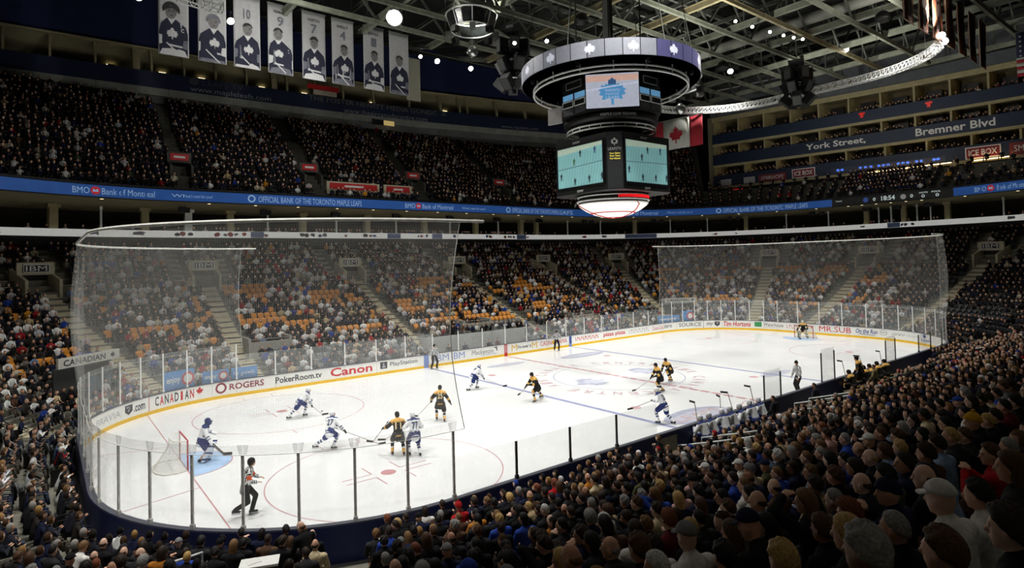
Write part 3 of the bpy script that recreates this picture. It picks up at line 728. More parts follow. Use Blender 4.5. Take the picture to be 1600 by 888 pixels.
for ai, (wh, s) in enumerate(AISLES):
    if wh in ('near', 'nl', 'left'): continue
    n = ring_n(s); a = math.atan2(n.y, n.x)
    r = empty('aisle_stairs', ring(s, ROW_O[0], .3), a-PI/2, 'pale concrete aisle stairs through the lower stand, ' + (names[ai] if ai < 9 else ('in the far left corner' if ai == 15 else 'left of the big net')), 'stairs')
    top = 17.0 if ai not in (3,) else 22.0
    for k in range(int((top-ROW_O[0])/ROW_D)+1):
        for h in (0, 1):
            o_ = ROW_O[k]+h*ROW_D/2
            zc = zb(ROW_O[k])+(0 if h == 0 else (zb(ROW_O[k+1])-zb(ROW_O[k]))/2)
            if step_me is None:
                mb = MB(); mb.box((0, ROW_D/4, -.09), (2*AW-.1, ROW_D/2, .22)); so = mb.build('step', M_STAIR, r); step_me = so.data
            else:
                so = bpy.data.objects.new('step', step_me); COL.objects.link(so); so.parent = r
            so.location = (0, o_-ROW_O[0], zc-.3+.03)
    if ai not in (3,):                                       # above the portal the aisle splits in two flights
        for sx in (-1, 1):
            for k in range(int((18.0-ROW_O[0])/ROW_D), NROW-1):
                so = bpy.data.objects.new('step', step_me); COL.objects.link(so); so.parent = r
                so.location = (sx*2.0, ROW_O[k]-ROW_O[0], zb(ROW_O[k])-.3+.03); so.scale = (.62, 1.6, 1)
sgn_me = S('ibm_sign_dark', 36, 40, 38, rough=.6)
pn = ['above the leftmost far stairs', 'above the second stairs from the left', 'above the third stairs', 'above the fourth stairs', 'in the far right corner', 'left of the far goal', 'behind the far goal', 'right of the far net', 'at the far right', '', '', '', '', '', '', 'in the far left corner', 'left of the big net']
for ai, (wh, s) in enumerate(AISLES):
    if wh in ('near', 'nl', 'left'): continue
    p_ = portal('stand_portal', s, 17.6, zb(17.6), 2.2, 1.75, 1.7, 'IBM', 'lower stand portal under a framed sign, ' + pn[ai], sgn_me, True)
    sg_ = [c for c in p_.children if c.name.startswith('sign')][0]
    mb = MB()
    for (x0, x1, z0, z1) in ((-.85, .85, .38, .43), (-.85, .85, -.19, -.14), (-.85, -.8, -.19, .43), (.8, .85, -.19, .43)):
        mb.box(((x0+x1)/2, 1.3-.17, 1.75+(z0+z1)/2), (x1-x0, .02, z1-z0))
    mb.build('sign_border', M_LETTER, sg_)
# pale retaining blocks low in the stand (small tunnels)
for s, off_, lab in ((-18.2+21.95, 5.6, 'left of the second stairs'), (.7+21.95, 5.2, 'behind the far penalty boxes'), (14.2+21.95, 4.6, 'right of the third stairs')):
    n = ring_n(s); z = zb(off_); r = empty('tunnel_block', ring(s, off_, z-.3), math.atan2(n.y, n.x)-PI/2, 'grey concrete tunnel mouth low in the far stand, '+lab, 'tunnel')
    mb = MB(); mb.box((0, 0, .75), (3.2, .18, 1.3)); mb.box((-1.5, 1, .9), (.2, 2, 1.6)); mb.box((1.5, 1, .9), (.2, 2, 1.6)); mb.build('front_wall', S('pale_concrete', 150, 150, 142, rough=.85, noise=.12), r)
    mb = MB(); mb.tube([(-1.9, -.6, .2), (-1.6, .1, 1.6), (1.6, .1, 1.6), (2.9, -1.2, .25)], .035, 5); mb.build('handrail', M_GREYM, r)
# blue advertising boards
def blue_board(s, off_, z, wd, h, label, txt=None, logo=False, rz=0):
    n = ring_n(s); r = empty('advertising_board', ring(s, off_, z), math.atan2(n.y, n.x)-PI/2+rz, label, 'advertising board')
    mb = MB(); mb.box((0, .05, h/2), (wd, .08, h)); mb.build('panel', S('ad_board_blue', 70, 140, 205, rough=.5), r)
    if logo:
        for rr, mm, dd in ((.36*h, M_RED, .005), (.24*h, M_LETTER, .012)):
            mk('logo', [(wd*.28+rr*math.cos(a), -dd, h*.52+rr*math.sin(a)) for a in np.linspace(0, 2*PI, 21)[:-1]], [tuple(range(20))], mm, r)
    if txt: word('lettering', txt, plane_fn((-wd*.42, -.006, h*.3), (1, 0, 0), (0, 0, 1)), M_LETTER, r, 0, wd*(.45 if logo else .8), 0, h*.42)
    return r
blue_board(-3.3, .3, .98, 1.9, 1.15, 'blue board with a red round logo behind the left corner glass', 'enjoy', True)
blue_board(-1.15, .3, .98, 1.6, .8, 'long blue board behind the glass beside the round logo board', 'enjoy', True)
blue_board(.55, .3, .98, 1.6, .8, 'blue board behind the glass at the foot of the left stairs', 'for growth')
blue_board(45.2, .3, .98, 3.2, .8, 'long blue board behind the far right corner glass', 'enjoy')
blue_board(47.6, .3, .98, 1.3, 1.2, 'square blue board with round logo behind the far corner glass', None, True)
blue_board(-6.6, 13.2, zb(13.2)+1.0, 6.4, 1.0, 'blue banner board across the far left corner of the stand, seen through the net', 'for growth')
blue_board(-9.9, 13.2, zb(13.2)+1.0, 3.4, 1.0, 'blue banner board at the left end above orange seats', 'IBM')
for s, off_, lab in ((-6.3, 3.0, 'left'), (48.6, 4.6, 'right'), (70.6, 10, 'far right')):
    n = ring_n(s); r = empty('tunnel_sign', ring(s, off_, 0), math.atan2(n.y, n.x)-PI/2, 'white tunnel sign with a leaf above the players tunnel, %s end of the rink' % lab, 'sign')
    z0 = {'left': 3.0, 'right': 2.75, 'far right': zb(off_)-.3}[lab]; mb = MB(); mb.box((0, 0, z0+.35), (4.0 if lab != 'far right' else 2.6, .14, .55)); mb.build('panel', S('tunnel_sign_white', 205, 205, 196, rough=.6), r)
    word('lettering', 'CANADIAN', plane_fn((-1.7 if lab != 'far right' else -1.1, -.08, z0+.18), (1, 0, 0), (0, 0, 1)), AD['dark'], r, 0, 2.7 if lab != 'far right' else 1.5, 0, .34)
    mk('leaf_mark', [((1.5 if lab != 'far right' else .9)+.24*x, -.08, z0+.3+.26*y) for x, y in LEAF], [tuple(range(len(LEAF)))], AD['dark'], r)
    mb = MB(); mb.box((0, .5, z0-.9 if lab != 'far right' else z0-.4), (3.6 if lab != 'far right' else 2.4, .1, 1.9 if lab != 'far right' else .9)); mb.build('tunnel_mouth', S('tunnel_grey', 62, 64, 62, rough=.9), r)

# ================================================================== GONDOLA along the far side
GP = [(-62, 44.6), (-50, 45.2), (-35, 45.2), (-24, 45.0), (-12, 44.6), (-4, 44.3), (4, 43.8), (12, 42.7), (23, 40.6), (32, 38.2), (44, 34.0)]
_gx = [g[0] for g in GP]
def gy(x): return float(np.interp(x, _gx, [g[1] for g in GP]))
def gstrip(name, x0, x1, d0, d1, z0, z1, m, parent=None, dx=3.):
    X = np.linspace(x0, x1, max(2, int((x1-x0)/dx)+1)); V = []; F = []
    for x in X: V += [(x, gy(x)+d0, z0), (x, gy(x)+d0, z1), (x, gy(x)+d1, z1), (x, gy(x)+d1, z0)]
    for i in range(len(X)-1):
        a = 4*i; b_ = a+4
        for k in range(4): F.append((a+k, b_+k, b_+(k+1) % 4, a+(k+1) % 4))
    F += [(3, 2, 1, 0), tuple(len(V)-4+k for k in range(4))]
    return mk(name, V, F, m, parent)
gond = empty('media_gondola', (0, 45, 26.6), 0, 'long dark blue media gondola with lettering hanging above the far upper stand', 'gondola')
gond.location = (0, 0, 0)
for x0 in np.arange(-60, 44, 6.5): gstrip('beam_segment', x0+.02, x0+6.48, -.2, 1.2, 27.15, 27.95, M_BEAM, gond)
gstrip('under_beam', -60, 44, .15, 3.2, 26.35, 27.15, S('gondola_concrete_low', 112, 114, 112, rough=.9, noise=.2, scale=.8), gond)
gstrip('fascia', -60, 44, 0, .15, 27.95, 29.75, M_NAVY, gond)
gstrip('floor_slab', -60, 44, .15, 4.6, 27.9, 28.1, M_DARK, gond)
gstrip('back_wall', -60, 44, 4.2, 4.4, 28, 32.4, S('gondola_back', 84, 76, 58, rough=.9, noise=.25, scale=.5), gond)
gstrip('booth_ceiling', -60, 44, .6, 4.5, 32.3, 32.5, M_CREAM, gond)
_X = np.linspace(-60, 44, 36); _V = []
for x in _X: _V += [(x, gy(x)+1.0, 32.35), (x, gy(x)+2.4, 31.6), (x, gy(x)+4.15, 30.5)]
mk('booth_soffit', _V, [f for i in range(35) for f in ((3*i, 3*i+3, 3*i+4, 3*i+1), (3*i+1, 3*i+4, 3*i+5, 3*i+2))], S('booth_soffit_olive', 150, 142, 108, rough=.85, noise=.25, scale=.4), gond)
gstrip('upper_wall', -60, 44, 1.2, 1.4, 32.5, 38.6, S('upper_blue_wall', 26, 38, 80, rough=.8, noise=.12, scale=.5), gond)
for i, x in enumerate(list(np.arange(-52.5, -34, 3.55))+[-31.2, -27.5, -23.9, -22.5, -19.4, -16.2, -12.9, -9.8, -8.3, -4.8, -1.3, 2.8, 7.8, 12.4, 15.3, 16.5, 21.1, 25.7, 30.2]):
    V = []; wide = .62 if round(x, 1) in (-23.9, -9.8) else .2     # curved bracket fin at each booth
    P = [(.2, 29.75), (.2, 30.4), (.45, 31.2), (.95, 32.3), (1.5, 32.3), (.9, 31.1), (.6, 30.3), (.55, 29.75)]
    for sx in (-1, 1): V += [(x+sx*wide/2, gy(x)+d, z) for d, z in P]
    n = len(P); F = [tuple(range(n)), tuple(range(2*n-1, n-1, -1))]+[(k, n+k, n+(k+1) % n, (k+1) % n) for k in range(n)]
    mk('booth_fin', V, F, M_CREAM, gond)
mb = MB()
for x in (-26.8, -21.9, -17.9, -11.2, -6, 3.2, 14): mb.box((x+.8, gy(x)+3.3, 30.75), (.7, .12, .08))
mb.build('booth_lamp', M_LAMPW, gond)
rr = random.Random(3); mb = MB()                               # consoles and chairs seen as dark shapes in the booths
for x in np.arange(-52, 30, 1.3):
    if rr.random() < .7: mb.box((x, gy(x)+2.2, 29.0+rr.random()*.6), (.5+rr.random()*.6, .5, 1.2+rr.random()))
tag(mb.build('booth_equipment', M_BLACK, gond), kind='stuff')
def gword(wd, x0, x1, z0, z1, m):
    return word('lettering', wd, lambda x, z: Vector((x, gy(x)-.03, z)), m, gond, x0, x1, z0, z1)
gword('www.mapleleafs.com', -18.9, -10.3, 28.0, 28.75, M_LETTERD); gword('LEAFS TV', -17.6, -13.4, 29.0, 29.6, S('dim_lettering', 74, 78, 84, rough=.7))
flat('emblem', [(-18.5+.5*math.cos(a), 29.3+.42*math.sin(a)) for a in np.linspace(0, 2*PI, 13)[:-1]], lambda x, z: Vector((x, gy(x)-.02, z)), MATS['dim_lettering'], gond)
gword('THE FOSTER HEWITT MEDIA GONDOLA', -5.8, 13.0, 29.05, 29.65, S('gondola_lettering', 118, 116, 104, rough=.7)); gword('www.theaircanadacentre.com', -1.4, 10.2, 28.0, 28.65, M_LETTERD)
gword('www.raptors.com', 21.5, 27.5, 28.02, 28.55, M_LETTERD)
ex = empty('hanging_panel', (4.6, gy(4.6)-.3, 27.0), 0, 'small yellowish lit panel on the gondola beam', 'sign'); mb = MB(); mb.box((0, 0, .2), (1.5, .1, .62)); mb.build('panel', screen('panel_glow', 214, 190, 120, .5), ex); mb = MB(); mb.box((-1.6, .05, .2), (1.6, .1, .7)); mb.build('dark_panel', M_DARK, ex)
rb = empty('gondola_sign', (-4.0, gy(-4)-.1, 30.0), 0, 'red and white sign hung in a gondola booth', 'sign'); mb = MB(); mb.box((0, 0, .75), (4.0, .12, .6)); mb.build('panel', M_RED, rb); mb = MB(); mb.box((.2, -.03, .1), (3.0, .12, .6)); mb.build('lower_panel', S('sign_cream', 200, 188, 168), rb)

# ================================================================== END FACADE: three decks of suites
FP = [(26, 48.6), (23.5, 49.0), (12, 51.2), (0, 53.2), (-12, 54.6), (-24, 55.2), (-40, 55.0)]
def fx(y): return float(np.interp(-y, [-p[0] for p in FP], [p[1] for p in FP]))
def fstrip(name, y0, y1, d0, d1, z0, z1, m, parent=None, dy=4.):
    Y = np.linspace(y0, y1, max(2, int(abs(y1-y0)/dy)+1)); V = []; F = []
    for y in Y: V += [(fx(y)+d0, y, z0), (fx(y)+d0, y, z1), (fx(y)+d1, y, z1), (fx(y)+d1, y, z0)]
    for i in range(len(Y)-1):
        a = 4*i; b_ = a+4
        for k in range(4): F.append((a+k, b_+k, b_+(k+1) % 4, a+(k+1) % 4))
    F += [(3, 2, 1, 0), tuple(len(V)-4+k for k in range(4))]
    return mk(name, V, F, m, parent)
fac = empty('suite_facade', (0, 0, 0), 0, 'three decks of private suites with blue fascias and street names at the right end', 'facade')
DK = [(18.9, 20.6), (22.2, 23.8), (25.45, 26.9)]
for k, (z0, z1) in enumerate(DK):
    fstrip('fascia', 23.5, -38, 0, .2, z0, z1, M_FASCIA, fac)
    fstrip('soffit_trim', 23.5, -38, .0, .25, z0-.36, z0, M_CREAM, fac)
    fstrip('deck_floor', 23.5, -38, .2, 5, z0, z0+.9, M_DARK, fac)
    fstrip('suite_ceiling', 23.5, -38, .3, 5, z0-.06, z0, M_CREAM, fac)
    top = DK[k+1][0] if k < 2 else 29.2
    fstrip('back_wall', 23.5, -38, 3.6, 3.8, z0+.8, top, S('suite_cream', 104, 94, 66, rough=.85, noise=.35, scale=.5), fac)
    for j, y in enumerate(np.arange(23.3, -38, -3.62 if k else -4.4)):
        mb = MB(); mb.box((fx(y)+1.9, y, (z1+top)/2-.2), (3.4, .22, top-z1+.7)); mb.build('partition', M_CREAM, fac)
        mb = MB(); mb.box((fx(y)+3.1, y-1.35, z1+.55), (.5, 1.7, 2.0)); mb.build('doorway', M_BLACK, fac)
        if j % 2: mb = MB(); mb.box((fx(y)+3.5, y-2.8, z1+1.1), (.1, .8, .6)); mb.build('picture', M_DARK, fac)
    mb = MB()
    for y in np.arange(21.5, -36, -3.62): mb.box((fx(y)+.75, y, (DK[k+1][0] if k < 2 else 29.2)-.12), (.3, 2.2, .05))
    mb.build('suite_lamp', screen('suite_light', 255, 226, 160, .8), fac)
fstrip('top_soffit', 23.5, -38, -.1, 5, 29.2, 29.5, M_CREAM, fac)
fstrip('soffit_trim', 23.5, -38, .0, .25, 28.85, 29.2, M_CREAM, fac)
fstrip('end_wall_lower', 23.5, -38, -.4, 0.1, 29.5, 31.0, M_GPANEL, fac)
fstrip('end_wall_groove', 23.5, -38, -.25, 0.1, 31.0, 31.35, M_DARK, fac)
fstrip('end_wall_upper', 23.5, -38, -.4, 0.1, 31.35, 33.4, M_GPANEL, fac)
fstrip('end_wall_trim', 23.5, -38, -.5, 0.1, 33.4, 33.55, M_ALU, fac)
fstrip('end_wall_top', 23.5, -38, -.4, 0.1, 33.55, 35.2, S('grey_wall_panel_2', 80, 84, 86, rough=.75, noise=.3, scale=1), fac)
mb = MB(); mb.box((51.5, 23.7, 24.0), (6, .4, 11)); mb.build('side_wall', S('facade_edge', 140, 134, 110, rough=.8), fac)
for (wd, ya, yb) in (('York Street,', 10.5, 3.3), ('Bremner Blvd', -2.1, -9.8)):
    word('lettering', wd, lambda x, z: Vector((fx(-x)-.03, -x, z)), M_LETTER, fac, -ya, -yb, 22.55, 23.5)
# smaller signs on the lowest fascia
def fsign(ya, yb, z0, z1, face, txt, label, border=None):
    ym = (ya+yb)/2; r = empty('fascia_sign', (fx(ym)-.02, ym, z0), math.atan2(fx(yb)-fx(ya), -(yb-ya))*0-PI/2, label, 'sign'); wd = ya-yb; h = z1-z0
    ang = math.atan2(yb-ya, fx(yb)-fx(ya)); r.rotation_euler = (0, 0, ang)
    mb = MB(); mb.box((0, -.06, h/2), (wd, .1, h)); mb.build('border' if border else 'panel', border or face, r)
    if border: mb = MB(); mb.box((0, -.11, h/2), (wd-.24, .04, h-.24)); mb.build('panel', face, r)
    if txt: word('lettering', txt, plane_fn((-wd*.4, -.14, h*.25), (1, 0, 0), (0, 0, 1)), M_LETTER, r, 0, wd*.8, 0, h*.5)
smr = S('smirnoff_red', 128, 44, 48, rough=.6); ibx = S('icebox_red', 132, 28, 42, rough=.6)
fsign(16.9, 13.1, 18.95, 20.0, smr, 'SMIRNOFF', 'dark red vodka sign on the lower blue fascia, left of the framed sign')
fsign(12.4, 9.4, 18.95, 20.25, ibx, 'ICE BOX', 'white framed dark red sign on the lower fascia beside the vodka sign, left one', M_LETTER)
fsign(-6.9, -10.2, 18.95, 20.35, ibx, 'ICE BOX', 'white framed dark red sign on the lower fascia at the far right', M_LETTER)
fsign(-10.9, -15.2, 18.9, 20.3, smr, 'SMIRNOFF', 'dark red vodka sign on the lower fascia cut by the right edge')
fsign(7.6, -5.0, 19.1, 19.75, S('fascia_screen', 50, 58, 84, rough=.5), None, 'long dim display strip with blue lights on the lower fascia')
bl = screen('blue_pixels', 70, 110, 220, 1.2); bs = empty('display_lights', (0, 0, 0), 0, 'glowing blue dots along the dim display strip', 'display lights')
for y in (6.6, 6.1, 4.0, 3.4, 2.8, 1.9, 1.4, .9, -.2, -.7, -1.2, -2.1, -2.6, -3.9, -4.3):
    flat('dot', [(y+.2*math.cos(a), 19.42+.16*math.sin(a)) for a in np.linspace(0, 2*PI, 9)[:-1]], lambda y_, z_: Vector((fx(y_)-.16, y_, z_)), bl, bs)
for (ya, yb, z0, z1, cm, lab) in ((22.4, 20.8, 19.0, 19.9, S('board_white', 205, 205, 205), 'small white board on the fascia at the column, left one'), (19.0, 17.4, 19.0, 19.9, MATS['board_white'], 'small white board on the fascia, nearer the vodka sign'), (20.6, 19.2, 17.6, 18.3, screen('red_board', 200, 40, 36, .5), 'small glowing red board under the white boards')):
    fsign(ya, yb, z0, z1, cm, None, lab)
# red jersey marks hung on the top fascia
for y, z, lab in ((3.6, 26.35, 'left'), (-3.6, 26.3, 'right')):
    r = empty('jersey_mark', (fx(y)-.05, y, z), 0, 'small glowing red jersey mark on the top blue fascia, %s one' % lab, 'sign')
    J = [(.62*a, .62*b_) for a, b_ in [(-.7, .35), (-.35, .5), (.35, .5), (.7, .35), (.55, .05), (.35, .12), (.28, -.6), (-.28, -.6), (-.35, .12), (-.55, .05)]]
    mk('mark', [(-.04, -a, b_) for a, b_ in J], [tuple(range(len(J)))], screen('jersey_red', 215, 44, 36, .3), r)
    mb = MB(); mb.box((0, 1.9, -.35), (.06, 1.8, .55)); mb.build('caption_panel', M_DARK, r)
# lit bar counter on the end tier
for (ya, yb) in ((3.2, -5.8), (-7.4, -11)):
    fstrip('counter', ya, yb, -1.0, -.8, 17.05, 17.35, S('counter_warm', 200, 160, 110, rough=.6), fac)
    mb = MB(); mb.box((fx((ya+yb)/2)-.6, (ya+yb)/2, 18.7), (.2, abs(ya-yb), .06)); mb.build('counter_lamp', screen('counter_light', 255, 214, 150, 4), fac)
fstrip('tier_back_wall', 23.5, -38, .3, .5, 14.2, 18.9, M_DARK, fac)
# ================================================================== ROOF
struct(mk('ceiling', [(-70, -50, 38.6), (75, -50, 38.6), (75, 60, 38.6), (-70, 60, 38.6)], [(0, 1, 2, 3)], M_DECK))
mb = MB(); mb.box((-62, 5, 20), (.5, 110, 40)); struct(mb.build('wall_left', M_DARK))
mb = MB(); mb.box((66, 5, 20), (.5, 110, 40)); struct(mb.build('wall_right', M_DARK))
mb = MB(); mb.box((0, 52, 20), (150, .5, 40)); struct(mb.build('wall_far', M_DARK))
mb = MB(); mb.box((0, -48, 20), (150, .5, 40)); struct(mb.build('wall_near', M_DARK))
TZ0, TZ1 = 30.0, 34.2
ordn = ['first', 'second', 'third', 'fourth', 'fifth', 'sixth', 'seventh', 'eighth', 'ninth', 'tenth', 'eleventh', 'twelfth', 'thirteenth', 'fourteenth', 'fifteenth', 'sixteenth', 'seventeenth', 'eighteenth']
brace_me = {}
def truss(y, idx):
    xs = [x for x in np.arange(-30, 50.1, 3.65)]
    vis = [x for x in xs if in_view([(x, y, TZ0)], 60)[0][0] and y < gy(x)-.5]
    if len(vis) < 2: return
    x0, x1 = min(vis)-3.65, min(max(vis)+3.65, 49)
    r = empty('roof_truss', (0, y, TZ0), 0, 'long grey steel roof truss running towards the right end, %s from the far side' % ordn[idx % 18], 'roof truss', 'long roof trusses')
    my = M_STEELY if idx in (5, 9) else M_STEEL
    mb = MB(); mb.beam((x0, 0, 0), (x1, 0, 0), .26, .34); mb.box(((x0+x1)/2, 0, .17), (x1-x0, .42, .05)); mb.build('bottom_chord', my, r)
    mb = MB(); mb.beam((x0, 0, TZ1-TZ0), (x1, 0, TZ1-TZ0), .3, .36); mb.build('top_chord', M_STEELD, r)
    k = 0; x = x0
    while x < x1-3.6:
        up = k % 2
        key = up
        if key not in brace_me:
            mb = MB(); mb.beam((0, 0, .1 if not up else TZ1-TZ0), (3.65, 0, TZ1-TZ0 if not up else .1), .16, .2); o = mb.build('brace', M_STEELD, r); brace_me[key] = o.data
        else: o = bpy.data.objects.new('brace', brace_me[key]); COL.objects.link(o); o.parent = r
        o.location = (x, 0, 0); k += 1; x += 3.65
ti = 0
for k in range(11, -9, -1):
    y = -1+4.2*k
    if y > 23: continue
    truss(y, ti); ti += 1
def purlin(x, z, wd, h, m, idx, braces=True):
    ys = [y for y in np.arange(-36, 24.5 if z < 33 else 27, 2.1) if in_view([(x, y, z)], 50)[0][0] and x < fx(y)-.6 and y < gy(x)-.6]
    if len(ys) < 2: return
    r = empty('roof_beam', (x, 0, z), 0, 'cross roof beam of grey steel spanning the arena, %s from the left' % ordn[idx % 18], 'roof beam', 'cross roof beams')
    mb = MB(); mb.beam((0, min(ys)-2, 0), (0, max(ys)+1, 0), wd, h); mb.box((0, (min(ys)+max(ys))/2, h/2), (wd*1.7, max(ys)-min(ys)+3, .05)); mb.build('beam', m, r)
    if max(ys) > 20:                                             # the beam kicks up to the far wall head
        mb = MB(); mb.beam((0, max(ys)+1, 0), (0, gy(x)+.8, 37.6-z), wd*.8, h*.8); mb.build('raking_beam', M_STEELD, r)
    if braces:
        for j, y in enumerate(ys[::2]):
            if 'v' not in brace_me:
                mb = MB(); mb.beam((0, 0, .1), (0, 0, 4.6), .12); o = mb.build('hanger', M_STEELD, r); brace_me['v'] = o.data
            else: o = bpy.data.objects.new('hanger', brace_me['v']); COL.objects.link(o); o.parent = r
            o.location = (0, y, 0)
pi = 0
for k, x in enumerate(np.arange(-15.1, 52, 7.3)):
    purlin(x, 30.5, .34, .5, M_STEELY if k in (3, 4) else M_STEEL, pi); pi += 1
for k, x in enumerate(np.arange(-11.5, 52, 3.65)):
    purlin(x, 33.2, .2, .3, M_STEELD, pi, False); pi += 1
# ventilation ducts
def duct(P, r, label):
    mb = MB(); mb.tube(P, r, 14); o = mb.build('air_duct', S('duct_grey', 150, 152, 142, rough=.6, noise=.15, scale=1), None, True)
    tag(o, label, 'air duct'); return o
duct([(28, -16, 31.6), (28, 0, 31.6), (28, 24, 31.6)], .55, 'thick grey ventilation duct crossing under the roof at the right')
duct([(34, -16, 32.4), (34, 20, 32.4)], .4, 'thinner grey ventilation duct behind the thick one')
duct([(6, 22, 32.0), (44, 22, 32.0)], .5, 'long ventilation duct under the roof towards the far right corner')
# ------------------------------------------------------------------ lighting oval: lattice truss following both ends of the rink
def oval_truss(s0, s1, z, off_, label, lit):
    r = empty('lighting_truss', (0, 0, 0), 0, label, 'lighting truss')
    Ss = ring_samples(s0, s1, .7, .42); rails = [(-.3, 0), (.3, 0), (.3, .6), (-.3, .6)]
    for a, b_ in rails:
        mb = MB(); mb.tube([ring(s, off_+a, z+b_) for s in Ss], .05, 5); mb.build('rail', M_ALU, r)
    mb = MB()
    for i, s in enumerate(Ss):
        P = [ring(s, off_+a, z+b_) for a, b_ in rails]
        for k in range(4): mb.beam(P[k], P[(k+1) % 4], .045)
        if i+1 < len(Ss):
            Q = [ring(Ss[i+1], off_+a, z+b_) for a, b_ in rails]
            mb.beam(P[0], Q[3], .04); mb.beam(P[1], Q[2], .04); mb.beam(P[0], Q[1], .04)
    tag(mb.build('lattice', M_ALU, r), kind='stuff')
    for i in range(0, len(Ss), 12):
        mb = MB(); P = ring(Ss[i], off_, z+.6); mb.tube([P, P+Vector((0, 0, 29.9-z-.6))], .02, 4); mb.build('hanger_cable', M_GREYM, r)
    return r
oval_truss(44.5, 75.4, 24.9, .6, 'curved white lattice lighting truss following the right end of the rink', True)
oval_truss(-37, -.2, 25.6, 1.6, 'curved white lattice lighting truss in front of the player banners', True)
def lamp(loc, aim, label, r=.3, strong=False, name='spotlight'):
    root = empty(name, loc, 0, label, 'lamp')
    q = (Vector(aim)-Vector(loc)).to_track_quat('Z', 'Y').to_matrix()
    mb = MB(); r *= .8; mb.lathe([(r*.45, -r*1.6), (r*.7, -r*1.3), (r*.95, -.1), (r*1.08, .02), (r*.98, .02)], n=14, M=q); mb.build('housing', M_BLACK, root, True)
    mb = MB(); mb.lathe([(0, .0), (r*.9, .0), (r*.85, .04), (0, .09)], n=14, M=q); mb.build('lens', M_LAMPS if strong else M_LAMP, root)
    mb = MB(); mb.tube([(0, 0, 0), (0, 0, r*2.6 if loc[1] < 29 else 32.45-loc[2])], .03, 5); mb.build('yoke', M_GREYM, root)
    if strong:
        l = bpy.data.lights.new('lamp_light', 'POINT'); l.energy = 900 if r > .5 else 70; l.shadow_soft_size = .15; l.color = (1, .98, .93)
        lo = bpy.data.objects.new('lamp_light', l); COL.objects.link(lo); lo.parent = root; lo.location = (Vector(aim)-Vector(loc)).normalized()*.35
    return root
mb = MB(); mb.tube([(-1.5, 30, 32.45), (16, 30, 32.45)], .06, 6); tag(mb.build('lamp_pipe', M_STEELD), 'dark steel pipe under the far roof carrying the round lamps', 'pipe')
lamp((-9.61, 14, 28.03), (-20, 0, 14), 'dazzling white floodlight beside the rightmost player banner', .85, True)
for i, (loc, aim, lab, rr_, st) in enumerate([
    ((-26.8, 16.5, 26.2), (-20, -5, 4), 'bright spotlight at the left of the first player banner', .36, False),
    ((-21.1, 17.0, 26.1), (-16, -5, 4), 'bright spotlight between the second and third player banners', .36, False),
    ((4.1, 30, 31.7), (0, -4, 5), 'bright round lamp under the roof right of the banners', .42, False),
    ((8.8, 30, 31.7), (0, -6, 5), 'round lamp on the far catwalk above the blue wall', .40, False),
    ((1.9, 30, 31.8), (0, -6, 5), 'warm tinted lamp next to the round lamp right of the banners', .30, False),
    ((-3.0, 3.2, 24.2), (-20, -15, 4), 'small square lamp left of the overhead display ring, upper one', .2, False),
    ((-5.2, 4.2, 23.9), (-20, -15, 4), 'small square lamp left of the overhead display ring, lower one', .18, False),
    ((26.5, 6.5, 28.2), (5, -10, 3), 'white roof lamp above the hanging speaker cluster', .42, False),
    ((36.5, -1.2, 30.3), (5, -10, 3), 'warm roof lamp over the right end of the lighting truss', .42, False),
    ((27.2, -12.6, 25.7), (0, -12, 10), 'dazzling lamp at the near end of the lighting truss', .42, True),
    ((25.6, -12.9, 25.75), (0, -12, 10), 'second dazzling lamp at the near end of the lighting truss', .36, True),
    ((28.7, -11.4, 25.6), (0, -12, 10), 'third dazzling lamp on the bend of the lighting truss', .36, True)]):
    lamp(loc, aim, lab, rr_, st)
for k, (u_, lab) in enumerate(zip(((17.5, .2), (20.0, .0), (22.6, -.3), (24.6, -.6), (26.0, -.9), (27.2, -1.2)), ('first', 'second', 'third', 'fourth', 'fifth', 'sixth'))):
    lamp((u_[0], u_[1]+.2, 29.5), (-10, -15, 4), 'small roof lamp in the row along a truss, %s from the left' % lab, .2)
# fixtures of the event lights themselves
for i, (x, y, z) in enumerate(LAMPS):
    if not in_view([(x, y, z)], 30)[0][0]: continue
    root = empty('event_floodlight', (x, y, z), 0, 'dark floodlight housing under the roof pointing down at the ice, %s of the rig' % ordn[i], 'lamp', 'event floodlights')
    mb = MB(); mb.lathe([(.25, .3), (.5, .1), (.62, -.25), (.66, -.5), (.6, -.5), (.45, -.1), (.0, .0)], n=16); mb.build('housing', M_BLACK, root, True)
    mb = MB(); mb.tube([(0, 0, .2), (0, 0, .9)], .05, 6); mb.build('yoke', M_GREYM, root)
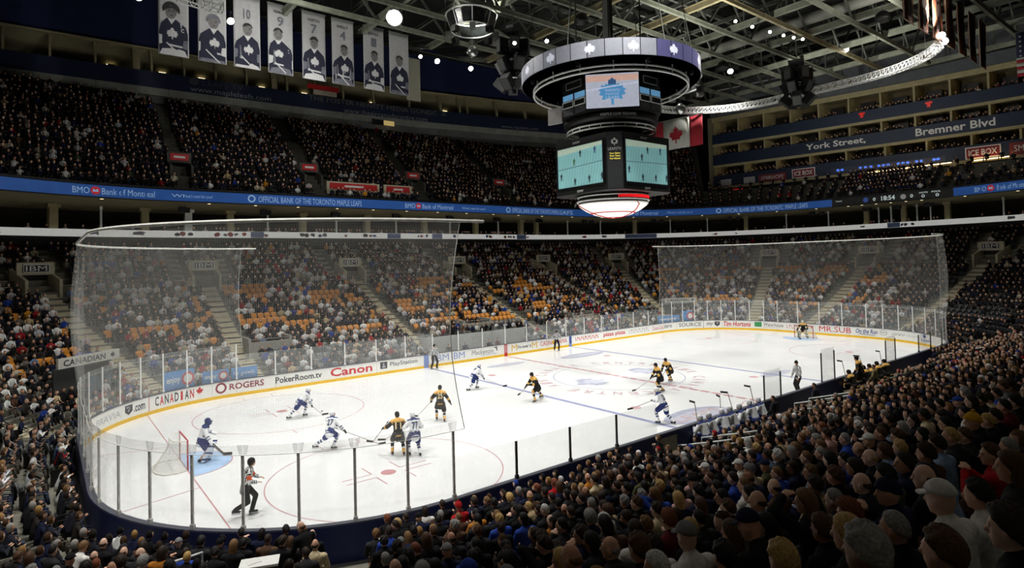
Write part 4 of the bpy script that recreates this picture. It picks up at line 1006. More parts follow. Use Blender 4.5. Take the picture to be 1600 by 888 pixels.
# ------------------------------------------------------------------ round hanging light rings
def light_ring(c, R, R2, h, label):
    r = empty('light_ring', c, 0, label, 'light ring')
    for rad, z, t in ((R, 0, .07), (R2, -h, .07)):
        mb = MB(); mb.tube([(rad*math.cos(a), rad*math.sin(a), z) for a in np.linspace(0, 2*PI, 37)[:-1]], t, 6, True); mb.build('hoop', M_ALU, r, True)
    mb = MB(); n = 24
    V = [(.96*R*math.cos(a), .96*R*math.sin(a), -.1) for a in np.linspace(0, 2*PI, n+1)[:-1]]+[(.97*R2*math.cos(a), .97*R2*math.sin(a), -h+.1) for a in np.linspace(0, 2*PI, n+1)[:-1]]
    mb.add(V, [(k, (k+1) % n, n+(k+1) % n, n+k) for k in range(n)]); mb.build('drum', S('dark_drum', 30, 32, 32, rough=.25, noise=.3, scale=2), r)
    for k in range(8):
        a = k*PI/4+.2; mb = MB(); mb.beam((R*math.cos(a), R*math.sin(a), 0), (R2*math.cos(a), R2*math.sin(a), -h), .06); mb.build('strut', M_ALU, r)
        mb = MB(); d = Vector((math.cos(a), math.sin(a), 0)); mb.box(d*(R2+.25)+Vector((0, 0, -h-.45)), (.5, .5, .5), a); mb.build('lamp_box', M_GREYM if k % 2 else M_BLACK, r)
    for k in range(3):
        a = k*2.1; mb = MB(); mb.tube([(R*math.cos(a), R*math.sin(a), 0), (R*.6*math.cos(a), R*.6*math.sin(a), 30.2-c[2]+1.5)], .02, 4); mb.build('cable', M_GREYM, r)
    mb = MB(); mb.lathe([(0, -.5), (.35, -.38), (.5, 0), (.4, .3), (.15, .5), (0, .5)], (0, 0, -h-1.9), 16); mb.build('mirror_ball', S('mirror_ball', 190, 192, 190, rough=.15, metal=.9), r, True)
    mb = MB(); mb.tube([(0, 0, -h-1.4), (0, 0, -h+.1)], .03, 5); mb.build('ball_rod', M_GREYM, r)
    return r
light_ring((-2.6, 13.2, 29.6), 2.25, 1.8, 1.25, 'round double hoop light fixture under the roof right of the floodlight')
light_ring((15.0, 4.8, 25.0), 2.0, 1.7, 1.0, 'round double hoop light fixture half hidden behind the overhead display ring')
def speakers(c, h, label):
    r = empty('speaker_cluster', c, .4, label, 'speaker cluster')
    mb = MB(); mb.tube([(0, 0, 0), (0, 0, -h)], .18, 8); mb.build('mast', M_BLACK, r)
    mb = MB(); mb.box((0, 0, .1), (2.4, 1.4, .22)); mb.build('top_frame', S('dark_frame', 60, 62, 60, rough=.5), r)
    for row, (z, rad, tilt) in enumerate(((-.25*h, 1.0, 0), (-.55*h, 1.05, .5), (-.86*h, 1.1, .85))):
        for k in range(5):
            a = k*2*PI/5+row*.3
            M = Matrix.Rotation(a, 3, 'Z') @ Matrix.Rotation(tilt, 3, 'Y')
            mb = MB(); mb.box(Vector((math.cos(a)*rad, math.sin(a)*rad, z)), (.75, .8, 1.15), M=M); sp_ = mb.build('speaker_box', M_BLACK, r)
            mb = MB(); mb.box(Vector((math.cos(a)*rad, math.sin(a)*rad, z))+M @ Vector((.39, 0, 0)), (.03, .66, .98), M=M); mb.build('grille', S('speaker_grille', 70, 72, 70, rough=.6), sp_)
        mb = MB(); mb.tube([(rad*.6*math.cos(a), rad*.6*math.sin(a), z+.4) for a in np.linspace(0, 2*PI, 13)[:-1]], .05, 5, True); mb.build('bracket_ring', M_ALU, r)
    mb = MB(); mb.tube([(0, 0, 0), (0, 0, 31-c[2])], .03, 4); mb.build('cable', M_GREYM, r)
speakers((27.4, -.2, 27.2), 4.2, 'hanging black speaker cluster in front of the suites at the right end')
speakers((-.2, 10.6, 27.8), 5.2, 'hanging black speaker cluster left of the overhead display ring')

# ================================================================== OVERHEAD SCOREBOARD
sb = empty('scoreboard', (0, 0, 0), 0, 'large hanging four sided scoreboard with video screens over centre ice', 'scoreboard')
D2 = Vector((-math.cos(math.radians(45)), -math.sin(math.radians(45)), 0))           # corner towards the camera side
A = 3.15; CH = .75
octo = [(-A+CH, -A), (A-CH, -A), (A, -A+CH), (A, A-CH), (A-CH, A), (-A+CH, A), (-A, A-CH), (-A, -A+CH)]
mb = MB(); mb.prism(octo, Matrix.Translation((0, 0, 12.75)), 3.75); mb.build('lower_housing', M_BLACK, sb)
mice = screen('video_ice', 130, 182, 182, .5, noise=.05, scale=1.5)
mline = screen('video_line', 104, 150, 154, .7)
def video(face_o, ex, nrm, key):
    """one big screen: picture of the ice with lines and small players, all flat print on the screen face"""
    f = plane_fn(face_o, ex, (0, 0, 1)); nv = Vector(nrm)
    def lay(d): return lambda x, y: f(x, y)+nv*d
    W, H = 4.3, 2.75
    fr = MB(); 
    for (x0, x1, y0, y1) in ((-.12, W+.12, -.12, 0), (-.12, W+.12, H, H+.12), (-.12, 0, 0, H), (W, W+.12, 0, H)):
        c = lay(.03)((x0+x1)/2, (y0+y1)/2); fr.box(c, (abs(ex[0])*(x1-x0)+abs(nrm[0])*.08, abs(ex[1])*(x1-x0)+abs(nrm[1])*.08, y1-y0))
    sc = fr.build('screen_frame', S('screen_frame_black', 12, 12, 13, rough=.4), sb)
    flat('screen', rect(0, W, 0, H), lay(.012), mice, sb)
    for k in range(20):                                   # diagonal mow of the screen's stripes
        x = -.9+k*.26; P = [(x, 0), (x+.05, 0), (x+.55, H*.82), (x+.5, H*.82)]
        P = [(min(max(a, 0), W), b_) for a, b_ in P]
        if P[0][0] < W and P[2][0] > 0: flat('screen_stripe', P, lay(.016), mline, sc)
    flat('screen_stripe', [(0, 1.28), (W, 1.42), (W, 1.47), (0, 1.33)], lay(.019), screen('video_blueline', 84, 112, 120, .6), sc)
    flat('screen_stripe', [(0, 2.3), (W, 2.5), (W, H), (0, H)], lay(.017), screen('video_boards', 168, 186, 168, .6), sc)
    rr_ = random.Random(key)
    pl = [(2.15, 1.95, 'd'), (1.55, 1.45, 'g' if key == 1 else 'd'), (3.5, 2.0, 'b'), (.25, .55, 'd'), (1.6, .1, 'd'), (2.95, .15, 'd'), (4.1, .2, 'd')]
    for (px, py, c) in pl:
        s_ = .5; P = [(0, 0), (.1, 0), (.16, .3), (.24, .02), (.34, .0), (.3, .5), (.42, .62), (.36, .8), (.26, .84), (.24, 1.0), (.1, 1.0), (.1, .84), (-.04, .72), (-.06, .5), (.06, .48)]
        flat('screen_figure', [(px+a*s_, py+b_*s_) for a, b_ in P], lay(.022), screen({'d': 'video_dark', 'g': 'video_green', 'b': 'video_bluefig'}[c], *{'d': (50, 66, 72), 'g': (70, 110, 70), 'b': (60, 90, 120)}[c], .4), sc)
    word('maker_lettering', 'SONY', lay(.02), M_LETTER, sb, W/2-.3, W/2+.3, -.42, -.26)
    word('maker_lettering', 'SONY', lay(.02), M_LETTER, sb, W/2-.6, W/2+.1, H+.18, H+.32)
video((-A, A-.95, 13.25), (0, -1, 0), (-1, 0, 0), 1)
video((-A+.95, -A, 13.25), (1, 0, 0), (0, -1, 0), 2)
# the corner column: crest and yellow words
cc = Vector((-A+CH/2, -A+CH/2, 0)); exx = Vector((math.sqrt(.5), -math.sqrt(.5), 0))
cf = lambda d: (lambda x, z: cc+exx*x+D2*d+Vector((0, 0, z)))
flat('column_face', rect(-.48, .48, 12.8, 16.45), cf(.012), S('column_grey', 46, 48, 50, rough=.5), sb)
flat('crest', [(.32*x, 15.75+.34*y) for x, y in CREST], cf(.02), M_LETTER, sb); flat('crest', [(.15*x, 15.8+.17*y) for x, y in CREST], cf(.026), M_BLACK, sb)
word('lettering', 'LEAFSTV', cf(.02), M_LETTER, sb, -.42, .42, 15.28, 15.46)
yl = screen('yellow_led', 232, 214, 90, .8)
for k, t in enumerate(('Your Game', 'Your Team', 'Your Channel')): word('lettering', t, cf(.02), yl, sb, -.34, .34, 15.02-k*.17, 15.13-k*.17)
# belly: rings and the pale dome
for z, rad in ((12.62, 2.45), (12.32, 2.5)):
    mb = MB(); mb.tube([(rad*math.cos(a), rad*math.sin(a), z) for a in np.linspace(0, 2*PI, 49)[:-1]], .07, 6, True); mb.build('belly_ring', M_ALU, sb, True)
mb = MB(); mb.lathe([(2.35, 12.75), (2.42, 12.3), (2.4, 12.2)], n=40); mb.build('belly_drum', M_BLACK, sb, True)
mb = MB(); n = 40; prof = [(2.46, 12.12), (2.35, 11.98), (1.9, 11.66), (1.3, 11.38), (.7, 11.22), (0, 11.16)]
mb.lathe(prof, n=n); dome = mb.build('dome', screen('dome_white', 250, 246, 236, .75, noise=.02), sb, True)
mb = MB(); mb.lathe([(1.62, 11.505), (1.5, 11.452)], n=40); mb.lathe([(.55, 11.19), (.42, 11.178)], n=24); mb.build('dome_ring', M_RED, sb)
mb = MB()
for k in range(3):
    a = .4+k*2.1; P = [(r_*math.cos(a+.12*i), r_*math.sin(a+.12*i), z_-.022) for i, (r_, z_) in enumerate(prof)]; mb.tube(P, .045, 4)
mb.build('dome_stripe', M_RED, sb)
redled = screen('red_led', 225, 30, 34, 1.0)
mb = MB()
for k in range(26):
    a = math.radians(232+k*3.6); h = .1+.08*((k*7) % 3); mb.box((2.5*math.cos(a), 2.5*math.sin(a), 12.47), (.05, .1, .14+h*.5), a)
mb.build('led_ticker', redled, sb)
# neck with white lattice ring, black drum with words
for z, rad in ((17.0, 3.1), (17.25, 3.1)):
    mb = MB(); mb.tube([(rad*math.cos(a), rad*math.sin(a), z) for a in np.linspace(0, 2*PI, 49)[:-1]], .06, 6, True); mb.build('neck_ring', M_ALU, sb, True)
mb = MB()
for k in range(24): a = 2*PI*k/24; mb.box((3.1*math.cos(a), 3.1*math.sin(a), 17.12), (.05, .05, .25), a)
mb.build('ring_tie', M_ALU, sb)
mb = MB(); mb.lathe([(2.2, 16.4), (2.3, 17.3), (2.9, 17.45), (3.3, 17.6), (3.3, 17.95), (2.9, 18.05)], n=40); mb.build('neck_drum', M_BLACK, sb, True)
word('lettering', 'MAPLE LEAF SQUARE', lambda x, z: Vector((3.31*math.cos(PI*1.25+x/3.31), 3.31*math.sin(PI*1.25+x/3.31), z)), M_LETTER, sb, -.8, 1.6, 17.68, 17.88)
# upper block: eight sides, leaf screen to the near corner, blue window strips on the flanks
Wf, Wd = 1.72, 2.25
hb = Wf+Wd*math.sqrt(.5)
pts = [(Wf, -hb), (hb, -Wf), (hb, Wf), (Wf, hb), (-Wf, hb), (-hb, Wf), (-hb, -Wf), (-Wf, -hb)]
Rm = Matrix.Rotation(PI/4, 3, 'Z'); pr = [(Rm @ Vector((x, y, 0))) for x, y in pts]
mb = MB(); mb.prism([(p.x, p.y) for p in pr], Matrix.Translation((0, 0, 18.05)), 2.35); mb.build('upper_housing', M_BLACK, sb)
def usc(z0, z1, name, x0, x1, m, d, base=hb):
    return flat(name, rect(x0, x1, z0, z1), lambda x, z: D2*(base+d)+exx*x+Vector((0, 0, z)), m, sb)
usc(18.2, 20.45, 'leaf_screen', -1.72, 1.72, screen('leafscreen_grey', 186, 190, 206, .7), .03)
usc(19.95, 20.35, 'leaf_screen_band', -1.7, 1.7, screen('leafscreen_peach', 216, 176, 160, .7), .036)
lf = lambda d: (lambda x, z: D2*(hb+d)+exx*x+Vector((0, 0, z)))
flat('screen_leaf', [(1.22*x, 18.98+1.2*y) for x, y in CREST], lf(.042), screen('leafscreen_blue', 84, 150, 200, .7), sb)
flat('screen_leaf_top', [(1.22*x, 18.98+1.2*y) for x, y in [(0, 1), (.14, .86), (.2, .9), (.22, .62), (-.22, .62), (-.2, .9), (-.14, .86)]], lf(.046), screen('leafscreen_navy', 60, 96, 140, .6), sb)
for k, (t, w_) in enumerate((('TORONTO', .5), ('MAPLE', .42), ('LEAFS', .42))): word('screen_lettering', t, lf(.05), screen('leafscreen_text', 170, 190, 216, .7), sb, -w_, w_, 19.25-k*.24, 19.42-k*.24)
flat('screen_sheen', [(-1.72, 19.35), (1.72, 19.75), (1.72, 19.82), (-1.72, 19.44)], lf(.054), screen('leafscreen_sheen', 200, 206, 222, .7), sb)
bw = screen('window_strip_blue', 108, 166, 210, .55)
for sgn_ in (-1, 1):
    a = exx*(sgn_*Wf)+D2*hb; b_ = exx*(sgn_*hb)+D2*Wf; e = (b_-a).normalized(); nn = (a+b_).normalized(); L_ = (b_-a).length
    g = lambda d: (lambda x, z: a+e*x+nn*d+Vector((0, 0, z)))
    for k in range(2):
        x0 = .08+k*L_*.5; x1 = L_*.5-.06+k*L_*.5
        flat('window_strip', rect(x0, x1, 19.1, 19.5), g(.015), bw, sb)
        flat('panel_grey', rect(x0, x1, 18.1, 18.55), g(.012), S('panel_grey', 70, 72, 74, rough=.6), sb)
        mb = MB()
        for (xa, za, xb, zb_) in ((x0, 18.62, x1, 18.62), (x0, 19.02, x1, 19.02), (x0, 18.62, x0, 19.02), (x1, 18.62, x1, 19.02)): mb.beam(g(.05)(xa, za), g(.05)(xb, zb_), .05)
        mb.build('window_frame', M_ALU, sb)
    mb = MB()
    for (xa, za, xb, zb_) in ((.2, 19.75, 1.6, 19.75), (.2, 20.2, 1.6, 20.2), (.2, 19.75, .2, 20.2), (1.6, 19.75, 1.6, 20.2)): mb.beam(g(.25)(xa, za), g(.25)(xb, zb_), .05)
    mb.build('outrigger_frame', M_GREYM, sb)
# white panels seen on the flanks
for yy_, xx_ in ((3.6, -2.0),):
    mb = MB(); mb.box((xx_, yy_, 18.9), (.1, 1.2, 1.2), .3); mb.build('side_board', S('side_board_white', 200, 196, 194, rough=.6), sb)
# big LED ring
mb = MB(); n = 72; R1, R0 = 6.25, 5.95; z0, z1 = 20.65, 21.75
prof = [(R1-.03, z0), (R1-.03, z1), (R0, z1), (R0, z0), (R1-.03, z0)]
mb.lathe(prof, n=n); mb.build('led_ring_frame', M_BLACK, sb)
for k in range(36):                                          # LED ring panels, one by one
    a0 = 2*PI*k/36+.004; a1 = 2*PI*(k+1)/36-.004; V = []
    for a in np.linspace(a0, a1, 4):
        for z in (z0+.02, z1-.02): V.append((R1*math.cos(a), R1*math.sin(a), z))
    g_ = 150+8*((k*5) % 4); dirn = math.cos((a0+a1)/2-math.radians(268)); tint = dirn > .94
    mk('led_panel', V, [(2*i, 2*i+2, 2*i+3, 2*i+1) for i in range(3)], screen('led_violet', 84, 82, 124, .36) if tint else screen('led_grey_%d' % (k % 3), 142+k % 3*10, 144+k % 3*10, 154+k % 3*10, .34), sb)
lw = screen('led_leaf', 214, 216, 230, .6)
for k, deg in enumerate((161, 186, 211.5, 236, 262, 292)):
    a = math.radians(deg); fn = lambda x, z: Vector(((R1+.012)*math.cos(a+x/R1), (R1+.012)*math.sin(a+x/R1), z))
    flat('led_leaf', [(.5*x, 21.08+.48*y) for x, y in CREST], fn, lw, sb)
for rad, z in ((5.4, 20.35), (5.4, 20.05)):
    mb = MB(); mb.tube([(rad*math.cos(a), rad*math.sin(a), z) for a in np.linspace(0, 2*PI, 73)[:-1]], .075, 6, True); mb.build('ring_rail', M_ALU, sb, True)
for k in range(16):
    a = 2*PI*k/16; mb = MB(); mb.beam((5.4*math.cos(a), 5.4*math.sin(a), 20.0), (5.4*math.cos(a), 5.4*math.sin(a), 20.7), .06); mb.build('ring_post', M_ALU, sb)
    mb = MB(); mb.beam((6.0*math.cos(a), 6.0*math.sin(a), 20.75), (2.2*math.cos(a), 2.2*math.sin(a), 20.9), .08, .12); mb.build('spoke', S('spoke_dark', 40, 41, 42, rough=.5), sb)
    if k % 2: mb = MB(); mb.lathe([(0, 0), (.12, 0), (.15, .25), (0, .3)], (5.75*math.cos(a), 5.75*math.sin(a), 20.4), 10); mb.build('ring_lamp', M_BLACK, sb)
for (x, y) in ((1.6, 1.6), (-1.6, 1.6), (1.6, -1.6), (-1.6, -1.6)):
    mb = MB(); mb.tube([(x, y, 20.3), (x, y, 30)], .05, 5); mb.build('hoist_cable', M_STEELD, sb)
for k in range(6):
    a = k*PI/3+.3; mb = MB(); mb.tube([(6.05*math.cos(a), 6.05*math.sin(a), 21.7), (4.6*math.cos(a), 4.6*math.sin(a), 30)], .03, 4); mb.build('hoist_cable', M_STEELD, sb)
mb = MB(); mb.box((0, 0, 25.5), (.5, .5, 9)); mb.build('mast', M_STEELD, sb)

# ================================================================== PLAYER BANNERS
bt = S('banner_cloth', 206, 206, 208, rough=.85, noise=.06, scale=3); bn = S('banner_navy_print', 48, 50, 70, rough=.85, noise=.15, scale=3); bg = S('banner_grey_print', 128, 130, 142, rough=.85, noise=.2, scale=4)
bf = S('banner_face_print', 140, 138, 137, rough=.85, noise=.2, scale=6); bh = S('banner_hair_print', 60, 60, 62, rough=.85, noise=.2); bw_ = S('banner_white_print', 232, 232, 234, rough=.85, noise=.04)
BN = [(-23.65, '', ''), (-20.88, '', ''), (-18.2, '', '10'), (-15.45, 'KENNEDY', '9'), (-12.5, 'HORTON', '7'), (-9.77, 'KELLY', '4'), (-6.68, 'BOWER', '1'), (-3.98, '', '')]
blab = ['leftmost banner, player with dark curly hair in a dark jersey', 'second banner from the left, fair player holding a stick low', 'third banner from the left, dark haired player leaning on his stick', 'fourth banner, upright player with leaf crest and the number 9', 'fifth banner, player bent forward under the number 7', 'sixth banner, crouching player in a bluish print', 'seventh banner, balding player with a broad leaf crest', 'rightmost banner, player leaning left with a white stripe']
def banner(i, xc, top, num):
    w2, h = 1.06, 6.1; r = empty('player_banner', (xc, 24, 25.1), 0, 'white hanging player banner, '+blab[i], 'banner', 'retired player banners')
    nx, nz_ = 12, 14; V = []; F = []
    dy = lambda x, z: .014*math.sin(x*9+i)+.012*math.sin(z*.9+i*2)
    for j in range(nz_+1):
        for k in range(nx+1): x = -w2+2*w2*k/nx; z = h*j/nz_; V.append((x, dy(x, z), z))
    F = [(j*(nx+1)+k, j*(nx+1)+k+1, (j+1)*(nx+1)+k+1, (j+1)*(nx+1)+k) for j in range(nz_) for k in range(nx)]
    cl = mk('cloth', V, F, bt, r, True)
    sol = cl.modifiers.new('Solidify', 'SOLIDIFY'); sol.thickness = .012; sol.offset = 1
    fn = lambda d: (lambda x, z: Vector((x, dy(x, z)-.035-d*1.5, z)))
    def pr_(name, P, m, d, par): return flat(name, P, fn(d), m, par)
    le = (-.15, .1, .05, -.2, .0, .1, .05, .0)[i]; cz = (3.45, 3.3, 3.3, 3.45, 3.35, 3.25, 3.3, 3.3)[i]; tl = (.0, .1, .12, -.1, .0, .15, .0, .1)[i]
    fig = pr_('portrait_body', [(-.98, .02), (.98, .02), (1.0, cz-1.6), (.86, cz-1.05+tl), (.34+le, cz-.55), (-.34+le, cz-.55), (-.86, cz-1.0-tl), (-1.0, cz-1.6)], bn, .0, cl)
    pr_('portrait_trousers', [(-.98, .02), (.98, .02), (.75, .5), (.1, .62), (-.8, .45)], bg if i % 2 else bw_, .006, fig)
    pr_('portrait_sleeve', [(-1.0, .75), (-.66, .95), (-.62, 1.5), (-1.0, 1.55)], bw_ if i in (0, 1, 3) else bg, .006, fig)
    pr_('portrait_sleeve', [(.62, .7), (1.0, .6), (1.0, 1.35), (.68, 1.3)], bw_ if i in (1, 3, 6) else bg, .006, fig)
    pr_('portrait_arm_shade', [(-.62, cz-1.5), (-.52, cz-1.4), (-.42, .9), (-.58, .8)], bg, .007, fig)
    pr_('portrait_stripe', [(-.6, .78), (.6, .70), (.6, .84), (-.6, .92)], bw_, .008, fig)
    pr_('portrait_leaf', [(.05+le+.55*x, cz-1.85+.62*y) for x, y in CREST], bw_, .01, fig)
    pr_('portrait_collar', [(-.28+le, cz-.52), (.28+le, cz-.52), (le, cz-.98)], bw_, .012, fig)
    pr_('portrait_stick', [(-.55, .95), (-.45, 1.0), (.6, .05), (.46, .04)], bw_, .014, fig)
    pr_('portrait_face', [(le+.36*math.cos(a)*(1-.12*(math.sin(a) < -.3)), cz-.05+.52*math.sin(a)) for a in np.linspace(0, 2*PI, 25)[:-1]], bf, .016, fig)
    hr = (.60, .52, .40, .41, .41, .37, .37, .40)[i]
    pr_('portrait_hair', [(le+hr*math.cos(a), cz+.14+hr*1.08*math.sin(a)) for a in np.linspace(-.35 if i < 2 else .05, PI+(.35 if i < 2 else -.05), 15)]+[(le-.27, cz+.22), (le, cz+.3), (le+.27, cz+.22)], bh if i != 1 else bg, .02, fig)
    for sx in (-1, 1):
        pr_('portrait_eye', [(le+sx*.14+.065*math.cos(a), cz+.05+.035*math.sin(a)) for a in np.linspace(0, 2*PI, 9)[:-1]], bh, .022, fig)
        pr_('portrait_brow', rect(le+sx*.14-.09, le+sx*.14+.09, cz+.13, cz+.165), bh, .022, fig)
    pr_('portrait_nose', [(le-.03, cz+.05), (le+.03, cz+.05), (le+.07, cz-.12), (le-.07, cz-.12)], bg, .021, fig)
    pr_('portrait_mouth', rect(le-.13, le+.13, cz-.3, cz-.255), bh, .022, fig)
    pr_('portrait_cheek', [(le+.16, cz-.35), (le+.3, cz-.2), (le+.34, cz+.1), (le+.26, cz-.05)], bg, .0205, fig)
    if i == 0 or i == 3: word('captain_letter', 'C', fn(.014), bw_, fig, .5, .72, cz-1.5, cz-1.2)
    if num: word('banner_number', num, fn(.01), bg, cl, -.28, .28, h-1.9, h-1.05)
    if top: word('banner_name', top, fn(.01), bh, cl, -.55, .55, h-.82, h-.55)
    mb = MB(); mb.tube([(-w2-.05, 0, h+.03), (w2+.05, 0, h+.03)], .05, 6); mb.build('top_rod', M_GREYM, r)
    for sx in (-1, 1): mb = MB(); mb.tube([(sx*.9, 0, h), (sx*.9, 0, h+3)], .012, 4); mb.build('hanging_wire', M_GREYM, r)
for i, (x, t, nmb) in enumerate(BN): banner(i, x, t, nmb)
mb = MB(); mb.box((-1.75, 25.2, 27.3), (1.6, .05, 4.4)); tag(mb.build('plain_banner', S('plain_banner', 176, 174, 156, rough=.85)), 'plain cream banner half behind the rightmost player banner', 'banner')
# brown banners high at the right
bb = S('brown_banner', 150, 82, 54, rough=.85, noise=.25, scale=2); bd_ = S('brown_banner_dark', 66, 42, 36, rough=.85, noise=.2); be = S('banner_edge', 178, 166, 146, rough=.8)
for k in range(7):
    x = 19.1+k*3.15; r = empty('heritage_banner', (x, -12.7, 25.4), 0, 'brown and dark red hanging banner high at the right, %s from the left' % ordn[k], 'banner', 'brown banners')
    V = [(-1.0, .06*math.sin(z*1.3+k), z) for z in np.linspace(0, 4.4, 9)]+[(1.0, .06*math.sin(z*1.1+k+1), z) for z in np.linspace(0, 4.4, 9)]
    cl = mk('cloth', V, [(j, 9+j, 10+j, j+1) for j in range(8)], bb, r, True); sol = cl.modifiers.new('Solidify', 'SOLIDIFY'); sol.thickness = .05
    for z0 in (.5, 1.8, 3.0): mk('motif', [(-.6+.9*a, -.1, z0+1.3*b_) for a, b_ in ((0, 0), (.5, -.2), (1.2, .3), (1.0, .9), (.4, 1.0), (.1, .6))], [tuple(range(6))], bd_, cl)
    mb = MB(); mb.tube([(-1.02, 0, 4.4), (-1.02, 0, -.02), (1.02, 0, -.02)], .035, 4); mb.build('hem', be, r)
    for sx in (-.8, .8): mb = MB(); mb.tube([(sx, 0, 4.35), (sx, 0, 4.95)], .015, 4); mb.build('hanging_wire', M_GREYM, r)
# flags
def flag(o, ex, W, H, parts, label):
    r = empty('national_flag', o, 0, label, 'flag'); e = Vector(ex).normalized(); nn = Vector((e.y, -e.x, 0))
    wv = lambda x, z: e*x+nn*(.08*math.sin(x*2.1))+Vector((0, 0, z))
    for name, m_, polys, d in parts:
        for P in polys:
            if len(P) == 4 and name != 'star':                # cloth strips follow the folds
                x0, x1 = P[0][0], P[1][0]; z0, z1 = P[0][1], P[2][1]; X = np.linspace(x0, x1, 7)
                V = [wv(x, z)+nn*d for x in X for z in (z0, z1)]
                ob = mk(name, V, [(2*i, 2*i+2, 2*i+3, 2*i+1) for i in range(6)], m_, r, True); so = ob.modifiers.new('Solidify', 'SOLIDIFY'); so.thickness = .02
            else: mk(name, [wv(x, z)+nn*d for x, z in P], [tuple(range(len(P)))], m_, r)
    mb = MB(); mb.tube([wv(-.1, H+.05), wv(W+.1, H+.05)], .05, 5); mb.build('rod', M_GREYM, r)
    return r
fr_ = S('flag_red', 160, 32, 46, rough=.85, noise=.1, scale=1); fw_ = S('flag_white', 178, 180, 172, rough=.85, noise=.08, scale=1); fb_ = S('flag_navy', 34, 40, 66, rough=.85)
flag((25.0, 16.2, 20.75), (.12, -1, 0), 6.6, 3.4, [('red_bar', fr_, [rect(0, 1.65, 0, 3.4), rect(4.95, 6.6, 0, 3.4)], 0), ('white_field', fw_, [rect(1.65, 4.95, 0, 3.4)], 0), ('maple_leaf', fr_, [[(3.3+1.4*x, 1.3+1.35*y) for x, y in LEAF]], .05)], 'red and white flag with a red maple leaf hanging right of the scoreboard')
stars = [[(.28+.62*i+.09*math.cos(a), 1.85+.44*j+.09*math.sin(a)) for a in np.linspace(0, 2*PI, 6)[:-1]] for i in range(4) for j in range(5)]
flag((38.0, -15.1, 23.9), (.25, -1, 0), 6.2, 4.0, [('canton', fb_, [rect(0, 2.6, 1.7, 4.0)], .04)] + [('stripe', fr_ if k % 2 == 0 else fw_, [rect(0, 6.2, k*4/13, (k+1)*4/13)], 0) for k in range(13)] + [('star', fw_, stars, .09)], 'stars and stripes flag cut by the right edge high under the roof')
# ================================================================== FIGURES
TMP = bpy.data.scenes.new('workbench')
def _sphere(n=10, m=7):
    V = [(0, 0, 1)]; F = []
    for j in range(1, m):
        t = PI*j/m
        for k in range(n): a = 2*PI*k/n; V.append((math.sin(t)*math.cos(a), math.sin(t)*math.sin(a), math.cos(t)))
    V.append((0, 0, -1)); e = len(V)-1
    for k in range(n): F.append((0, 1+k, 1+(k+1) % n)); F.append((e, 1+(m-2)*n+(k+1) % n, 1+(m-2)*n+k))
    for j in range(m-2):
        for k in range(n): a = 1+j*n; F.append((a+k, a+n+k, a+n+(k+1) % n, a+(k+1) % n))
    return np.array(V), F
SPH = _sphere()
class Blob:
    """tapered limbs and ellipsoids that are fused into one continuous skin"""
    def __init__(s): s.P = []
    def cap(s, a, b, r0, r1=None, flat_=1., key=None):
        s.P.append((Vector(a), Vector(b), r0, r0 if r1 is None else r1, flat_, key)); return s
    def ell(s, c, r, key=None, R=None): s.P.append((Vector(c), r, R, key)); return s
    def raw(s):
        V = []; F = []
        for p in s.P:
            n = len(V)
            if len(p) == 4:
                c, r, R, _ = p
                for v in SPH[0]:
                    q = Vector((v[0]*r[0], v[1]*r[1], v[2]*r[2])); V.append((R @ q if R else q)+c)
                F += [tuple(i+n for i in f) for f in SPH[1]]
            else:
                a, b, r0, r1, fl, _ = p; d = b-a; L_ = max(d.length, 1e-4); q = d.normalized().to_track_quat('Z', 'Y').to_matrix()
                for v in SPH[0]:
                    r = r0 if v[2] < 0 else r1                      # bottom half at a, top half at b
                    base = a if v[2] < 0 else b
                    if abs(v[2]) < 1e-6: pass
                    V.append(base+q @ Vector((v[0]*r, v[1]*r*fl, v[2]*r)))
                F += [tuple(i+n for i in f) for f in SPH[1]]
        return V, F
    def bone(s, q):
        best = None
        for p in s.P:
            if len(p) == 4:
                c, r, R, k = p; d = q-c; dd = math.sqrt(sum((d[i]/r[i])**2 for i in range(3)))-1; t = d.z/r[2]; dd *= min(r)
            else:
                a, b, r0, r1, fl, k = p; ab = b-a; t = max(0, min(1, (q-a).dot(ab)/max(ab.length_squared, 1e-8)))
                dd = (q-a-ab*t).length-(r0+(r1-r0)*t)
            if best is None or dd < best[0]: best = (dd, k, t)
        return best
    def skin(s, voxel=.03, ratio=1., smooth=3):
        V, F = s.raw(); me = bpy.data.meshes.new('b'); me.from_pydata([tuple(v) for v in V], [], F)
        o = bpy.data.objects.new('b', me); TMP.collection.objects.link(o)
        md = o.modifiers.new('r', 'REMESH'); md.mode = 'VOXEL'; md.voxel_size = voxel
        if smooth: sm = o.modifiers.new('s', 'SMOOTH'); sm.iterations = smooth; sm.factor = .5
        if ratio < 1: dc = o.modifiers.new('d', 'DECIMATE'); dc.ratio = ratio
        vl = TMP.view_layers[0]; vl.update(); dg = vl.depsgraph
        ev = o.evaluated_get(dg).to_mesh()
        W = [v.co.copy() for v in ev.vertices]; G = [tuple(p.vertices) for p in ev.polygons]
        o.evaluated_get(dg).to_mesh_clear(); bpy.data.objects.remove(o); bpy.data.meshes.remove(me)
        return W, G
    def make(s, name, m, parent=None, colf=None, voxel=.03, ratio=1., smooth=3, mi=None):
        W, G = s.skin(voxel, ratio, smooth); col = None; mis = None
        cen = None
        if colf or mi: cen = [sum((W[i] for i in f), Vector())/len(f) for f in G]
        if colf:
            col = []
            for c in cen:
                _, k, t = s.bone(c); col.append(colf(k, t, c))
        if mi: mis = [mi(c) for c in cen]
        return mk(name, W, G, m, parent, True, mis, col)
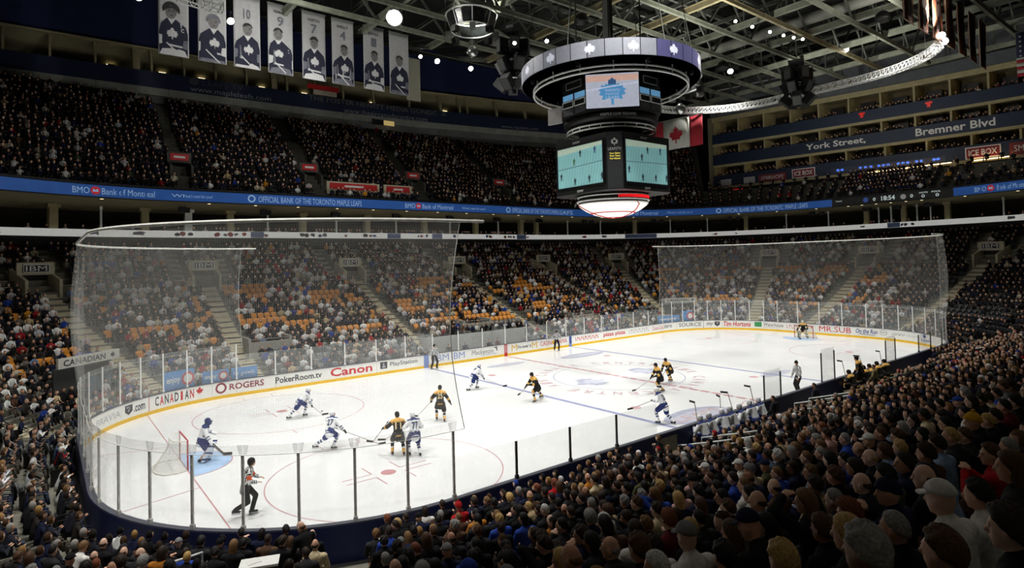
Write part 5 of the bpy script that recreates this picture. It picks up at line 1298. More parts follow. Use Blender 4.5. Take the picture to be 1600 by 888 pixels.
def two_bone(a, b, l1, l2, hint):
    a = Vector(a); b = Vector(b); d = b-a; L_ = d.length
    if L_ > (l1+l2)*.995: b = a+d.normalized()*(l1+l2)*.995; d = b-a; L_ = d.length
    x = (l1*l1-l2*l2+L_*L_)/(2*L_); h = math.sqrt(max(l1*l1-x*x, 0)); u = d.normalized()
    hn = Vector(hint); hn = hn-u*hn.dot(u); hn.normalize()
    return a+u*x+hn*h, b
HEADR = (.098, .076, .122)
def joints(P):
    """P: dict(hip, lean, feet, hands, head, twist, side) in local axes: x forward, y left, z up"""
    hip = Vector(P['hip']); le = math.radians(P.get('lean', 5)); tw = math.radians(P.get('twist', 0)); sd = math.radians(P.get('side', 0))
    Rs = Matrix.Rotation(tw, 3, 'Z') @ Matrix.Rotation(le, 3, 'Y') @ Matrix.Rotation(sd, 3, 'X')
    J = {'hip': hip, 'R': Rs}; J['mid'] = hip+Rs @ Vector((0, 0, .25)); J['chest'] = hip+Rs @ Vector((.0, 0, .44)); J['neck'] = hip+Rs @ Vector((.01, 0, .55))
    hy, hp = P.get('head', (0, 0)); Rh = Matrix.Rotation(tw+math.radians(hy), 3, 'Z') @ Matrix.Rotation(le*.25+math.radians(hp), 3, 'Y')
    J['Rh'] = Rh; J['head'] = J['neck']+Rs @ Vector((.02, 0, .03))+Rh @ Vector((.02, 0, .135))
    for i, sgn in ((0, 1), (1, -1)):
        s = 'LR'[i]
        J['hip'+s] = hip+Matrix.Rotation(tw*.5, 3, 'Z') @ Vector((0, sgn*.10, -.02))
        J['sh'+s] = J['chest']+Rs @ Vector((0, sgn*.185, .03))
        J['kn'+s], J['an'+s] = two_bone(J['hip'+s], P['feet'][i], P.get('thigh', .45), P.get('shin', .44), P.get('khint', (1, sgn*.15, .2)))
        eh = P.get('ehint', (-.5, sgn*.8, -.6)); J['el'+s], J['wr'+s] = two_bone(J['sh'+s], P['hands'][i], .30, .27, (eh[0], sgn*abs(eh[1]), eh[2]))
    return J
def head_parts(B, J):
    H, R = J['head'], J['Rh']
    B.ell(H, HEADR, 'head', R); B.ell(H+R @ Vector((.028, 0, -.062)), (.066, .056, .062), 'head', R)
    B.ell(H+R @ Vector((.060, 0, -.102)), (.028, .030, .022), 'head', R)                                   # chin
    B.cap(H+R @ Vector((.094, 0, .008)), H+R @ Vector((.113, 0, -.032)), .010, .016, 1, 'head')                # nose
    B.ell(H+R @ Vector((.086, 0, -.066)), (.016, .026, .010), 'head', R)                                    # lips
    B.ell(H+R @ Vector((.082, 0, .026)), (.018, .052, .012), 'head', R)                                     # brow
    for sg in (1, -1): B.ell(H+R @ Vector((-.008, sg*.078, -.012)), (.022, .012, .034), 'head', R)          # ears
    B.cap(J['neck']-J['R'] @ Vector((0, 0, .06)), H+R @ Vector((-.015, 0, -.08)), .062, .054, 1, 'neck')
def hand_parts(B, J, s, curl=.6, r=1.0):
    """palm, four fingers of different length with a knuckle bend and a thumb from the side of the palm"""
    w_ = J['wr'+s]; d = (w_-J['el'+s]).normalized(); side = d.cross(Vector((0, 0, 1))); side = side.normalized() if side.length > .1 else Vector((0, 1, 0))
    up = side.cross(d); sgn = 1 if s == 'L' else -1
    B.cap(w_-d*.02, w_+d*.065, .027*r, .034*r, .62, 'hand')
    for k, ln in enumerate((.064, .074, .070, .054)):
        o = w_+d*.085+side*((k-1.5)*.021*r); kn = o+d*ln*.5-up*.01; tip = kn+(d*(1-curl)-up*curl).normalized()*ln*.55
        B.cap(w_+d*.05+side*((k-1.5)*.018*r), kn, .0105*r, .0098*r, 1, 'hand'); B.cap(kn, tip, .0098*r, .0085*r, 1, 'hand')
    o = w_+d*.02+side*(sgn*.030); B.cap(o, o+d*.04+side*(sgn*.028), .013, .011, 1, 'hand'); B.cap(o+d*.04+side*(sgn*.028), o+d*.075+side*(sgn*.020)-up*.012, .011, .0095, 1, 'hand')
def body_blob(J, hands=True, curl=.6):
    B = Blob(); head_parts(B, J)
    B.cap(J['hip'], J['mid'], .13, .12, .8); B.cap(J['mid'], J['chest'], .12, .14, .8); B.cap(J['shL'], J['shR'], .06, .06)
    B.cap(J['chest'], J['neck'], .11, .06)
    for s in 'LR':
        B.cap(J['hip'], J['hip'+s], .11, .10); B.cap(J['hip'+s], J['kn'+s], .085, .058); B.cap(J['kn'+s], J['an'+s], .055, .04)
        B.cap(J['sh'+s], J['el'+s], .052, .04); B.cap(J['el'+s], J['wr'+s], .04, .028)
        if hands: hand_parts(B, J, s, curl)
    return B
EYEM = S('eye_dark', 40, 34, 32, rough=.3)
def eye_index(J):
    H, R = J['head'], J['Rh']; E = [H+R @ Vector((.088, sg*.032, .006)) for sg in (1, -1)]
    return lambda c: 1 if min((c-e).length for e in E) < .0125 else 0
def lin(r, g, b): return srgb(r, g, b)
WHT, BLU, BLK, GLD, GRY, ORG, NAV = lin(236, 238, 240), lin(40, 52, 106), lin(28, 27, 26), lin(226, 176, 92), lin(120, 120, 120), lin(226, 92, 40), lin(34, 44, 92)
def leaf_jersey(k, t, c, J):
    h = (J['R'].transposed() @ (c-J['hip'])).z
    if k == 'torso':
        if -.16 < h < -.115 or -.07 < h < -.025: return BLU
        if h > .50: return BLU
        return WHT
    if k == 'fore': return BLU if (.2 < t < .4 or .62 < t < .8) else WHT
    if k == 'sh': return WHT
    return WHT
def bear_jersey(k, t, c, J):
    h = (J['R'].transposed() @ (c-J['hip'])).z
    if k == 'torso':
        if h < -.1: return BLK
        if h < .04: return GLD
        if h > .44: return GLD
        return BLK
    if k == 'fore': return GLD if t < .55 else BLK
    if k == 'upper': return GLD if t < .25 else BLK
    return BLK
def ref_jersey(k, t, c, J, arm=False):
    q = J['R'].transposed() @ (c-J['hip'])
    if arm and k == 'upper' and .42 < t < .85: return ORG
    v = (math.atan2(q.y, q.x+.001)*.16 if k == 'torso' else (t*.3 if k in ('upper', 'fore') else q.y))
    return BLK if math.sin(v*2*PI/.075) > 0 else WHT
def sock(team):
    def f(t):
        if team == 'leaf': return BLU if (.25 < t < .37 or .48 < t < .60) else WHT
        return WHT if (.22 < t < .30 or .58 < t < .66) else (BLK if .30 < t < .58 else GLD)
    return f
RUB = S('skate_black', 30, 30, 32, rough=.5); BLD = S('skate_blade', 190, 194, 198, rough=.25, metal=.8)
M_PLAY = mat('player_kit', rough=.75, attr='Col', noise=.06, scale=12, spec=.25)
def player(loc, yaw, P, team, label, number=None, goalie=False, armband=False, skates=True, bare=False, cat='person', jersey_col=None):
    """one figure on the ice or in the stands: continuous body, clothing as children"""
    J = joints(P); big = 1.0 if team != 'ref' else .86
    if bare: big = .84
    B = body_blob(J, hands=(team == 'ref' or bare))
    o = B.make('person', [M_SKIN, EYEM], None, None, .022, .5, 2, eye_index(J)); o.color = lin(206, 160, 134)
    o.location = loc; o.rotation_euler = (0, 0, math.radians(yaw)); tag(o, label, cat)
    if not bare: o.scale = (1.09,)*3
    T = Blob(); R = J['R']
    hem = J['hip']+R @ Vector((0, 0, -.13 if not bare else -.08))
    T.cap(hem, J['mid'], .195*big, .185*big, .82, 'torso'); T.cap(J['mid'], J['chest'], .185*big, .19*big, .85, 'torso'); T.cap(J['chest'], J['chest']+R @ Vector((0, 0, .07)), .16*big, .10*big, .9, 'torso')
    T.cap(J['shL'], J['shR'], .105*big, .105*big, 1, 'torso')
    for s in 'LR':
        wr = J['wr'+s]; T.cap(J['sh'+s], J['el'+s], .098*big, .085*big, 1, 'upper'); T.cap(J['el'+s], J['el'+s].lerp(wr, .86), .085*big, .066*big, 1, 'fore')
    jf = {'leaf': leaf_jersey, 'bear': bear_jersey, 'ref': lambda k, t, c, J: ref_jersey(k, t, c, J, armband)}.get(team)
    if jersey_col: jf = lambda k, t, c, J: jersey_col
    jer = T.make('jersey' if not bare else 'jacket', M_PLAY, o, lambda k, t, c: jf(k, t, c, J), .026)
    pc_ = {'leaf': BLU, 'bear': BLK, 'ref': BLK}.get(team, lin(40, 42, 50))
    Q = Blob(); lo = .78 if team != 'ref' and not bare else 1.0
    Q.cap(J['hip']+R @ Vector((0, 0, -.03)), J['hip']+R @ Vector((0, 0, .06)), .165*big, .16*big)
    for s in 'LR':
        if lo < 1: Q.cap(J['hip'+s], J['hip'+s].lerp(J['kn'+s], lo), .145, .125)
        else: Q.cap(J['hip'+s], J['kn'+s], .115, .085); Q.cap(J['kn'+s], J['kn'+s].lerp(J['an'+s], .92), .085, .075)
    Q.make('trousers', M_PLAY, o, lambda k, t, c: pc_, .03)
    for s in 'LR':
        d = J['an'+s]; fw = Vector((1, .15 if s == 'L' else -.15, 0)).normalized()
        kd = J['an'+s]-J['kn'+s]
        if 'foot' in P: fw = Vector(P['foot'][0 if s == 'L' else 1]).normalized()
        if team in ('leaf', 'bear') and not goalie:
            K = Blob(); K.cap(J['kn'+s]-kd*.10, J['an'+s], .082, .062, 1, 'sock'); sf = sock(team); K.make('sock', M_PLAY, o, lambda k, t, c: sf(t), .024)
        if goalie:
            K = Blob(); a = J['kn'+s]-kd*.45; sd = Vector((.06, 0, 0)); K.cap(a+sd, J['kn'+s]+sd, .15, .15, .6, 'pad'); K.cap(J['kn'+s]+sd, J['an'+s]+sd+fw*.08, .15, .14, .6, 'pad')
            c1, c2 = (WHT, BLU) if team == 'leaf' else (lin(236, 222, 190), BLK)
            K.make('leg_pad', M_PLAY, o, lambda k, t, c: c2 if math.sin(c.z*26+c.y*9) > .62 else c1, .03)
        up = Vector((0, 0, 1)); bz = .075 if skates else .03
        K = Blob(); K.cap(d, d-up*.02-fw*.03, .058, .055); K.cap(d-up*.045-fw*.05, d-up*.05+fw*.15, .045, .040); sk = K.make('skate' if skates else 'shoe', RUB, o, None, .024)
        if skates:
            mb = MB(); M = fw.to_track_quat('X', 'Z').to_matrix(); mb.box(d-up*.115+fw*.05, (.27, .006, .04), M=M); mb.box(d-up*.098+fw*-.05, (.04, .02, .03), M=M); mb.box(d-up*.098+fw*.13, (.04, .02, .03), M=M); mb.build('blade', BLD, sk)
        if team in ('leaf', 'bear') and not bare:
            K = Blob(); wd = (J['wr'+s]-J['el'+s]).normalized(); K.cap(J['wr'+s]-wd*.10, J['wr'+s]-wd*.01, .062, .058)
            big2 = 1.5 if goalie else 1.0
            K.cap(J['wr'+s], J['wr'+s]+wd*.09, .058*big2, .052*big2, .75); sdv = wd.cross(Vector((0, 0, 1)))
            if sdv.length > .1: sdv.normalize(); K.cap(J['wr'+s]+wd*.01, J['wr'+s]+wd*.06+sdv*(.06 if s == 'L' else -.06), .024, .02)
            for kf in range(4):
                oo = J['wr'+s]+wd*.08+(sdv if sdv.length > .1 else Vector((0, 1, 0)))*((kf-1.5)*.028); K.cap(oo, oo+wd*.05-Vector((0, 0, .035)), .018, .016)
            K.make('glove', M_PLAY, o, lambda k, t, c: BLK if not goalie else (WHT if team == 'leaf' else BLK), .022)
    H, Rh = J['head'], J['Rh']
    if not bare:
        K = Blob(); K.ell(H+Rh @ Vector((-.012, 0, .035)), (.122, .098, .112), 'h', Rh); K.ell(H+Rh @ Vector((-.03, 0, -.02)), (.098, .094, .085), 'h', Rh)
        hc = {'leaf': WHT, 'bear': BLK, 'ref': BLK}[team]
        if goalie: K.ell(H+Rh @ Vector((.05, 0, -.04)), (.09, .09, .12), 'h', Rh); hc = BLU if team == 'leaf' else lin(220, 214, 200)
        hm = K.make('mask' if goalie else 'helmet', M_PLAY, o, lambda k, t, c: hc, .018)
        if goalie:
            mb = MB()
            for kk in range(5): yy_ = (kk-2)*.035; mb.tube([H+Rh @ Vector((.145, yy_, .05)), H+Rh @ Vector((.155, yy_, -.03)), H+Rh @ Vector((.135, yy_*.8, -.11))], .005, 4)
            mb.build('cage', BLD, hm)
    if number:
        bk = R @ Vector((-1, 0, 0)); right = R @ Vector((0, -1, 0)); upv = R @ Vector((0, 0, 1)); c = J['hip']+R @ Vector((0, 0, .16))
        def fn(x, y):
            a = x/.19; return c+upv*y+right*(.17*big*1.06*math.sin(a))+bk*(.175*big*math.cos(a)+.012)
        word('number', number, fn, S('number_'+team, *{'leaf': (36, 48, 96), 'bear': (236, 214, 170)}[team], rough=.8), jer, -.14, .14, 0, .27)
    return o, J
M_STICKW = S('stick_shaft', 176, 172, 164, rough=.5, noise=.1); M_TAPE = S('stick_tape', 26, 26, 28, rough=.8)
def stick(o, J, blade, label, goal_=False, side=1):
    """stick held in both hands, running on to the blade on the ice (blade given in the figure's local axes)"""
    a = J['wrL']+(J['wrL']-J['elL']).normalized()*.06; b = J['wrR']+(J['wrR']-J['elR']).normalized()*.06
    top, low = (a, b) if (a-Vector(blade)).length > (b-Vector(blade)).length else (b, a)
    M = Matrix.Translation(o.location) @ o.rotation_euler.to_matrix().to_4x4() @ Matrix.Diagonal((*o.scale, 1))
    r = empty('hockey_stick', M @ Vector(blade), 0, label, 'hockey stick'); inv = Matrix.Translation(-(M @ Vector(blade))) @ M
    d = (Vector(blade)-low).normalized(); start = low-d*max(.35, (top-low).length*.0+.45)
    mb = MB(); mb.beam(inv @ start, inv @ Vector(blade), .032, .026); mb.build('shaft', M_STICKW, r)
    f = Vector((d.x, d.y, 0)).normalized(); f = Matrix.Rotation(.35*side, 3, 'Z') @ f
    mb = MB(); c = Vector(blade); mb.beam(inv @ (c-f*.02), inv @ (c+f*.30), .02, .085 if not goal_ else .12); mb.build('blade', M_TAPE, r)
    if goal_: mb = MB(); mb.beam(inv @ (c-d*.65), inv @ c, .03, .09); mb.build('paddle', M_TAPE, r)
    mb = MB(); mb.beam(inv @ start, inv @ (start+d*.12), .04, .034); mb.build('butt_tape', M_TAPE, r)
    return r
# poses -------------------------------------------------------------------------------------------
SK = .125
def skate_pose(lean=35, hipz=.86, feet=((.25, .22), (-.45, -.28)), hands=((.45, .18, .95), (.42, -.20, .72)), head=(0, -10), lift=(0, 0), **k):
    return dict(hip=(0, 0, hipz), lean=lean, feet=[(f[0], f[1], SK+l) for f, l in zip(feet, lift)], hands=hands, head=head, **k)
PL = []
# blue and white team
o, J = player((-26.45, -.05, 0), -25, skate_pose(18, .88, ((.10, .17), (-.02, -.17)), ((.36, .30, 1.02), (.40, -.28, .80)), (0, 0)), 'leaf', 'goalkeeper in white and blue pads standing in front of the near goal', goalie=True)
stick(o, J, (.9, -.45, .35), 'broad goalkeeper stick held low in front of the crease', True)
o, J = player((-20.75, 4.45, 0), 0, skate_pose(48, .82, ((.25, .12), (-.62, .02)), ((.55, .16, .80), (.52, -.16, .58)), (0, -25)), 'leaf', 'white jersey player bent over the puck below the sponsor boards')
stick(o, J, (1.0, -.35, .05), 'hockey stick beside the puck in the far left circle')
o, J = player((-21.7, -2.35, 0), -22, skate_pose(36, .80, ((.10, .10), (-.78, .12)), ((.62, .16, .74), (.66, -.10, .62)), (-62, -15), twist=74), 'leaf', 'player with number 27 on a white jersey stretching forward', '27')
stick(o, J, (1.95, .0, .05), 'long hockey stick reaching out from the number 27 player')
o, J = player((-19.25, -5.65, 0), 78, skate_pose(18, .88, ((.15, .18), (-.15, -.16)), ((.40, .30, 1.05), (.36, -.22, 1.0)), (30, 0)), 'leaf', 'white jersey player number 77 jostling with a black and gold opponent', '77')
stick(o, J, (1.1, .9, .5), 'hockey stick held off the ice by the number 77 player')
o, J = player((-9.8, 3.65, 0), -8, skate_pose(42, .84, ((.25, .12), (-.48, -.16)), ((.52, .10, .82), (.55, -.22, .66)), (0, -20)), 'leaf', 'white jersey player skating along the blue line with his stick out', '7')
stick(o, J, (1.75, -.45, .05), 'hockey stick stretched over the near blue line')
o, J = player((-7.55, -9.75, 0), 105, skate_pose(30, .86, ((.2, .16), (-.42, -.1)), ((.40, .28, 1.05), (.38, -.24, .95)), (20, -5)), 'leaf', 'white jersey player skating away near the bench glass', '22')
stick(o, J, (1.1, .95, .75), 'raised hockey stick of the player near the bench glass')
# black and gold team
o, J = player((-15.45, -1.5, 0), 60, skate_pose(22, .86, ((.18, .18), (-.28, -.18)), ((.30, .42, .92), (.20, -.48, .80)), (-10, 0)), 'bear', 'black and gold player with yellow number seen from behind above the pair', '25')
stick(o, J, (1.0, 1.1, .05), 'hockey stick of the lone black and gold player')
o, J = player((-19.75, -5.1, 0), 70, skate_pose(14, .86, ((.14, .22), (-.08, -.20)), ((.32, .52, 1.05), (.40, -.25, 1.0)), (20, 0)), 'bear', 'black and gold player with gold socks battling the number 77 player', '11')
stick(o, J, (.9, .9, .4), 'hockey stick of the battling black and gold player')
o, J = player((-8.9, -1.65, 0), 170, skate_pose(28, .80, ((.30, .26), (-.55, -.42)), ((.55, .18, .95), (.58, -.20, .80)), (0, 0)), 'bear', 'black and gold player gliding with legs wide on the near blue line', '18')
stick(o, J, (1.25, .35, .6), 'short looking hockey stick of the wide legged player')
o, J = player((-2.1, -5.3, 0), 158, skate_pose(22, .88, ((.2, .16), (-.25, -.14)), ((.46, .25, .98), (.44, -.20, .86)), (10, 0)), 'bear', 'black and gold player at the centre circle, nearer of the two', '10')
stick(o, J, (1.7, .3, .35), 'hockey stick pointing left over the centre circle')
o, J = player((.45, -4.1, 0), 175, skate_pose(34, .84, ((.25, .2), (-.5, -.34)), ((.48, .22, .92), (.44, -.22, .84)), (5, -5), lift=(.22, 0)), 'bear', 'black and gold player at the centre circle, farther of the two', '4')
stick(o, J, (1.0, .2, .5), 'hockey stick hidden in front of the farther centre circle player')
o, J = player((27.1, .0, 0), 195, skate_pose(20, .82, ((.06, .34), (.06, -.34)), ((.40, .40, .92), (.40, -.40, .82)), (0, 0)), 'bear', 'goalkeeper in black and gold crouching in the far goal', goalie=True)
stick(o, J, (.75, -.25, .05), 'goalkeeper stick in the far crease', True)
# officials
player((-26.5, -7.3, 0), -20, dict(hip=(0, 0, .92), lean=14, feet=[(.16, .12, SK), (-.30, -.08, SK+.12)], hands=[(.42, .16, 1.08), (.38, -.20, 1.05)], head=(15, -5)), 'ref', 'referee in striped shirt with orange armband skating near the near boards', armband=True)
player((-7.75, 12.1, 0), -90, dict(hip=(0, 0, .95), lean=4, feet=[(0, .22, SK), (0, -.22, SK)], hands=[(.1, .30, .88), (.1, -.30, .88)], head=(15, 0)), 'ref', 'linesman in striped shirt standing at the far boards by the blue line')
player((5.05, 11.9, 0), -120, dict(hip=(0, 0, .92), lean=12, feet=[(.1, .16, SK), (-.12, -.16, SK)], hands=[(.2, .26, .95), (.2, -.26, .95)], head=(10, 0)), 'ref', 'linesman in striped shirt leaning at the far boards past the centre line')
def nth(j):
    o_ = ['first', 'second', 'third', 'fourth', 'fifth', 'sixth', 'seventh', 'eighth', 'ninth', 'tenth', 'eleventh', 'twelfth', 'thirteenth', 'fourteenth', 'fifteenth', 'sixteenth', 'seventeenth', 'eighteenth', 'nineteenth']
    if j < 19: return o_[j]
    t = ['twenty', 'thirty', 'forty', 'fifty'][(j+1)//10-2]; r = (j+1) % 10
    return t+'-'+o_[r-1] if r else {'twenty': 'twentieth', 'thirty': 'thirtieth', 'forty': 'fortieth', 'fifty': 'fiftieth'}[t]
# ================================================================== SEATS OF THE LOWER BOWL
def aisle_gap(s, off_):
    """True where an aisle or portal leaves no seat"""
    sc = lambda s_: 1.0
    for wh, sa in AISLES:
        d = (s-sa+PER/2) % PER-PER/2
        p = ring(s, off_); q = ring(sa, off_)
        dist = (p-q).length
        if abs(d) > 6: continue
        if wh in ('near', 'nl', 'left'):
            if dist < .62: return True
            continue
        if off_ < 17.3 and dist < AW+.12: return True
        if 16.9 <= off_ < 20.6 and dist < 1.45: return True
        if off_ >= 17.8 and abs(dist-2.0) < .62: return True
    return False
def vnoise(x, y, seed=0):
    def h(i, j): return (math.sin(i*127.1+j*311.7+seed*74.7)*43758.5453) % 1
    i, j = math.floor(x), math.floor(y); fx_, fy_ = x-i, y-j; fx_ = fx_*fx_*(3-2*fx_); fy_ = fy_*fy_*(3-2*fy_)
    return (h(i, j)*(1-fx_)+h(i+1, j)*fx_)*(1-fy_)+(h(i, j+1)*(1-fx_)+h(i+1, j+1)*fx_)*fy_
def near_table(p):
    """keeps the seats clear round the white table below the corner glass"""
    a = Vector((-28.05, -14.7)); d = Vector((-3.7, -13.9)).normalized(); q = Vector((p.x, p.y))-a; t = q.dot(d)
    return -.7 < t < 3.4 and abs(q.cross(d) if hasattr(q, 'cross') else q.x*d.y-q.y*d.x) < .85
SEATS = []                                                   # (s, row, x, y, z, facing, occupied)
for k in range(NROW-1):
    off_ = ROW_O[k]+.38; z = LZ[k]
    for i in range(8):
        L_ = SEG[i]; f = 1.0 if i % 2 == 0 else (RC+off_)/RC
        n = int(L_*f/.54)
        for j in range(n):
            s = cum[i]+(j+.5)*L_/n
            p = ring(s, off_, z)
            if near_table(p): continue
            if i == 4 and off_ < 3.2 and -12.6 < p.x < 17: continue          # benches
            if i == 0 and off_ < 4.6 and -6.9 < p.x < 4.6: continue           # penalty boxes
            SEATS.append((s, k, p.x, p.y, p.z, i))
SA = np.array([(a[2], a[3], a[4]) for a in SEATS])
HEADP = SA+np.array([0, 0, 1.22])
vis, U_, V_, W_ = in_view(HEADP, 30)
keep = [i for i in range(len(SEATS)) if vis[i] or (W_[i] > .3 and W_[i] < 9 and -80 < U_[i] < 1680 and V_[i] < 1050 and V_[i] > 0)]
SEATS = [SEATS[i] for i in keep]; SU = U_[keep]; SV = V_[keep]; SW = W_[keep]
ok = [not aisle_gap(a[0], ROW_O[a[1]]+.38) for a in SEATS]
SEATS = [a for a, g in zip(SEATS, ok) if g]; SU = SU[ok]; SV = SV[ok]; SW = SW[ok]
dist = np.array([math.dist(a[2:5], CP-np.array([0, 0, 1.2])) for a in SEATS])
def seat_mesh():
    mb = MB()
    V = []
    for j, (x, z) in enumerate(((-.20, .42), (-.24, .62), (-.30, .90))):
        for y in (-.22, -.12, 0, .12, .22): V.append((x-.03*(1-(y/.22)**2)*(1 if j else .4), y, z-(.03*(abs(y)/.22)**3 if j == 2 else 0)))
    n = len(V); V += [(x-.045, y, z) for x, y, z in V]
    F = [(j*5+i, j*5+i+1, (j+1)*5+i+1, (j+1)*5+i) for j in range(2) for i in range(4)]
    F += [tuple(n+q for q in f[::-1]) for f in F]
    ed = [0, 1, 2, 3, 4, 9, 14, 13, 12, 11, 10, 5]
    F += [(ed[i], n+ed[i], n+ed[(i+1) % 12], ed[(i+1) % 12]) for i in range(12)]
    return V, F
SV_, SF_ = seat_mesh()
def pan_mesh(folded):
    mb = MB()
    if folded: mb.box((-.15, 0, .58), (.07, .42, .38), M=Matrix.Rotation(-.25, 3, 'Y'))
    else: mb.box((.03, 0, .43), (.42, .42, .06))
    return mb.V, mb.F
def frame_mesh():
    mb = MB()
    for sx in (-.25, .25): mb.box((-.1, sx, .3), (.3, .04, .6)); mb.box((-.05, sx, .62), (.34, .05, .04))
    mb.box((-.2, 0, .2), (.05, .1, .4)); return mb.V, mb.F
ORANGE = lin(204, 132, 44); GREYS = lin(92, 96, 94); MAROON = lin(92, 44, 48); DARKS = lin(34, 34, 36)
# ------------------------------------------------------------------ crowd stuff: low-detail figures, joined
def tri(V, F):
    T = []
    for f in F:
        for k in range(1, len(f)-1): T.append((f[0], f[k], f[k+1]))
    return np.array(V, float), np.array(T, int)
def loft(rings, n):
    """rings: (cx, cy, cz, rx, ry, tilt) stacked; returns closed quads"""
    V = []; F = []
    for (cx, cy, cz, rx, ry, tl) in rings:
        for k in range(n):
            a = 2*PI*k/n; V.append((cx+rx*math.cos(a), cy+ry*math.sin(a), cz+tl*math.cos(a)))
    for j in range(len(rings)-1):
        for k in range(n): F.append((j*n+k, j*n+(k+1) % n, (j+1)*n+(k+1) % n, (j+1)*n+k))
    F.append(tuple(range(n-1, -1, -1))); F.append(tuple((len(rings)-1)*n+k for k in range(n)))
    return V, F
def crowd_template(n, seed, arms=0, head_yaw=0.):
    """seated spectator; colour slots: 0 skin, 1 hair, 2 top, 3 trousers"""
    r = random.Random(seed); parts = []
    le = r.uniform(0, .12)
    tor = [(-.02, 0, .42, .13, .19, 0), (0, 0, .62, .12, .18, 0), (.02+le, 0, .86, .11, .20, 0), (.03+le, 0, .98, .08, .15, 0), (.03+le, 0, 1.04, .05, .06, 0)]
    parts.append((loft(tor, n), 2))
    for sg in (1, -1):
        parts.append((loft([(.0, sg*.10, .46, .07, .09, 0), (.25, sg*.12, .50, .07, .08, 0), (.46, sg*.13, .47, .06, .065, 0)], 4), 3))
        parts.append((loft([(.44, sg*.13, .5, .06, .06, 0), (.5, sg*.14, .1, .05, .05, 0)], 4), 3))
        if arms == 1 and sg == 1: pts = [(.03+le, sg*.22, .95, .05, .05), (.12, sg*.3, 1.1, .045, .045), (.2, sg*.28, 1.38, .035, .035)]
        elif arms == 2: pts = [(.03+le, sg*.21, .94, .055, .055), (.2, sg*.24, .76, .05, .05), (.34, sg*.06, .9, .04, .04)]
        else: pts = [(.03+le, sg*.21, .94, .055, .055), (.08, sg*.25, .72, .05, .05), (.30, sg*.15, .58, .04, .04)]
        parts.append((loft([(a, b_, c, d, e, 0) for a, b_, c, d, e in pts], 4), 2))
        x, y, z = pts[-1][:3]; parts.append((loft([(x, y, z-.03, .03, .03, 0), (x+.05, y*.9, z, .04, .035, 0), (x+.08, y*.85, z+.03, .02, .02, 0)], 4), 0))
    hc = (.06+le, 0, 1.19); m = max(4, n-2)
    hv, hf = _sphere(n, m); c, s_ = math.cos(head_yaw), math.sin(head_yaw)
    HV = [(hc[0]+(.105*v[0]*c-.085*v[1]*s_), hc[1]+(.105*v[0]*s_+.085*v[1]*c), hc[2]+.135*v[2]) for v in hv]
    face = []; hair = []
    for f in hf:
        q = np.mean([hv[i] for i in f], axis=0); (hair if (q[2] > .45 or (q[0] < -.05 and q[2] > -.45)) else face).append(f)
    Vs = []; Fs = []; Cs = []
    def put(V, F, c):
        v, t = tri(V, F); n0 = sum(len(x) for x in Vs); Vs.append(v); Fs.append(t+n0); Cs.append(np.full(len(t), c))
    for (V, F), c_ in parts: put(V, F, c_)
    put(HV, face, 0); put([(hc[0]+(a-hc[0])*1.06-.004, hc[1]+(b_-hc[1])*1.06, hc[2]+(c2-hc[2])*1.05) for a, b_, c2 in HV], hair, 1)
    return np.concatenate(Vs), np.concatenate(Fs), np.concatenate(Cs)
def scatter(name, temps, inst, m, label, cat, group=None):
    """inst: list of (template index, x, y, z, yaw, scale, (4 colours))"""
    Vs = []; Fs = []; Cs = []; n0 = 0
    for ti in range(len(temps)):
        I = [q for q in inst if q[0] == ti]
        if not I: continue
        V, F, C = temps[ti]; A_ = np.array([q[4] for q in I]); sc_ = np.array([q[5] for q in I]); P_ = np.array([q[1:4] for q in I])
        c, s_ = np.cos(A_), np.sin(A_)
        X = (V[None, :, 0]*c[:, None]-V[None, :, 1]*s_[:, None])*sc_[:, None]+P_[:, 0, None]
        Y = (V[None, :, 0]*s_[:, None]+V[None, :, 1]*c[:, None])*sc_[:, None]+P_[:, 1, None]
        Z = V[None, :, 2]*sc_[:, None]+P_[:, 2, None]
        Vs.append(np.stack([X, Y, Z], -1).reshape(-1, 3))
        Fs.append((F[None]+(np.arange(len(I))*len(V))[:, None, None]).reshape(-1, 3)+n0); n0 += len(I)*len(V)
        pal = np.array([q[6] for q in I])                  # (n, 4 slots, 4)
        Cs.append(pal[:, C, :].reshape(-1, 4))
    o = mk(name, np.concatenate(Vs), np.concatenate(Fs), m, None, False, None, np.concatenate(Cs))
    return tag(o, label, cat, group, 'stuff')
SKINS = [lin(226, 182, 156), lin(214, 166, 138), lin(200, 150, 122), lin(232, 192, 168), lin(150, 104, 78), lin(110, 76, 58)]
HAIRS = [lin(34, 28, 24), lin(52, 38, 28), lin(78, 56, 38), lin(24, 22, 22), lin(150, 116, 66), lin(150, 146, 140), lin(110, 84, 56), lin(60, 46, 36)]
TOPS = [(lin(24, 25, 28), 22), (lin(34, 36, 46), 14), (lin(44, 40, 38), 9), (lin(28, 34, 62), 8), (lin(230, 230, 228), 26), (lin(196, 198, 204), 7), (lin(40, 66, 150), 5), (lin(160, 32, 40), 5), (lin(110, 106, 98), 5), (lin(196, 176, 136), 4), (lin(90, 60, 44), 3), (lin(200, 190, 170), 3), (lin(214, 150, 40), 1.2), (lin(110, 130, 170), 2), (lin(70, 80, 60), 2)]
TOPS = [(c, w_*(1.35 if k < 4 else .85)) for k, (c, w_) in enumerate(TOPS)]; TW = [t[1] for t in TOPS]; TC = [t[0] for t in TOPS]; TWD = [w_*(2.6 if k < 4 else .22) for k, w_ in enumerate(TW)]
TRS = [lin(34, 38, 56), lin(28, 28, 30), lin(58, 66, 88), lin(90, 84, 74)]
def dim(c, f): return (c[0]*f, c[1]*f, c[2]*f, 1)
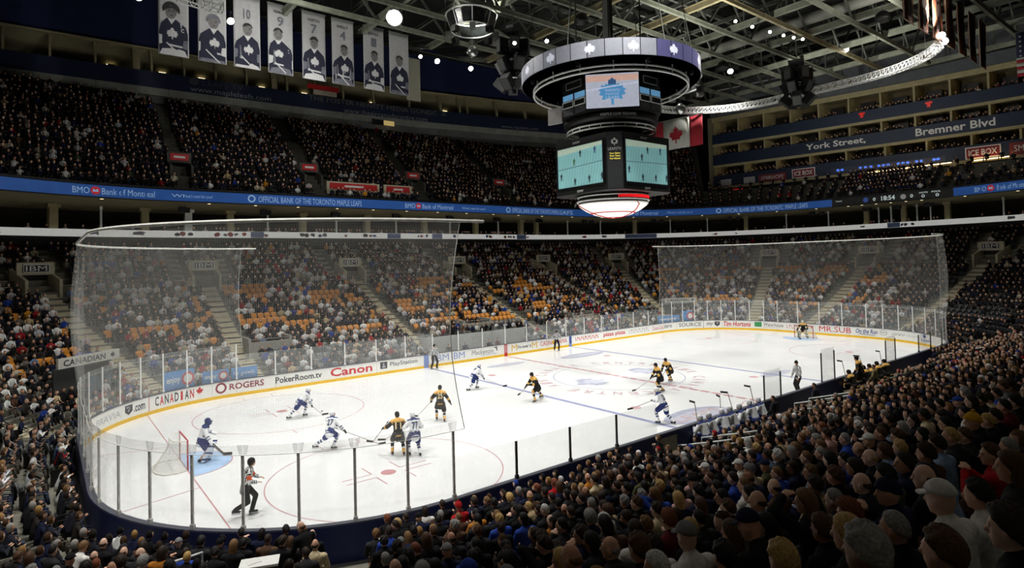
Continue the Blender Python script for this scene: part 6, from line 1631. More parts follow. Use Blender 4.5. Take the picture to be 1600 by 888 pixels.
def outfit(r, light=1.0, dark=False):
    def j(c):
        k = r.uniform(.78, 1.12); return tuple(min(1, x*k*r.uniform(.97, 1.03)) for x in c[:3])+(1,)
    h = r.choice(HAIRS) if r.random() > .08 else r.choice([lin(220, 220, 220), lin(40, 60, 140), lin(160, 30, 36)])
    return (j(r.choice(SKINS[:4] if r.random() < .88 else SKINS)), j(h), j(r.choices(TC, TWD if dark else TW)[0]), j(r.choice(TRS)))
rc = random.Random(11)
MIDT = [crowd_template(8, s, a, y) for s, a, y in ((1, 0, .0), (2, 2, .5), (3, 0, .7), (4, 0, .2), (5, 2, .3), (6, 0, .5))]
FART = [crowd_template(6, s, a, y) for s, a, y in ((1, 0, .1), (2, 2, .0), (3, 0, -.2), (4, 0, .1))]
def facing(s):
    n = ring_n(s); return math.atan2(-n.y, -n.x)
SPECIAL = []                                                 # filled below: people of the foreground
order = np.argsort(dist)
# which seats are taken
OCC = {}
for idx, a in enumerate(SEATS):
    s, k, x, y, z, i = a; q = vnoise(s/2.6, k/1.6, 5)
    pr_ = .96 if dist[idx] < 24 and i in (3, 4, 5) else (.94 if q < .64 else .55 if q < .78 else .12)
    if k <= 2 and i in (0, 1): pr_ = .62
    if k > 19: pr_ = .88
    if i == 7 or (i == 6): pr_ = .93 if q < .66 or k < 7 else .45
    OCC[idx] = rc.random() < pr_
# the 300 that show largest: nearest spectators not hidden behind the ones before them
GRID = np.zeros((888//6+2, 1600//6+2), bool); NEAR = []
for idx in order:
    if not OCC[idx] or len(NEAR) >= 300: continue
    if SW[idx] < 2.0 or dist[idx] < 2.2: OCC[idx] = False; continue
    if SU[idx] < -20 or SU[idx] > 1625 or SV[idx] > 905 or SV[idx] < 0: continue
    px = 928/SW[idx]; u, v = SU[idx], SV[idx]
    cells = set()
    for du in np.arange(-.13*px, .14*px, 3):
        for dv in np.arange(-.16*px, .14*px, 3):
            a, b_ = int((u+du)//6), int((v+dv)//6)
            if 0 <= a < GRID.shape[1] and 0 <= b_ < GRID.shape[0]: cells.add((b_, a))
    if not cells: continue
    free = sum(1 for c in cells if not GRID[c])
    if free/len(cells) < .38: continue
    NEAR.append(idx)
    for c in cells: GRID[c] = True
    for du in np.arange(-.24*px, .25*px, 3):
        for dv in np.arange(.14*px, .75*px, 3):
            a, b_ = int((u+du)//6), int((v+dv)//6)
            if 0 <= a < GRID.shape[1] and 0 <= b_ < GRID.shape[0]: GRID[b_, a] = True
NEARS = set(NEAR)
inst_m, inst_f, seat_i = [], [], []
for idx, a in enumerate(SEATS):
    s, k, x, y, z, i = a; f = facing(s)
    if OCC[idx]:
        if idx in NEARS: continue
        if dist[idx] < 2.3: continue
        look = rc.uniform(-.25, .25); nr_ = i in (3, 4, 5)
        (inst_m if dist[idx] < 32 else inst_f).append((rc.randrange(6 if dist[idx] < 32 else 4), x+rc.uniform(-.04, .04), y+rc.uniform(-.04, .04), z, f+look, rc.uniform(.88, 1.0), outfit(rc, 1, nr_)))
    elif dist[idx] > 2.2: seat_i.append(idx)
scatter('crowd_near', MIDT, inst_m, M_ATTR, 'seated spectators filling the nearer rows of the lower stands', 'crowd')
scatter('crowd_far', FART, inst_f, M_ATTR, 'seated spectators filling the far lower stands', 'crowd')
# upper bowl crowd; the tier's dim light is put into darker clothing colours
inst_u = []; up_empty = []
for k in range(UN-1):
    off_ = UO[k]+.36; z = UZ[k]
    for i, (sa, sb_) in enumerate(((-11.0, 0), (0, 43.9), (43.9, 51.4))):
        f = 1. if i == 1 else (RC+off_)/RC; n = int((sb_-sa)*f/.56)
        for j in range(n):
            s = sa+(j+.5)*(sb_-sa)/n
            if any(abs(ring(s, off_).x-ring(t, off_).x) < .75 for t in (-5.0, 0., 11.95, 24.1, 36.7)) : continue
            if 1.2 < off_-16.4 < 4.8 and any((ring(s, off_)-ring(t, off_)).length < 1.3 for t in (-5.0, 0., 11.95, 24.1, 36.7)): continue
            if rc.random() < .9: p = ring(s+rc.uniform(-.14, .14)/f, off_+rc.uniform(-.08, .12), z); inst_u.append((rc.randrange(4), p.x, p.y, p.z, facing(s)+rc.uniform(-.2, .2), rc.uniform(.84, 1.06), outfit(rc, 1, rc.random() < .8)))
            else: up_empty.append((s, off_, z))
for k in range(6):
    off_ = EO[k]+.36; n = int(28.4*(1+0)/.56*1.35)
    for j in range(n):
        s = 51.6+(j+.5)*28.4/n
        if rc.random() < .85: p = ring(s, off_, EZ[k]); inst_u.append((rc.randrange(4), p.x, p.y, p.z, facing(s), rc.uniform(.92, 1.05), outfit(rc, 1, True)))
for s in np.arange(-8, 78, .34):                              # guests at the suite front rail
    if rc.random() < .55: p = ring(s, 23.95, 11.2); inst_u.append((rc.randrange(4), p.x, p.y, p.z, facing(s), 1., outfit(rc)))
for k, (z0, z1) in enumerate(DK):
    for y in np.arange(23, -30, -.62):
        for dd, zz in ((.75, -.8), (1.7, -.45)):
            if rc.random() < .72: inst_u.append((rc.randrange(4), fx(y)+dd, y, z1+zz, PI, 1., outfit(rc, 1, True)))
for x in np.arange(-52, 30, .8):
    if rc.random() < .45: inst_u.append((rc.randrange(4), x, gy(x)+.8, 28.55, -PI/2, 1., outfit(rc)))
V = None
vu, _, _, _ = in_view(np.array([q[1:4] for q in inst_u])+np.array([0, 0, 1]), 20)
inst_u = [q for q, g in zip(inst_u, vu) if g]
scatter('crowd_upper', FART, inst_u, M_ATTR, 'seated spectators filling the dim upper stands and suites', 'crowd')
# ------------------------------------------------------------------ empty seats: the largest in view as single things, the rest joined
M_SEAT = mat('seat_plastic', rough=.45, objcol=True, noise=.06, spec=.4)
def seat_col(k, s):
    if k <= 6: return GREYS
    if k >= 19: return MAROON
    return ORANGE
seat_i.sort(key=lambda q: SW[q] if dist[q] > 1.2 else 1e9)
seat_proto = None
ROWN = ['front', 'second', 'third', 'fourth', 'fifth', 'sixth', 'seventh', 'eighth', 'ninth', 'tenth', 'eleventh', 'twelfth', 'thirteenth', 'fourteenth', 'fifteenth', 'sixteenth', 'seventeenth', 'eighteenth', 'nineteenth', 'twentieth', 'twenty first', 'twenty second', 'twenty third', 'twenty fourth', 'twenty fifth', 'twenty sixth', 'twenty seventh', 'twenty eighth']
AREA = {0: 'far side', 1: 'far right corner', 2: 'right end', 3: 'near right corner', 4: 'near side', 5: 'near left corner', 6: 'left end', 7: 'far left corner'}
def make_seat():
    r = empty('stadium_seat'); a = mk('backrest', SV_, SF_, M_SEAT, r, True); V, F = pan_mesh(True); b_ = mk('seat_pan', V, F, M_SEAT, r)
    V, F = frame_mesh(); mk('frame', V, F, M_BLACK, r); return r
first = make_seat(); nseat = 0
used_lab = {}
big_i = [q for q in seat_i if 5 < SU[q] < 1595 and 5 < SV[q]+.5*928/SW[q] < 885][:260]
# seats seen from behind in the rows right in front of the camera
near_occ = [q for q in NEAR if SV[q] > 700][:38]
for q in big_i+near_occ:
    s, k, x, y, z, i = SEATS[q]; occ = q in NEARS
    o = first if nseat == 0 else copy_tree(first); nseat += 1
    o.location = (x, y, z); o.rotation_euler = (0, 0, facing(s))
    c = DARKS if occ or i in (3, 4, 5) else seat_col(k, s); nm = 'black' if c == DARKS else ('grey' if c == GREYS else 'dark red' if c == MAROON else 'orange')
    for ch in o.children: ch.color = c
    if occ: lab = '%s seat under a spectator, %s row, %s' % (nm, ROWN[k], AREA[i])
    else: lab = 'empty folded %s seat, %s row, %s' % (nm, ROWN[k], AREA[i])
    used_lab.setdefault(lab, []).append((SU[q], o))
for lab, L_ in used_lab.items():
    L_.sort(key=lambda t: t[0])
    for j, (_, o) in enumerate(L_):
        o['label'] = lab if len(L_) == 1 else lab+', %s from left' % nth(j); o['category'] = 'seat'; o['group'] = 'stadium seats'
vv, ff = tri(SV_, SF_); pv, pf = tri(*pan_mesh(True)); SEAT_T = (np.concatenate([vv, pv]), np.concatenate([ff, pf+len(vv)]), np.zeros(len(ff)+len(pf), int))
inst_s = []
bs_ = set(big_i)
for q in seat_i:
    if q in bs_ or dist[q] < 1.3: continue
    s, k, x, y, z, i = SEATS[q]; c = DARKS if i in (3, 4) else seat_col(k, s); inst_s.append((0, x, y, z, facing(s), 1., (c, c, c, c)))
for s, off_, z in up_empty:
    p = ring(s, off_, z); inst_s.append((0, p.x, p.y, p.z, facing(s), 1., (DARKS,)*4))
scatter('empty_seats', [SEAT_T], inst_s, mat('seat_plastic_far', rough=.5, attr='Col', noise=.06), 'far empty stadium seats in orange, grey and dark red', 'seats')
# ================================================================== NEAR SPECTATORS, one by one
def seated(lean=8, hands=None, head=(0, 0), twist=0, side=0):
    return dict(hip=(-.02, 0, .52), lean=lean, feet=[(.48, .14, .07), (.46, -.14, .07)], hands=hands or [(.34, .12, .64), (.34, -.12, .62)], head=head, twist=twist, side=side, khint=(1, 0, .6))
POSES = {
 'lap': seated(6), 'lap_left': seated(6, head=(18, 0)), 'lap_left2': seated(9, head=(36, -3)), 'lap_right': seated(6, head=(-25, 0)),
 'lean': seated(26, [(.46, .16, .66), (.46, -.12, .66)], (12, 8)), 'lean_left': seated(22, [(.46, .2, .7), (.44, -.1, .66)], (34, 5)),
 'clap': seated(8, [(.36, .05, .98), (.35, -.06, .96)], (35, 0)), 'photo': seated(4, [(.26, .10, 1.24), (.26, -.08, 1.24)], (25, 0)), 'chin': seated(16, [(.22, .06, 1.10), (.36, -.12, .64)], (45, 5)),
 'stand': dict(hip=(0, 0, .96), lean=6, feet=[(.06, .13, .08), (-.04, -.13, .08)], hands=[(.22, .22, .92), (.2, -.24, .9)], head=(35, 0)),
 'stand_bend': dict(hip=(0, 0, .94), lean=24, feet=[(.08, .13, .08), (-.06, -.13, .08)], hands=[(.42, .2, .86), (.38, -.2, .84)], head=(20, 5)),
}
TPL = {}
def template(pose):
    if pose in TPL: return TPL[pose]
    J = joints(POSES[pose]); R = J['R']
    body = body_blob(J).make('person', [M_SKIN, EYEM], None, None, .0125, .30, 2, eye_index(J))
    T = Blob()
    T.cap(J['hip']+R @ Vector((0, 0, -.07)), J['mid'], .165, .155, .86); T.cap(J['mid'], J['chest'], .16, .165, .86); T.cap(J['chest'], J['chest']+R @ Vector((0, 0, .09)), .135, .085, .95)
    T.cap(J['shL'], J['shR'], .085, .085); T.cap(J['neck']-R @ Vector((.0, 0, .05)), J['neck']+R @ Vector((0, 0, .015)), .085, .075)
    for s in 'LR': T.cap(J['sh'+s], J['el'+s], .082, .066); T.cap(J['el'+s], J['el'+s].lerp(J['wr'+s], .95), .066, .047)
    jac = T.make('jacket', M_CLOTH, None, None, .022, .5, 2)
    Q = Blob(); Q.cap(J['hip'], J['hip']+R @ Vector((0, 0, .05)), .15, .145)
    for s in 'LR': Q.cap(J['hip'+s], J['kn'+s], .105, .08); Q.cap(J['kn'+s], J['an'+s], .08, .06)
    tr = Q.make('trousers', M_CLOTH, None, None, .034, .6, 2)
    K = []
    for s in 'LR':
        B = Blob(); a = J['an'+s]; B.cap(a, a+Vector((-.02, 0, -.02)), .05, .045); B.cap(a+Vector((-.03, 0, -.03)), a+Vector((.17, 0, -.035)), .042, .036); K.append(B.make('shoe', RUB, None, None, .03))
    d = dict(J=J, body=body.data, jacket=jac.data, trousers=tr.data, shoes=[k.data for k in K])
    for o in [body, jac, tr]+K: bpy.data.objects.remove(o)
    TPL[pose] = d; return d
# hair and headgear: shells over the skull ellipsoid, in head axes (x face, z up)
def shell(style):
    nv, nu = 22, 32; V = []; F = []
    rg = random.Random(hash(style) % 99)
    for j in range(nv+1):
        t = PI*j/nv
        for k in range(nu):
            a = 2*PI*k/nu; d = (math.sin(t)*math.cos(a), math.sin(t)*math.sin(a), math.cos(t))
            fx_, fz = d[0], d[2]; back = -fx_
            th = .014; line = .28+.62*max(fx_, 0)**1.2-(.75*max(back, 0)**.8)-.18*(1-abs(fx_))       # height of the hair line
            if style == 'crop': th = .010
            if style == 'full': th = .022+.006*math.sin(a*5+t*7)
            if style in ('long', 'bob', 'pony'): th = .020; line -= .25*(1-max(fx_, 0))
            if style == 'curly': th = .034+.012*math.sin(a*9+1)*math.sin(t*11); line -= .12
            if style == 'spiky': th = .026+.014*math.sin(a*13)*math.sin(t*15)
            if style == 'bald': th = .006-.036*max(0., min(1., (fz-.10)/.3))
            if style in ('cap', 'toque'): th = .024; line = .30 if style == 'cap' else .18-.30*max(back, 0)
            m_ = max(0., min(1., (fz-line)/.16+.5)) if style != 'bald' else (max(0., min(1., (fz-line)/.16+.5)))
            g = -.035*(1-m_)+th*m_
            p = [d[0]*(HEADR[0]+g), d[1]*(HEADR[1]+g), d[2]*(HEADR[2]+g)]
            if style in ('long', 'bob') and fx_ < .25 and fz < .1:              # falls straight to the shoulders
                drop = (.1-fz)*(.20 if style == 'long' else .085); p[2] -= drop; p[0] = p[0]*.9-.018-(.02 if fz < -.4 else 0); p[1] = (1 if p[1] >= 0 else -1)*max(abs(p[1]), (HEADR[1]+.014)*abs(d[1])/max(.35, math.sin(t)))
            V.append(p)
    for j in range(nv):
        for k in range(nu): F.append((j*nu+k, (j+1)*nu+k, (j+1)*nu+(k+1) % nu, j*nu+(k+1) % nu))
    if style == 'cap':
        n0 = len(V); 
        for jj, rr_ in enumerate((.95, 1.75)):
            for k in range(9):
                a = -.9+1.8*k/8; 
                for zz in (.036, .026): V.append((HEADR[0]*rr_*math.cos(a)*(1 if jj else .95), HEADR[1]*1.12*math.sin(a)*(1.05 if jj == 0 else 1.1), zz-(.018 if jj else 0)))
        for k in range(8):
            a, b_ = n0+2*k, n0+18+2*k
            F += [(a, b_, b_+2, a+2), (a+1, a+3, b_+3, b_+1), (b_, b_+1, b_+3, b_+2)]
    if style == 'toque':
        n0 = len(V); v, f = _sphere(8, 6); V += [(q[0]*.026-.01, q[1]*.026, q[2]*.026+HEADR[2]+.035) for q in v]; F += [tuple(i+n0 for i in q) for q in f]
    if style == 'pony':
        mb = MB(); mb.tube([(-.095, 0, .03), (-.15, 0, .02), (-.175, 0, -.06), (-.165, 0, -.16)], [.02, .034, .032, .008], 8); n0 = len(V); V += [tuple(q) for q in mb.V]; F += [tuple(i+n0 for i in q) for q in mb.F]
    return V, F
HAIRM = {}
def hair_mesh(st):
    if st not in HAIRM:
        V, F = shell(st); me = bpy.data.meshes.new('cap' if st == 'cap' else 'toque' if st == 'toque' else 'hair'); me.from_pydata(V, [], F); me.update()
        me.polygons.foreach_set('use_smooth', np.ones(len(me.polygons), bool)); me.materials.append(M_CLOTH if st in ('cap', 'toque') else M_HAIR); HAIRM[st] = me
    return HAIRM[st]
HC = {'black': lin(26, 23, 22), 'dark brown': lin(46, 34, 26), 'brown': lin(84, 58, 38), 'light brown': lin(120, 88, 54), 'blond': lin(190, 156, 96), 'grey': lin(140, 138, 134), 'white': lin(205, 204, 200), 'red brown': lin(120, 66, 40)}
CC = {'black': lin(22, 22, 24), 'charcoal': lin(46, 46, 48), 'navy': lin(26, 32, 58), 'white': lin(222, 220, 214), 'cream': lin(206, 188, 152), 'beige': lin(176, 154, 118), 'blue': lin(44, 72, 160), 'red': lin(178, 28, 34), 'orange brown': lin(176, 112, 40), 'grey': lin(126, 126, 126), 'brown': lin(84, 62, 46), 'olive': lin(82, 82, 54), 'yellow': lin(214, 164, 44), 'pink': lin(206, 164, 158), 'light blue': lin(140, 166, 200), 'maroon': lin(96, 30, 38), 'dark green': lin(34, 46, 34)}
STN = {'crop': 'cropped %s hair', 'full': 'full %s hair', 'long': 'long %s hair', 'bob': '%s bob haircut', 'pony': '%s ponytail', 'curly': 'curly %s hair', 'spiky': 'tousled %s hair', 'bald': 'bald with %s fringe', 'cap': '%s cap', 'toque': '%s knit hat'}
def person(loc, yaw, pose, style, hcol, tcol, skin=None, scale=1., trs='navy'):
    d = template(pose); J = d['J']
    o = bpy.data.objects.new('person', d['body']); COL.objects.link(o); o.location = loc; o.rotation_euler = (0, 0, yaw); o.scale = (scale,)*3
    o.color = skin or SKINS[0]
    def ch(name, me, c):
        q = bpy.data.objects.new(name, me); COL.objects.link(q); q.parent = o; q.color = c; return q
    ch('jacket', d['jacket'], CC[tcol]); ch('trousers', d['trousers'], CC[trs])
    if loc[2] > 0 and math.dist(loc, CP) < 7:
        for m_ in d['shoes']: ch('shoe', m_, CC['black'])
    st = style; h = ch('cap' if st == 'cap' else 'knit_hat' if st == 'toque' else 'hair', hair_mesh(st), CC[hcol] if st in ('cap', 'toque') else HC[hcol])
    h.matrix_local = Matrix.Translation(J['head']) @ J['Rh'].to_4x4()
    if st in ('cap', 'toque'):
        h2 = ch('hair', hair_mesh('crop'), HC['dark brown']); h2.matrix_local = h.matrix_local.copy()
    return o
# people of the foreground as the photograph shows them: pixel of the head, look
FORE = [
 (1438, 838, 'lap_left', 'crop', 'grey', 'black'), (1352, 838, 'lap_left', 'long', 'blond', 'black'), (1268, 806, 'photo', 'long', 'light brown', 'black'), (1502, 838, 'lap', 'full', 'brown', 'navy'),
 (1588, 722, 'clap', 'full', 'brown', 'red'), (1452, 764, 'lap_left', 'bald', 'black', 'black'), (1354, 776, 'lap_left', 'bald', 'brown', 'charcoal'), (1398, 762, 'lap_left', 'curly', 'black', 'olive'),
 (1226, 884, 'lap', 'full', 'blond', 'beige'), (1160, 876, 'lap', 'full', 'black', 'beige'), (1316, 874, 'lap', 'spiky', 'brown', 'black'), (1392, 886, 'lap', 'full', 'grey', 'black'),
 (1196, 812, 'lap_left', 'bald', 'dark brown', 'grey'), (1098, 814, 'lap', 'crop', 'black', 'dark green'), (1044, 806, 'lap_left', 'full', 'dark brown', 'cream'), (994, 836, 'lap', 'bob', 'dark brown', 'white'),
 (906, 838, 'lap', 'full', 'black', 'black'), (868, 814, 'lap', 'bald', 'light brown', 'orange brown'), (806, 846, 'lap', 'full', 'black', 'black'), (752, 846, 'lap', 'crop', 'black', 'black'),
 (1164, 788, 'lap_left', 'full', 'brown', 'black'), (1535, 682, 'lap_left', 'toque', 'yellow', 'black'), (1382, 684, 'lap_left', 'crop', 'brown', 'black'), (1502, 724, 'lean', 'bob', 'black', 'light blue'),
 (1080, 780, 'lap', 'long', 'blond', 'navy'), (936, 784, 'lap', 'crop', 'grey', 'black'), (1330, 694, 'lap_left', 'crop', 'grey', 'blue'), (1320, 706, 'lap_left', 'full', 'black', 'blue'), (1230, 690, 'lap', 'crop', 'black', 'cream'),
 (1105, 742, 'lap', 'cap', 'white', 'black'), (1040, 722, 'lap', 'crop', 'grey', 'cream'), (925, 718, 'lap', 'bald', 'brown', 'orange brown'), (878, 726, 'lap', 'full', 'red brown', 'red'), (1212, 726, 'lap', 'cap', 'navy', 'olive'),
 (1222, 716, 'lap', 'full', 'white', 'charcoal'), (645, 826, 'lap', 'full', 'black', 'black'), (598, 838, 'lap', 'full', 'black', 'black'), (540, 834, 'lap', 'full', 'light brown', 'charcoal'), (510, 834, 'lap', 'bald', 'brown', 'black'),
 (725, 788, 'lap', 'toque', 'red', 'red'), (670, 802, 'lap', 'long', 'dark brown', 'white'), (686, 808, 'lap', 'full', 'grey', 'navy'), (200, 855, 'lap_left', 'toque', 'charcoal', 'black'), (330, 850, 'lap', 'toque', 'black', 'black'), (380, 862, 'lap', 'full', 'black', 'black'),
 (40, 700, 'lean', 'cap', 'white', 'brown'), (52, 722, 'lean', 'cap', 'white', 'white'), (72, 688, 'lean', 'full', 'light brown', 'navy'), (100, 745, 'lean', 'bald', 'brown', 'brown'), (45, 775, 'lean', 'full', 'blond', 'black')]
assign = {}
free_idx = [q for q in NEAR]
for f in FORE:
    best = min((q for q in free_idx if q not in assign), key=lambda q: (SU[q]-f[0])**2+(SV[q]-f[1])**2)
    if (SU[best]-f[0])**2+(SV[best]-f[1])**2 < 75**2: assign[best] = f
rp = random.Random(5); LABS = {}
nearest_lm = [((60, 560), 'left of big net'), ((60, 740), 'left stand below net'), ((250, 850), 'bottom left corner'), ((430, 850), 'below corner glass'), ((600, 830), 'below face-off circle'), ((760, 790), 'below dark glass posts'), ((900, 700), 'beside dark glass posts'), ((1000, 800), 'bottom middle rows'), ((1100, 660), 'behind players bench'), ((1140, 720), 'below nearer handrail'), ((1280, 640), 'below farther handrail'), ((1250, 850), 'beside raised camera'), ((1400, 620), 'middle right stand'), ((1420, 720), 'above the bald men'), ((1450, 840), 'bottom right corner'), ((1560, 660), 'right edge')]
TOPN = ['black']*30+['charcoal']*11+['navy']*9+['white']*4+['cream']*2+['grey']*3+['brown']*4+['blue']*2+['red']*1+['olive', 'beige', 'maroon', 'dark green', 'orange brown', 'light blue', 'pink']
for q in NEAR:
    s, k, x, y, z, i = SEATS[q]; f = facing(s)
    if q in assign:
        _, _, pose, st, hc_, tc_ = assign[q]
    else:
        st = rp.choices(['crop', 'full', 'bald', 'long', 'bob', 'pony', 'curly', 'spiky', 'cap', 'toque'], [26, 24, 9, 12, 8, 4, 4, 6, 5, 2])[0]
        hc_ = rp.choices(['black', 'dark brown', 'brown', 'light brown', 'blond', 'grey', 'white', 'red brown'], [28, 28, 17, 8, 5, 9, 2, 3])[0] if st not in ('cap', 'toque') else rp.choice(['black', 'navy', 'white', 'blue', 'red', 'grey'])
        tc_ = rp.choice(TOPN); 
        left_end = i in (6, 7)
        pose = rp.choices(['lap', 'lap_left', 'lap_left2', 'lap_right', 'lean', 'lean_left', 'clap', 'chin'], [26, 34, 8, 4, 9, 6, 5, 5] if not left_end else [10, 4, 0, 20, 20, 2, 8, 6])[0]
    o = person((x+rp.uniform(-.03, .03), y+rp.uniform(-.03, .03), z+.005), f+rp.uniform(-.12, .12), pose, st, hc_, tc_, rp.choice(SKINS[:4]) if rp.random() < .92 else SKINS[4], rp.uniform(.93, 1.05), rp.choice(['navy', 'black', 'charcoal', 'blue', 'brown']))
    u, v = SU[q], SV[q]; lm = min(nearest_lm, key=lambda t: (t[0][0]-u)**2+(t[0][1]-v)**2)[1]
    act = {'photo': ', raising camera', 'clap': ', hands together', 'chin': ', hand at chin', 'lean': ', leaning forward', 'lean_left': ', leaning forward'}.get(pose, '')
    lab = 'spectator, %s, %s jacket%s, %s' % (STN[st] % hc_, tc_, act, lm)
    LABS.setdefault(lab, []).append((u, o)); o['category'] = 'person'; o['group'] = 'spectators in the near stands'
for lab, L_ in LABS.items():
    L_.sort(key=lambda t: t[0])
    for j, (_, o) in enumerate(L_): o['label'] = lab if len(L_) == 1 else lab+', %s from left' % nth(j)
# standing people
def stander(u, v, h, yaw, pose, st, hc_, tc_, label, row=None, cat='person'):
    """stand somebody on the stand floor below the given head pixel"""
    d = CF+CR*(u-800)/928.689+CU*(444-59.126-v)/928.689
    for t in np.arange(2, 90, .02):
        p = CP+d*t; ax, ay = abs(p[0])-LX, abs(p[1])-LY; of = (math.hypot(ax, ay)-RC) if ax > 0 and ay > 0 else max(ax-RC, ay-RC)
        if 1.6 < of < 21 and p[2] < zb(of)+h and t > 3:
            k = int((of-ROW_O[0])/ROW_D); o = person((p[0], p[1], LZ[k]), yaw, pose, st, hc_, tc_); tag(o, label, cat); return o
stander(482, 822, 1.60, math.radians(100), 'stand_bend', 'bald', 'brown', 'black', 'man standing in a black hooded coat below the corner glass')
stander(893, 674, 1.60, math.radians(95), 'stand', 'pony', 'black', 'black', 'person standing with dark ponytail and black coat by the dark posts')
# ------------------------------------------------------------------ benches along the near boards
bench = empty('players_bench', (0, -14.0, 0), 0, 'long dark players bench with low wall behind the near boards', 'bench')
for x0 in (-12.4, 3.4):
    mb = MB(); mb.box((x0+6, .2, .46), (12, .38, .08)); mb.build('bench_seat', S('bench_brown', 84, 66, 46, rough=.6), bench)
    mb = MB(); mb.box((x0+6, -.55, .4), (12.6, .1, .8)); mb.build('back_wall', S('bench_wall_olive', 74, 78, 66, rough=.8), bench)
    for k in range(7): mb = MB(); mb.box((x0+k*2, .2, .21), (.1, .3, .42)); mb.build('bench_leg', M_BLACK, bench)
sit = dict(hip=(0, 0, .62), lean=24, feet=[(.45, .18, SK), (.42, -.18, SK)], hands=[(.45, .18, .9), (.45, -.18, .85)], head=(20, 0), khint=(1, 0, .6))
bl_ = ['first', 'second', 'third', 'fourth', 'fifth', 'sixth', 'seventh', 'eighth']
protos = {}
for team, xs_, base in (('leaf', (-9.9, -9.2, -8.4, -7.6, -6.8, -6.0, -5.2), 'white and blue player sitting on the near bench, %s from the left'), ('bear', (4.6, 6.6, 7.5, 8.5, 9.6), 'black and gold player sitting on the farther bench, %s from the left')):
    for j, x in enumerate(xs_):
        if team not in protos:
            o, J = player((x, -13.75, 0), 88, sit, team, base % bl_[j]); protos[team] = (o, J)
        else:
            o = copy_tree(protos[team][0]); o.location = (x, -13.75, 0); o.rotation_euler = (0, 0, math.radians(88+rp.uniform(-18, 30))); o['label'] = base % bl_[j]
        o['group'] = 'players on the benches'
        o.color = lin(206, 160, 134)
        if j % 2 == 0: stick(o, protos[team][1], (.75, -.3, 1.75), 'hockey stick standing up in front of the %s %s bench player' % (bl_[j], 'white and blue' if team == 'leaf' else 'black and gold'))
stnd = dict(hip=(0, 0, .95), lean=6, feet=[(.05, .16, .08), (-.03, -.16, .08)], hands=[(.22, .34, .95), (.2, -.3, .92)], head=(40, 0))
player((3.2, -11.2, 0), 150, dict(stnd, hip=(0, 0, .98), feet=[(.05, .16, SK), (-.03, -.16, SK)]), 'ref', 'official in grey looking striped shirt standing at the near boards between the benches')
o, J = player((5.5, -13.75, .3), 95, dict(stnd, lean=16), 'bear', 'black and gold player standing up behind the farther bench', '9')
for j, (x, c, lab) in enumerate(((-6.1, lin(30, 30, 34), 'coach in a black suit behind the near bench, left one'), (-2.2, lin(36, 36, 44), 'coach in a dark suit behind the near bench, right one'), (4.9, lin(120, 110, 70), 'equipment man in an olive jacket beside the farther bench'))):
    player((x, -14.75, .15), 90, stnd, 'x', lab, bare=True, skates=False, jersey_col=c)
# hair for the bare-headed bench staff
for o in [o for o in COL.objects if o.name.startswith('person') and o.get('label', '').startswith(('coach', 'equipment'))]:
    J = joints(stnd); h = bpy.data.objects.new('hair', hair_mesh('crop')); COL.objects.link(h); h.parent = o; h.color = HC['dark brown']; h.matrix_local = Matrix.Translation(J['head']) @ J['Rh'].to_4x4()
# penalty boxes on the far side: pale wall, officials
pb = empty('penalty_box', (-1.2, 14.4, 0), 0, 'penalty box with pale back wall behind the far glass', 'penalty box')
mb = MB(); mb.box((0, 1.4, 1.0), (11.4, .12, 1.9)); mb.build('back_wall', S('box_wall_pale', 170, 172, 168, rough=.7), pb)
for x in (-5.7, -1.9, 1.9, 5.7): mb = MB(); mb.box((x, .4, 1.3), (.06, 2.2, 2.2)); mb.build('divider', M_GLASS, pb)
mb = MB(); mb.box((0, 1.0, .45), (11, .4, .07)); mb.build('bench_seat', MATS['bench_brown'], pb)
for j, x in enumerate((-6.0, -4.6, -2.9, -.3, .6, 3.9)):
    o = person((x, 15.0, .02), -PI/2, 'lap', 'crop', 'dark brown', ('charcoal', 'black', 'navy', 'black', 'maroon', 'grey')[j]); tag(o, 'official in %s jacket in the far penalty box, %s from the left' % (('charcoal', 'black', 'navy', 'black', 'maroon', 'grey')[j], bl_[j]), 'person', 'penalty box officials')
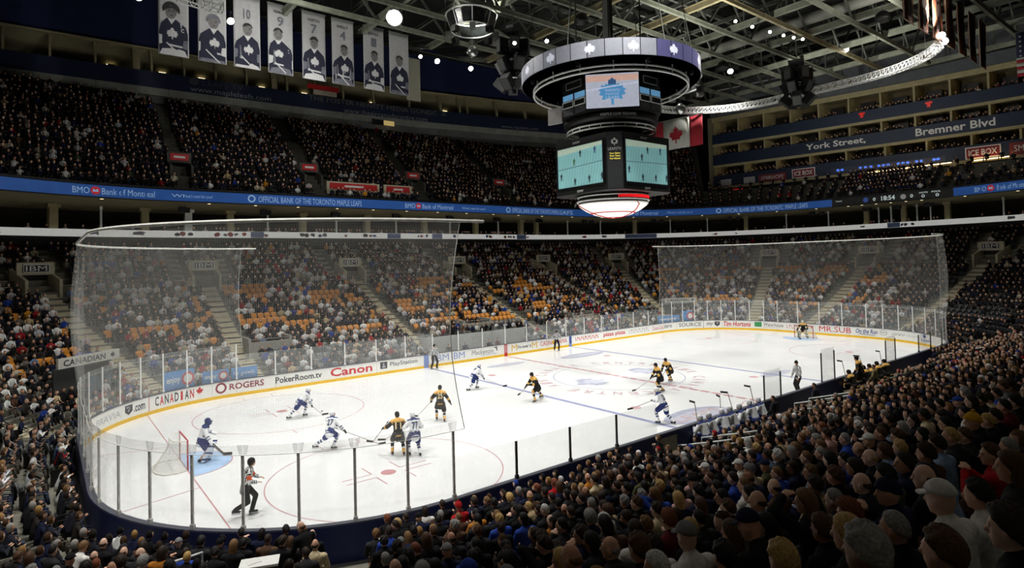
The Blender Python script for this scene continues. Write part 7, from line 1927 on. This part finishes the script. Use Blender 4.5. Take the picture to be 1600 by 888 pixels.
# ------------------------------------------------------------------ handrails in the near stand
def rail(P, posts, label, mid=True):
    r = empty('handrail', P[0], 0, label, 'handrail'); o0 = Vector(P[0]); Q = [Vector(p)-o0 for p in P]
    mb = MB(); mb.tube(Q, .028, 8); mb.build('top_rail', M_ALU, r, True)
    if mid: mb = MB(); mb.tube([q-Vector((0, 0, .32)) for q in Q], .022, 6); mb.build('mid_rail', M_ALU, r, True)
    for f in posts:
        i = min(int(f*(len(Q)-1)), len(Q)-2); t = f*(len(Q)-1)-i; q = Q[i].lerp(Q[i+1], t); mb = MB(); mb.tube([q, q-Vector((0, 0, .95))], .022, 6); mb.build('post', M_ALU, r)
def stair_rail(sa, o0, o1, label, h=.98):
    P = [ring(sa, o_, zb(o_)+h) for o_ in np.linspace(o0, o1, 6)]; rail(P, (.0, .5, 1.), label)
stair_rail(cum[4]+LX+14.0, 2.4, 5.6, 'silver double handrail on the near stairs left of the benches')
stair_rail(cum[4]+LX+12.6, 2.4, 4.6, 'second silver handrail right beside the first near stairs')
stair_rail(cum[4]+LX+4.6, 1.9, 4.4, 'silver double handrail on the near stairs behind the benches')
stair_rail(cum[4]+LX+3.2, 1.9, 4.0, 'shorter silver handrail behind the benches')
stair_rail(cum[4]+LX-14., 2.2, 4.8, 'dark looking handrail at the far end of the near stand')
for sa, o0, o1, lab in ((-11.6, 5.5, 12.5, 'grey handrail down the left end stairs beside orange seats'), (cum[5]+6, 2.0, 3.2, 'low grey rail in the bottom left corner')): stair_rail(sa, o0, o1, lab)
# glass balustrade and white counter at the foot of the near corner
tb = empty('media_table', (-28.05, -14.7, .95), math.radians(68), 'white topped table with papers behind the near corner boards', 'table')
mb = MB(); mb.box((0, 0, .82), (.45, .8, .05)); mb.build('table_top', M_WHITE, tb)
for yy_ in (-.33, .33): mb = MB(); mb.box((0, yy_, .4), (.4, .05, .8)); mb.build('leg', M_BLACK, tb)
mb = MB(); mb.box((.02, .12, .852), (.2, .28, .012), .4); tag(mb.build('paper_stack', M_LETTER), 'white sheets of paper lying on the white table', 'paper'); bpy.data.objects['paper_stack'].matrix_world = Matrix.Translation(tb.location) @ Matrix.Rotation(math.radians(68), 4, 'Z')
# a plastic cup beside the pink sweater
cup = MB(); cup.lathe([(.030, 0), (.042, .14), (.044, .142), (.041, .14), (.028, .006), (0, .006)], n=18); c_ = cup.build('plastic_cup', glass_mat('cup_plastic', .35), None, True); tag(c_, 'clear plastic cup standing between two spectators', 'cup')
q = min(range(len(SEATS)), key=lambda q: (SU[q]-1052)**2+(SV[q]-850)**2); c_.location = (SEATS[q][2]+.15, SEATS[q][3]+.35, SEATS[q][4]+.62)
bpy.data.scenes.remove(TMP)
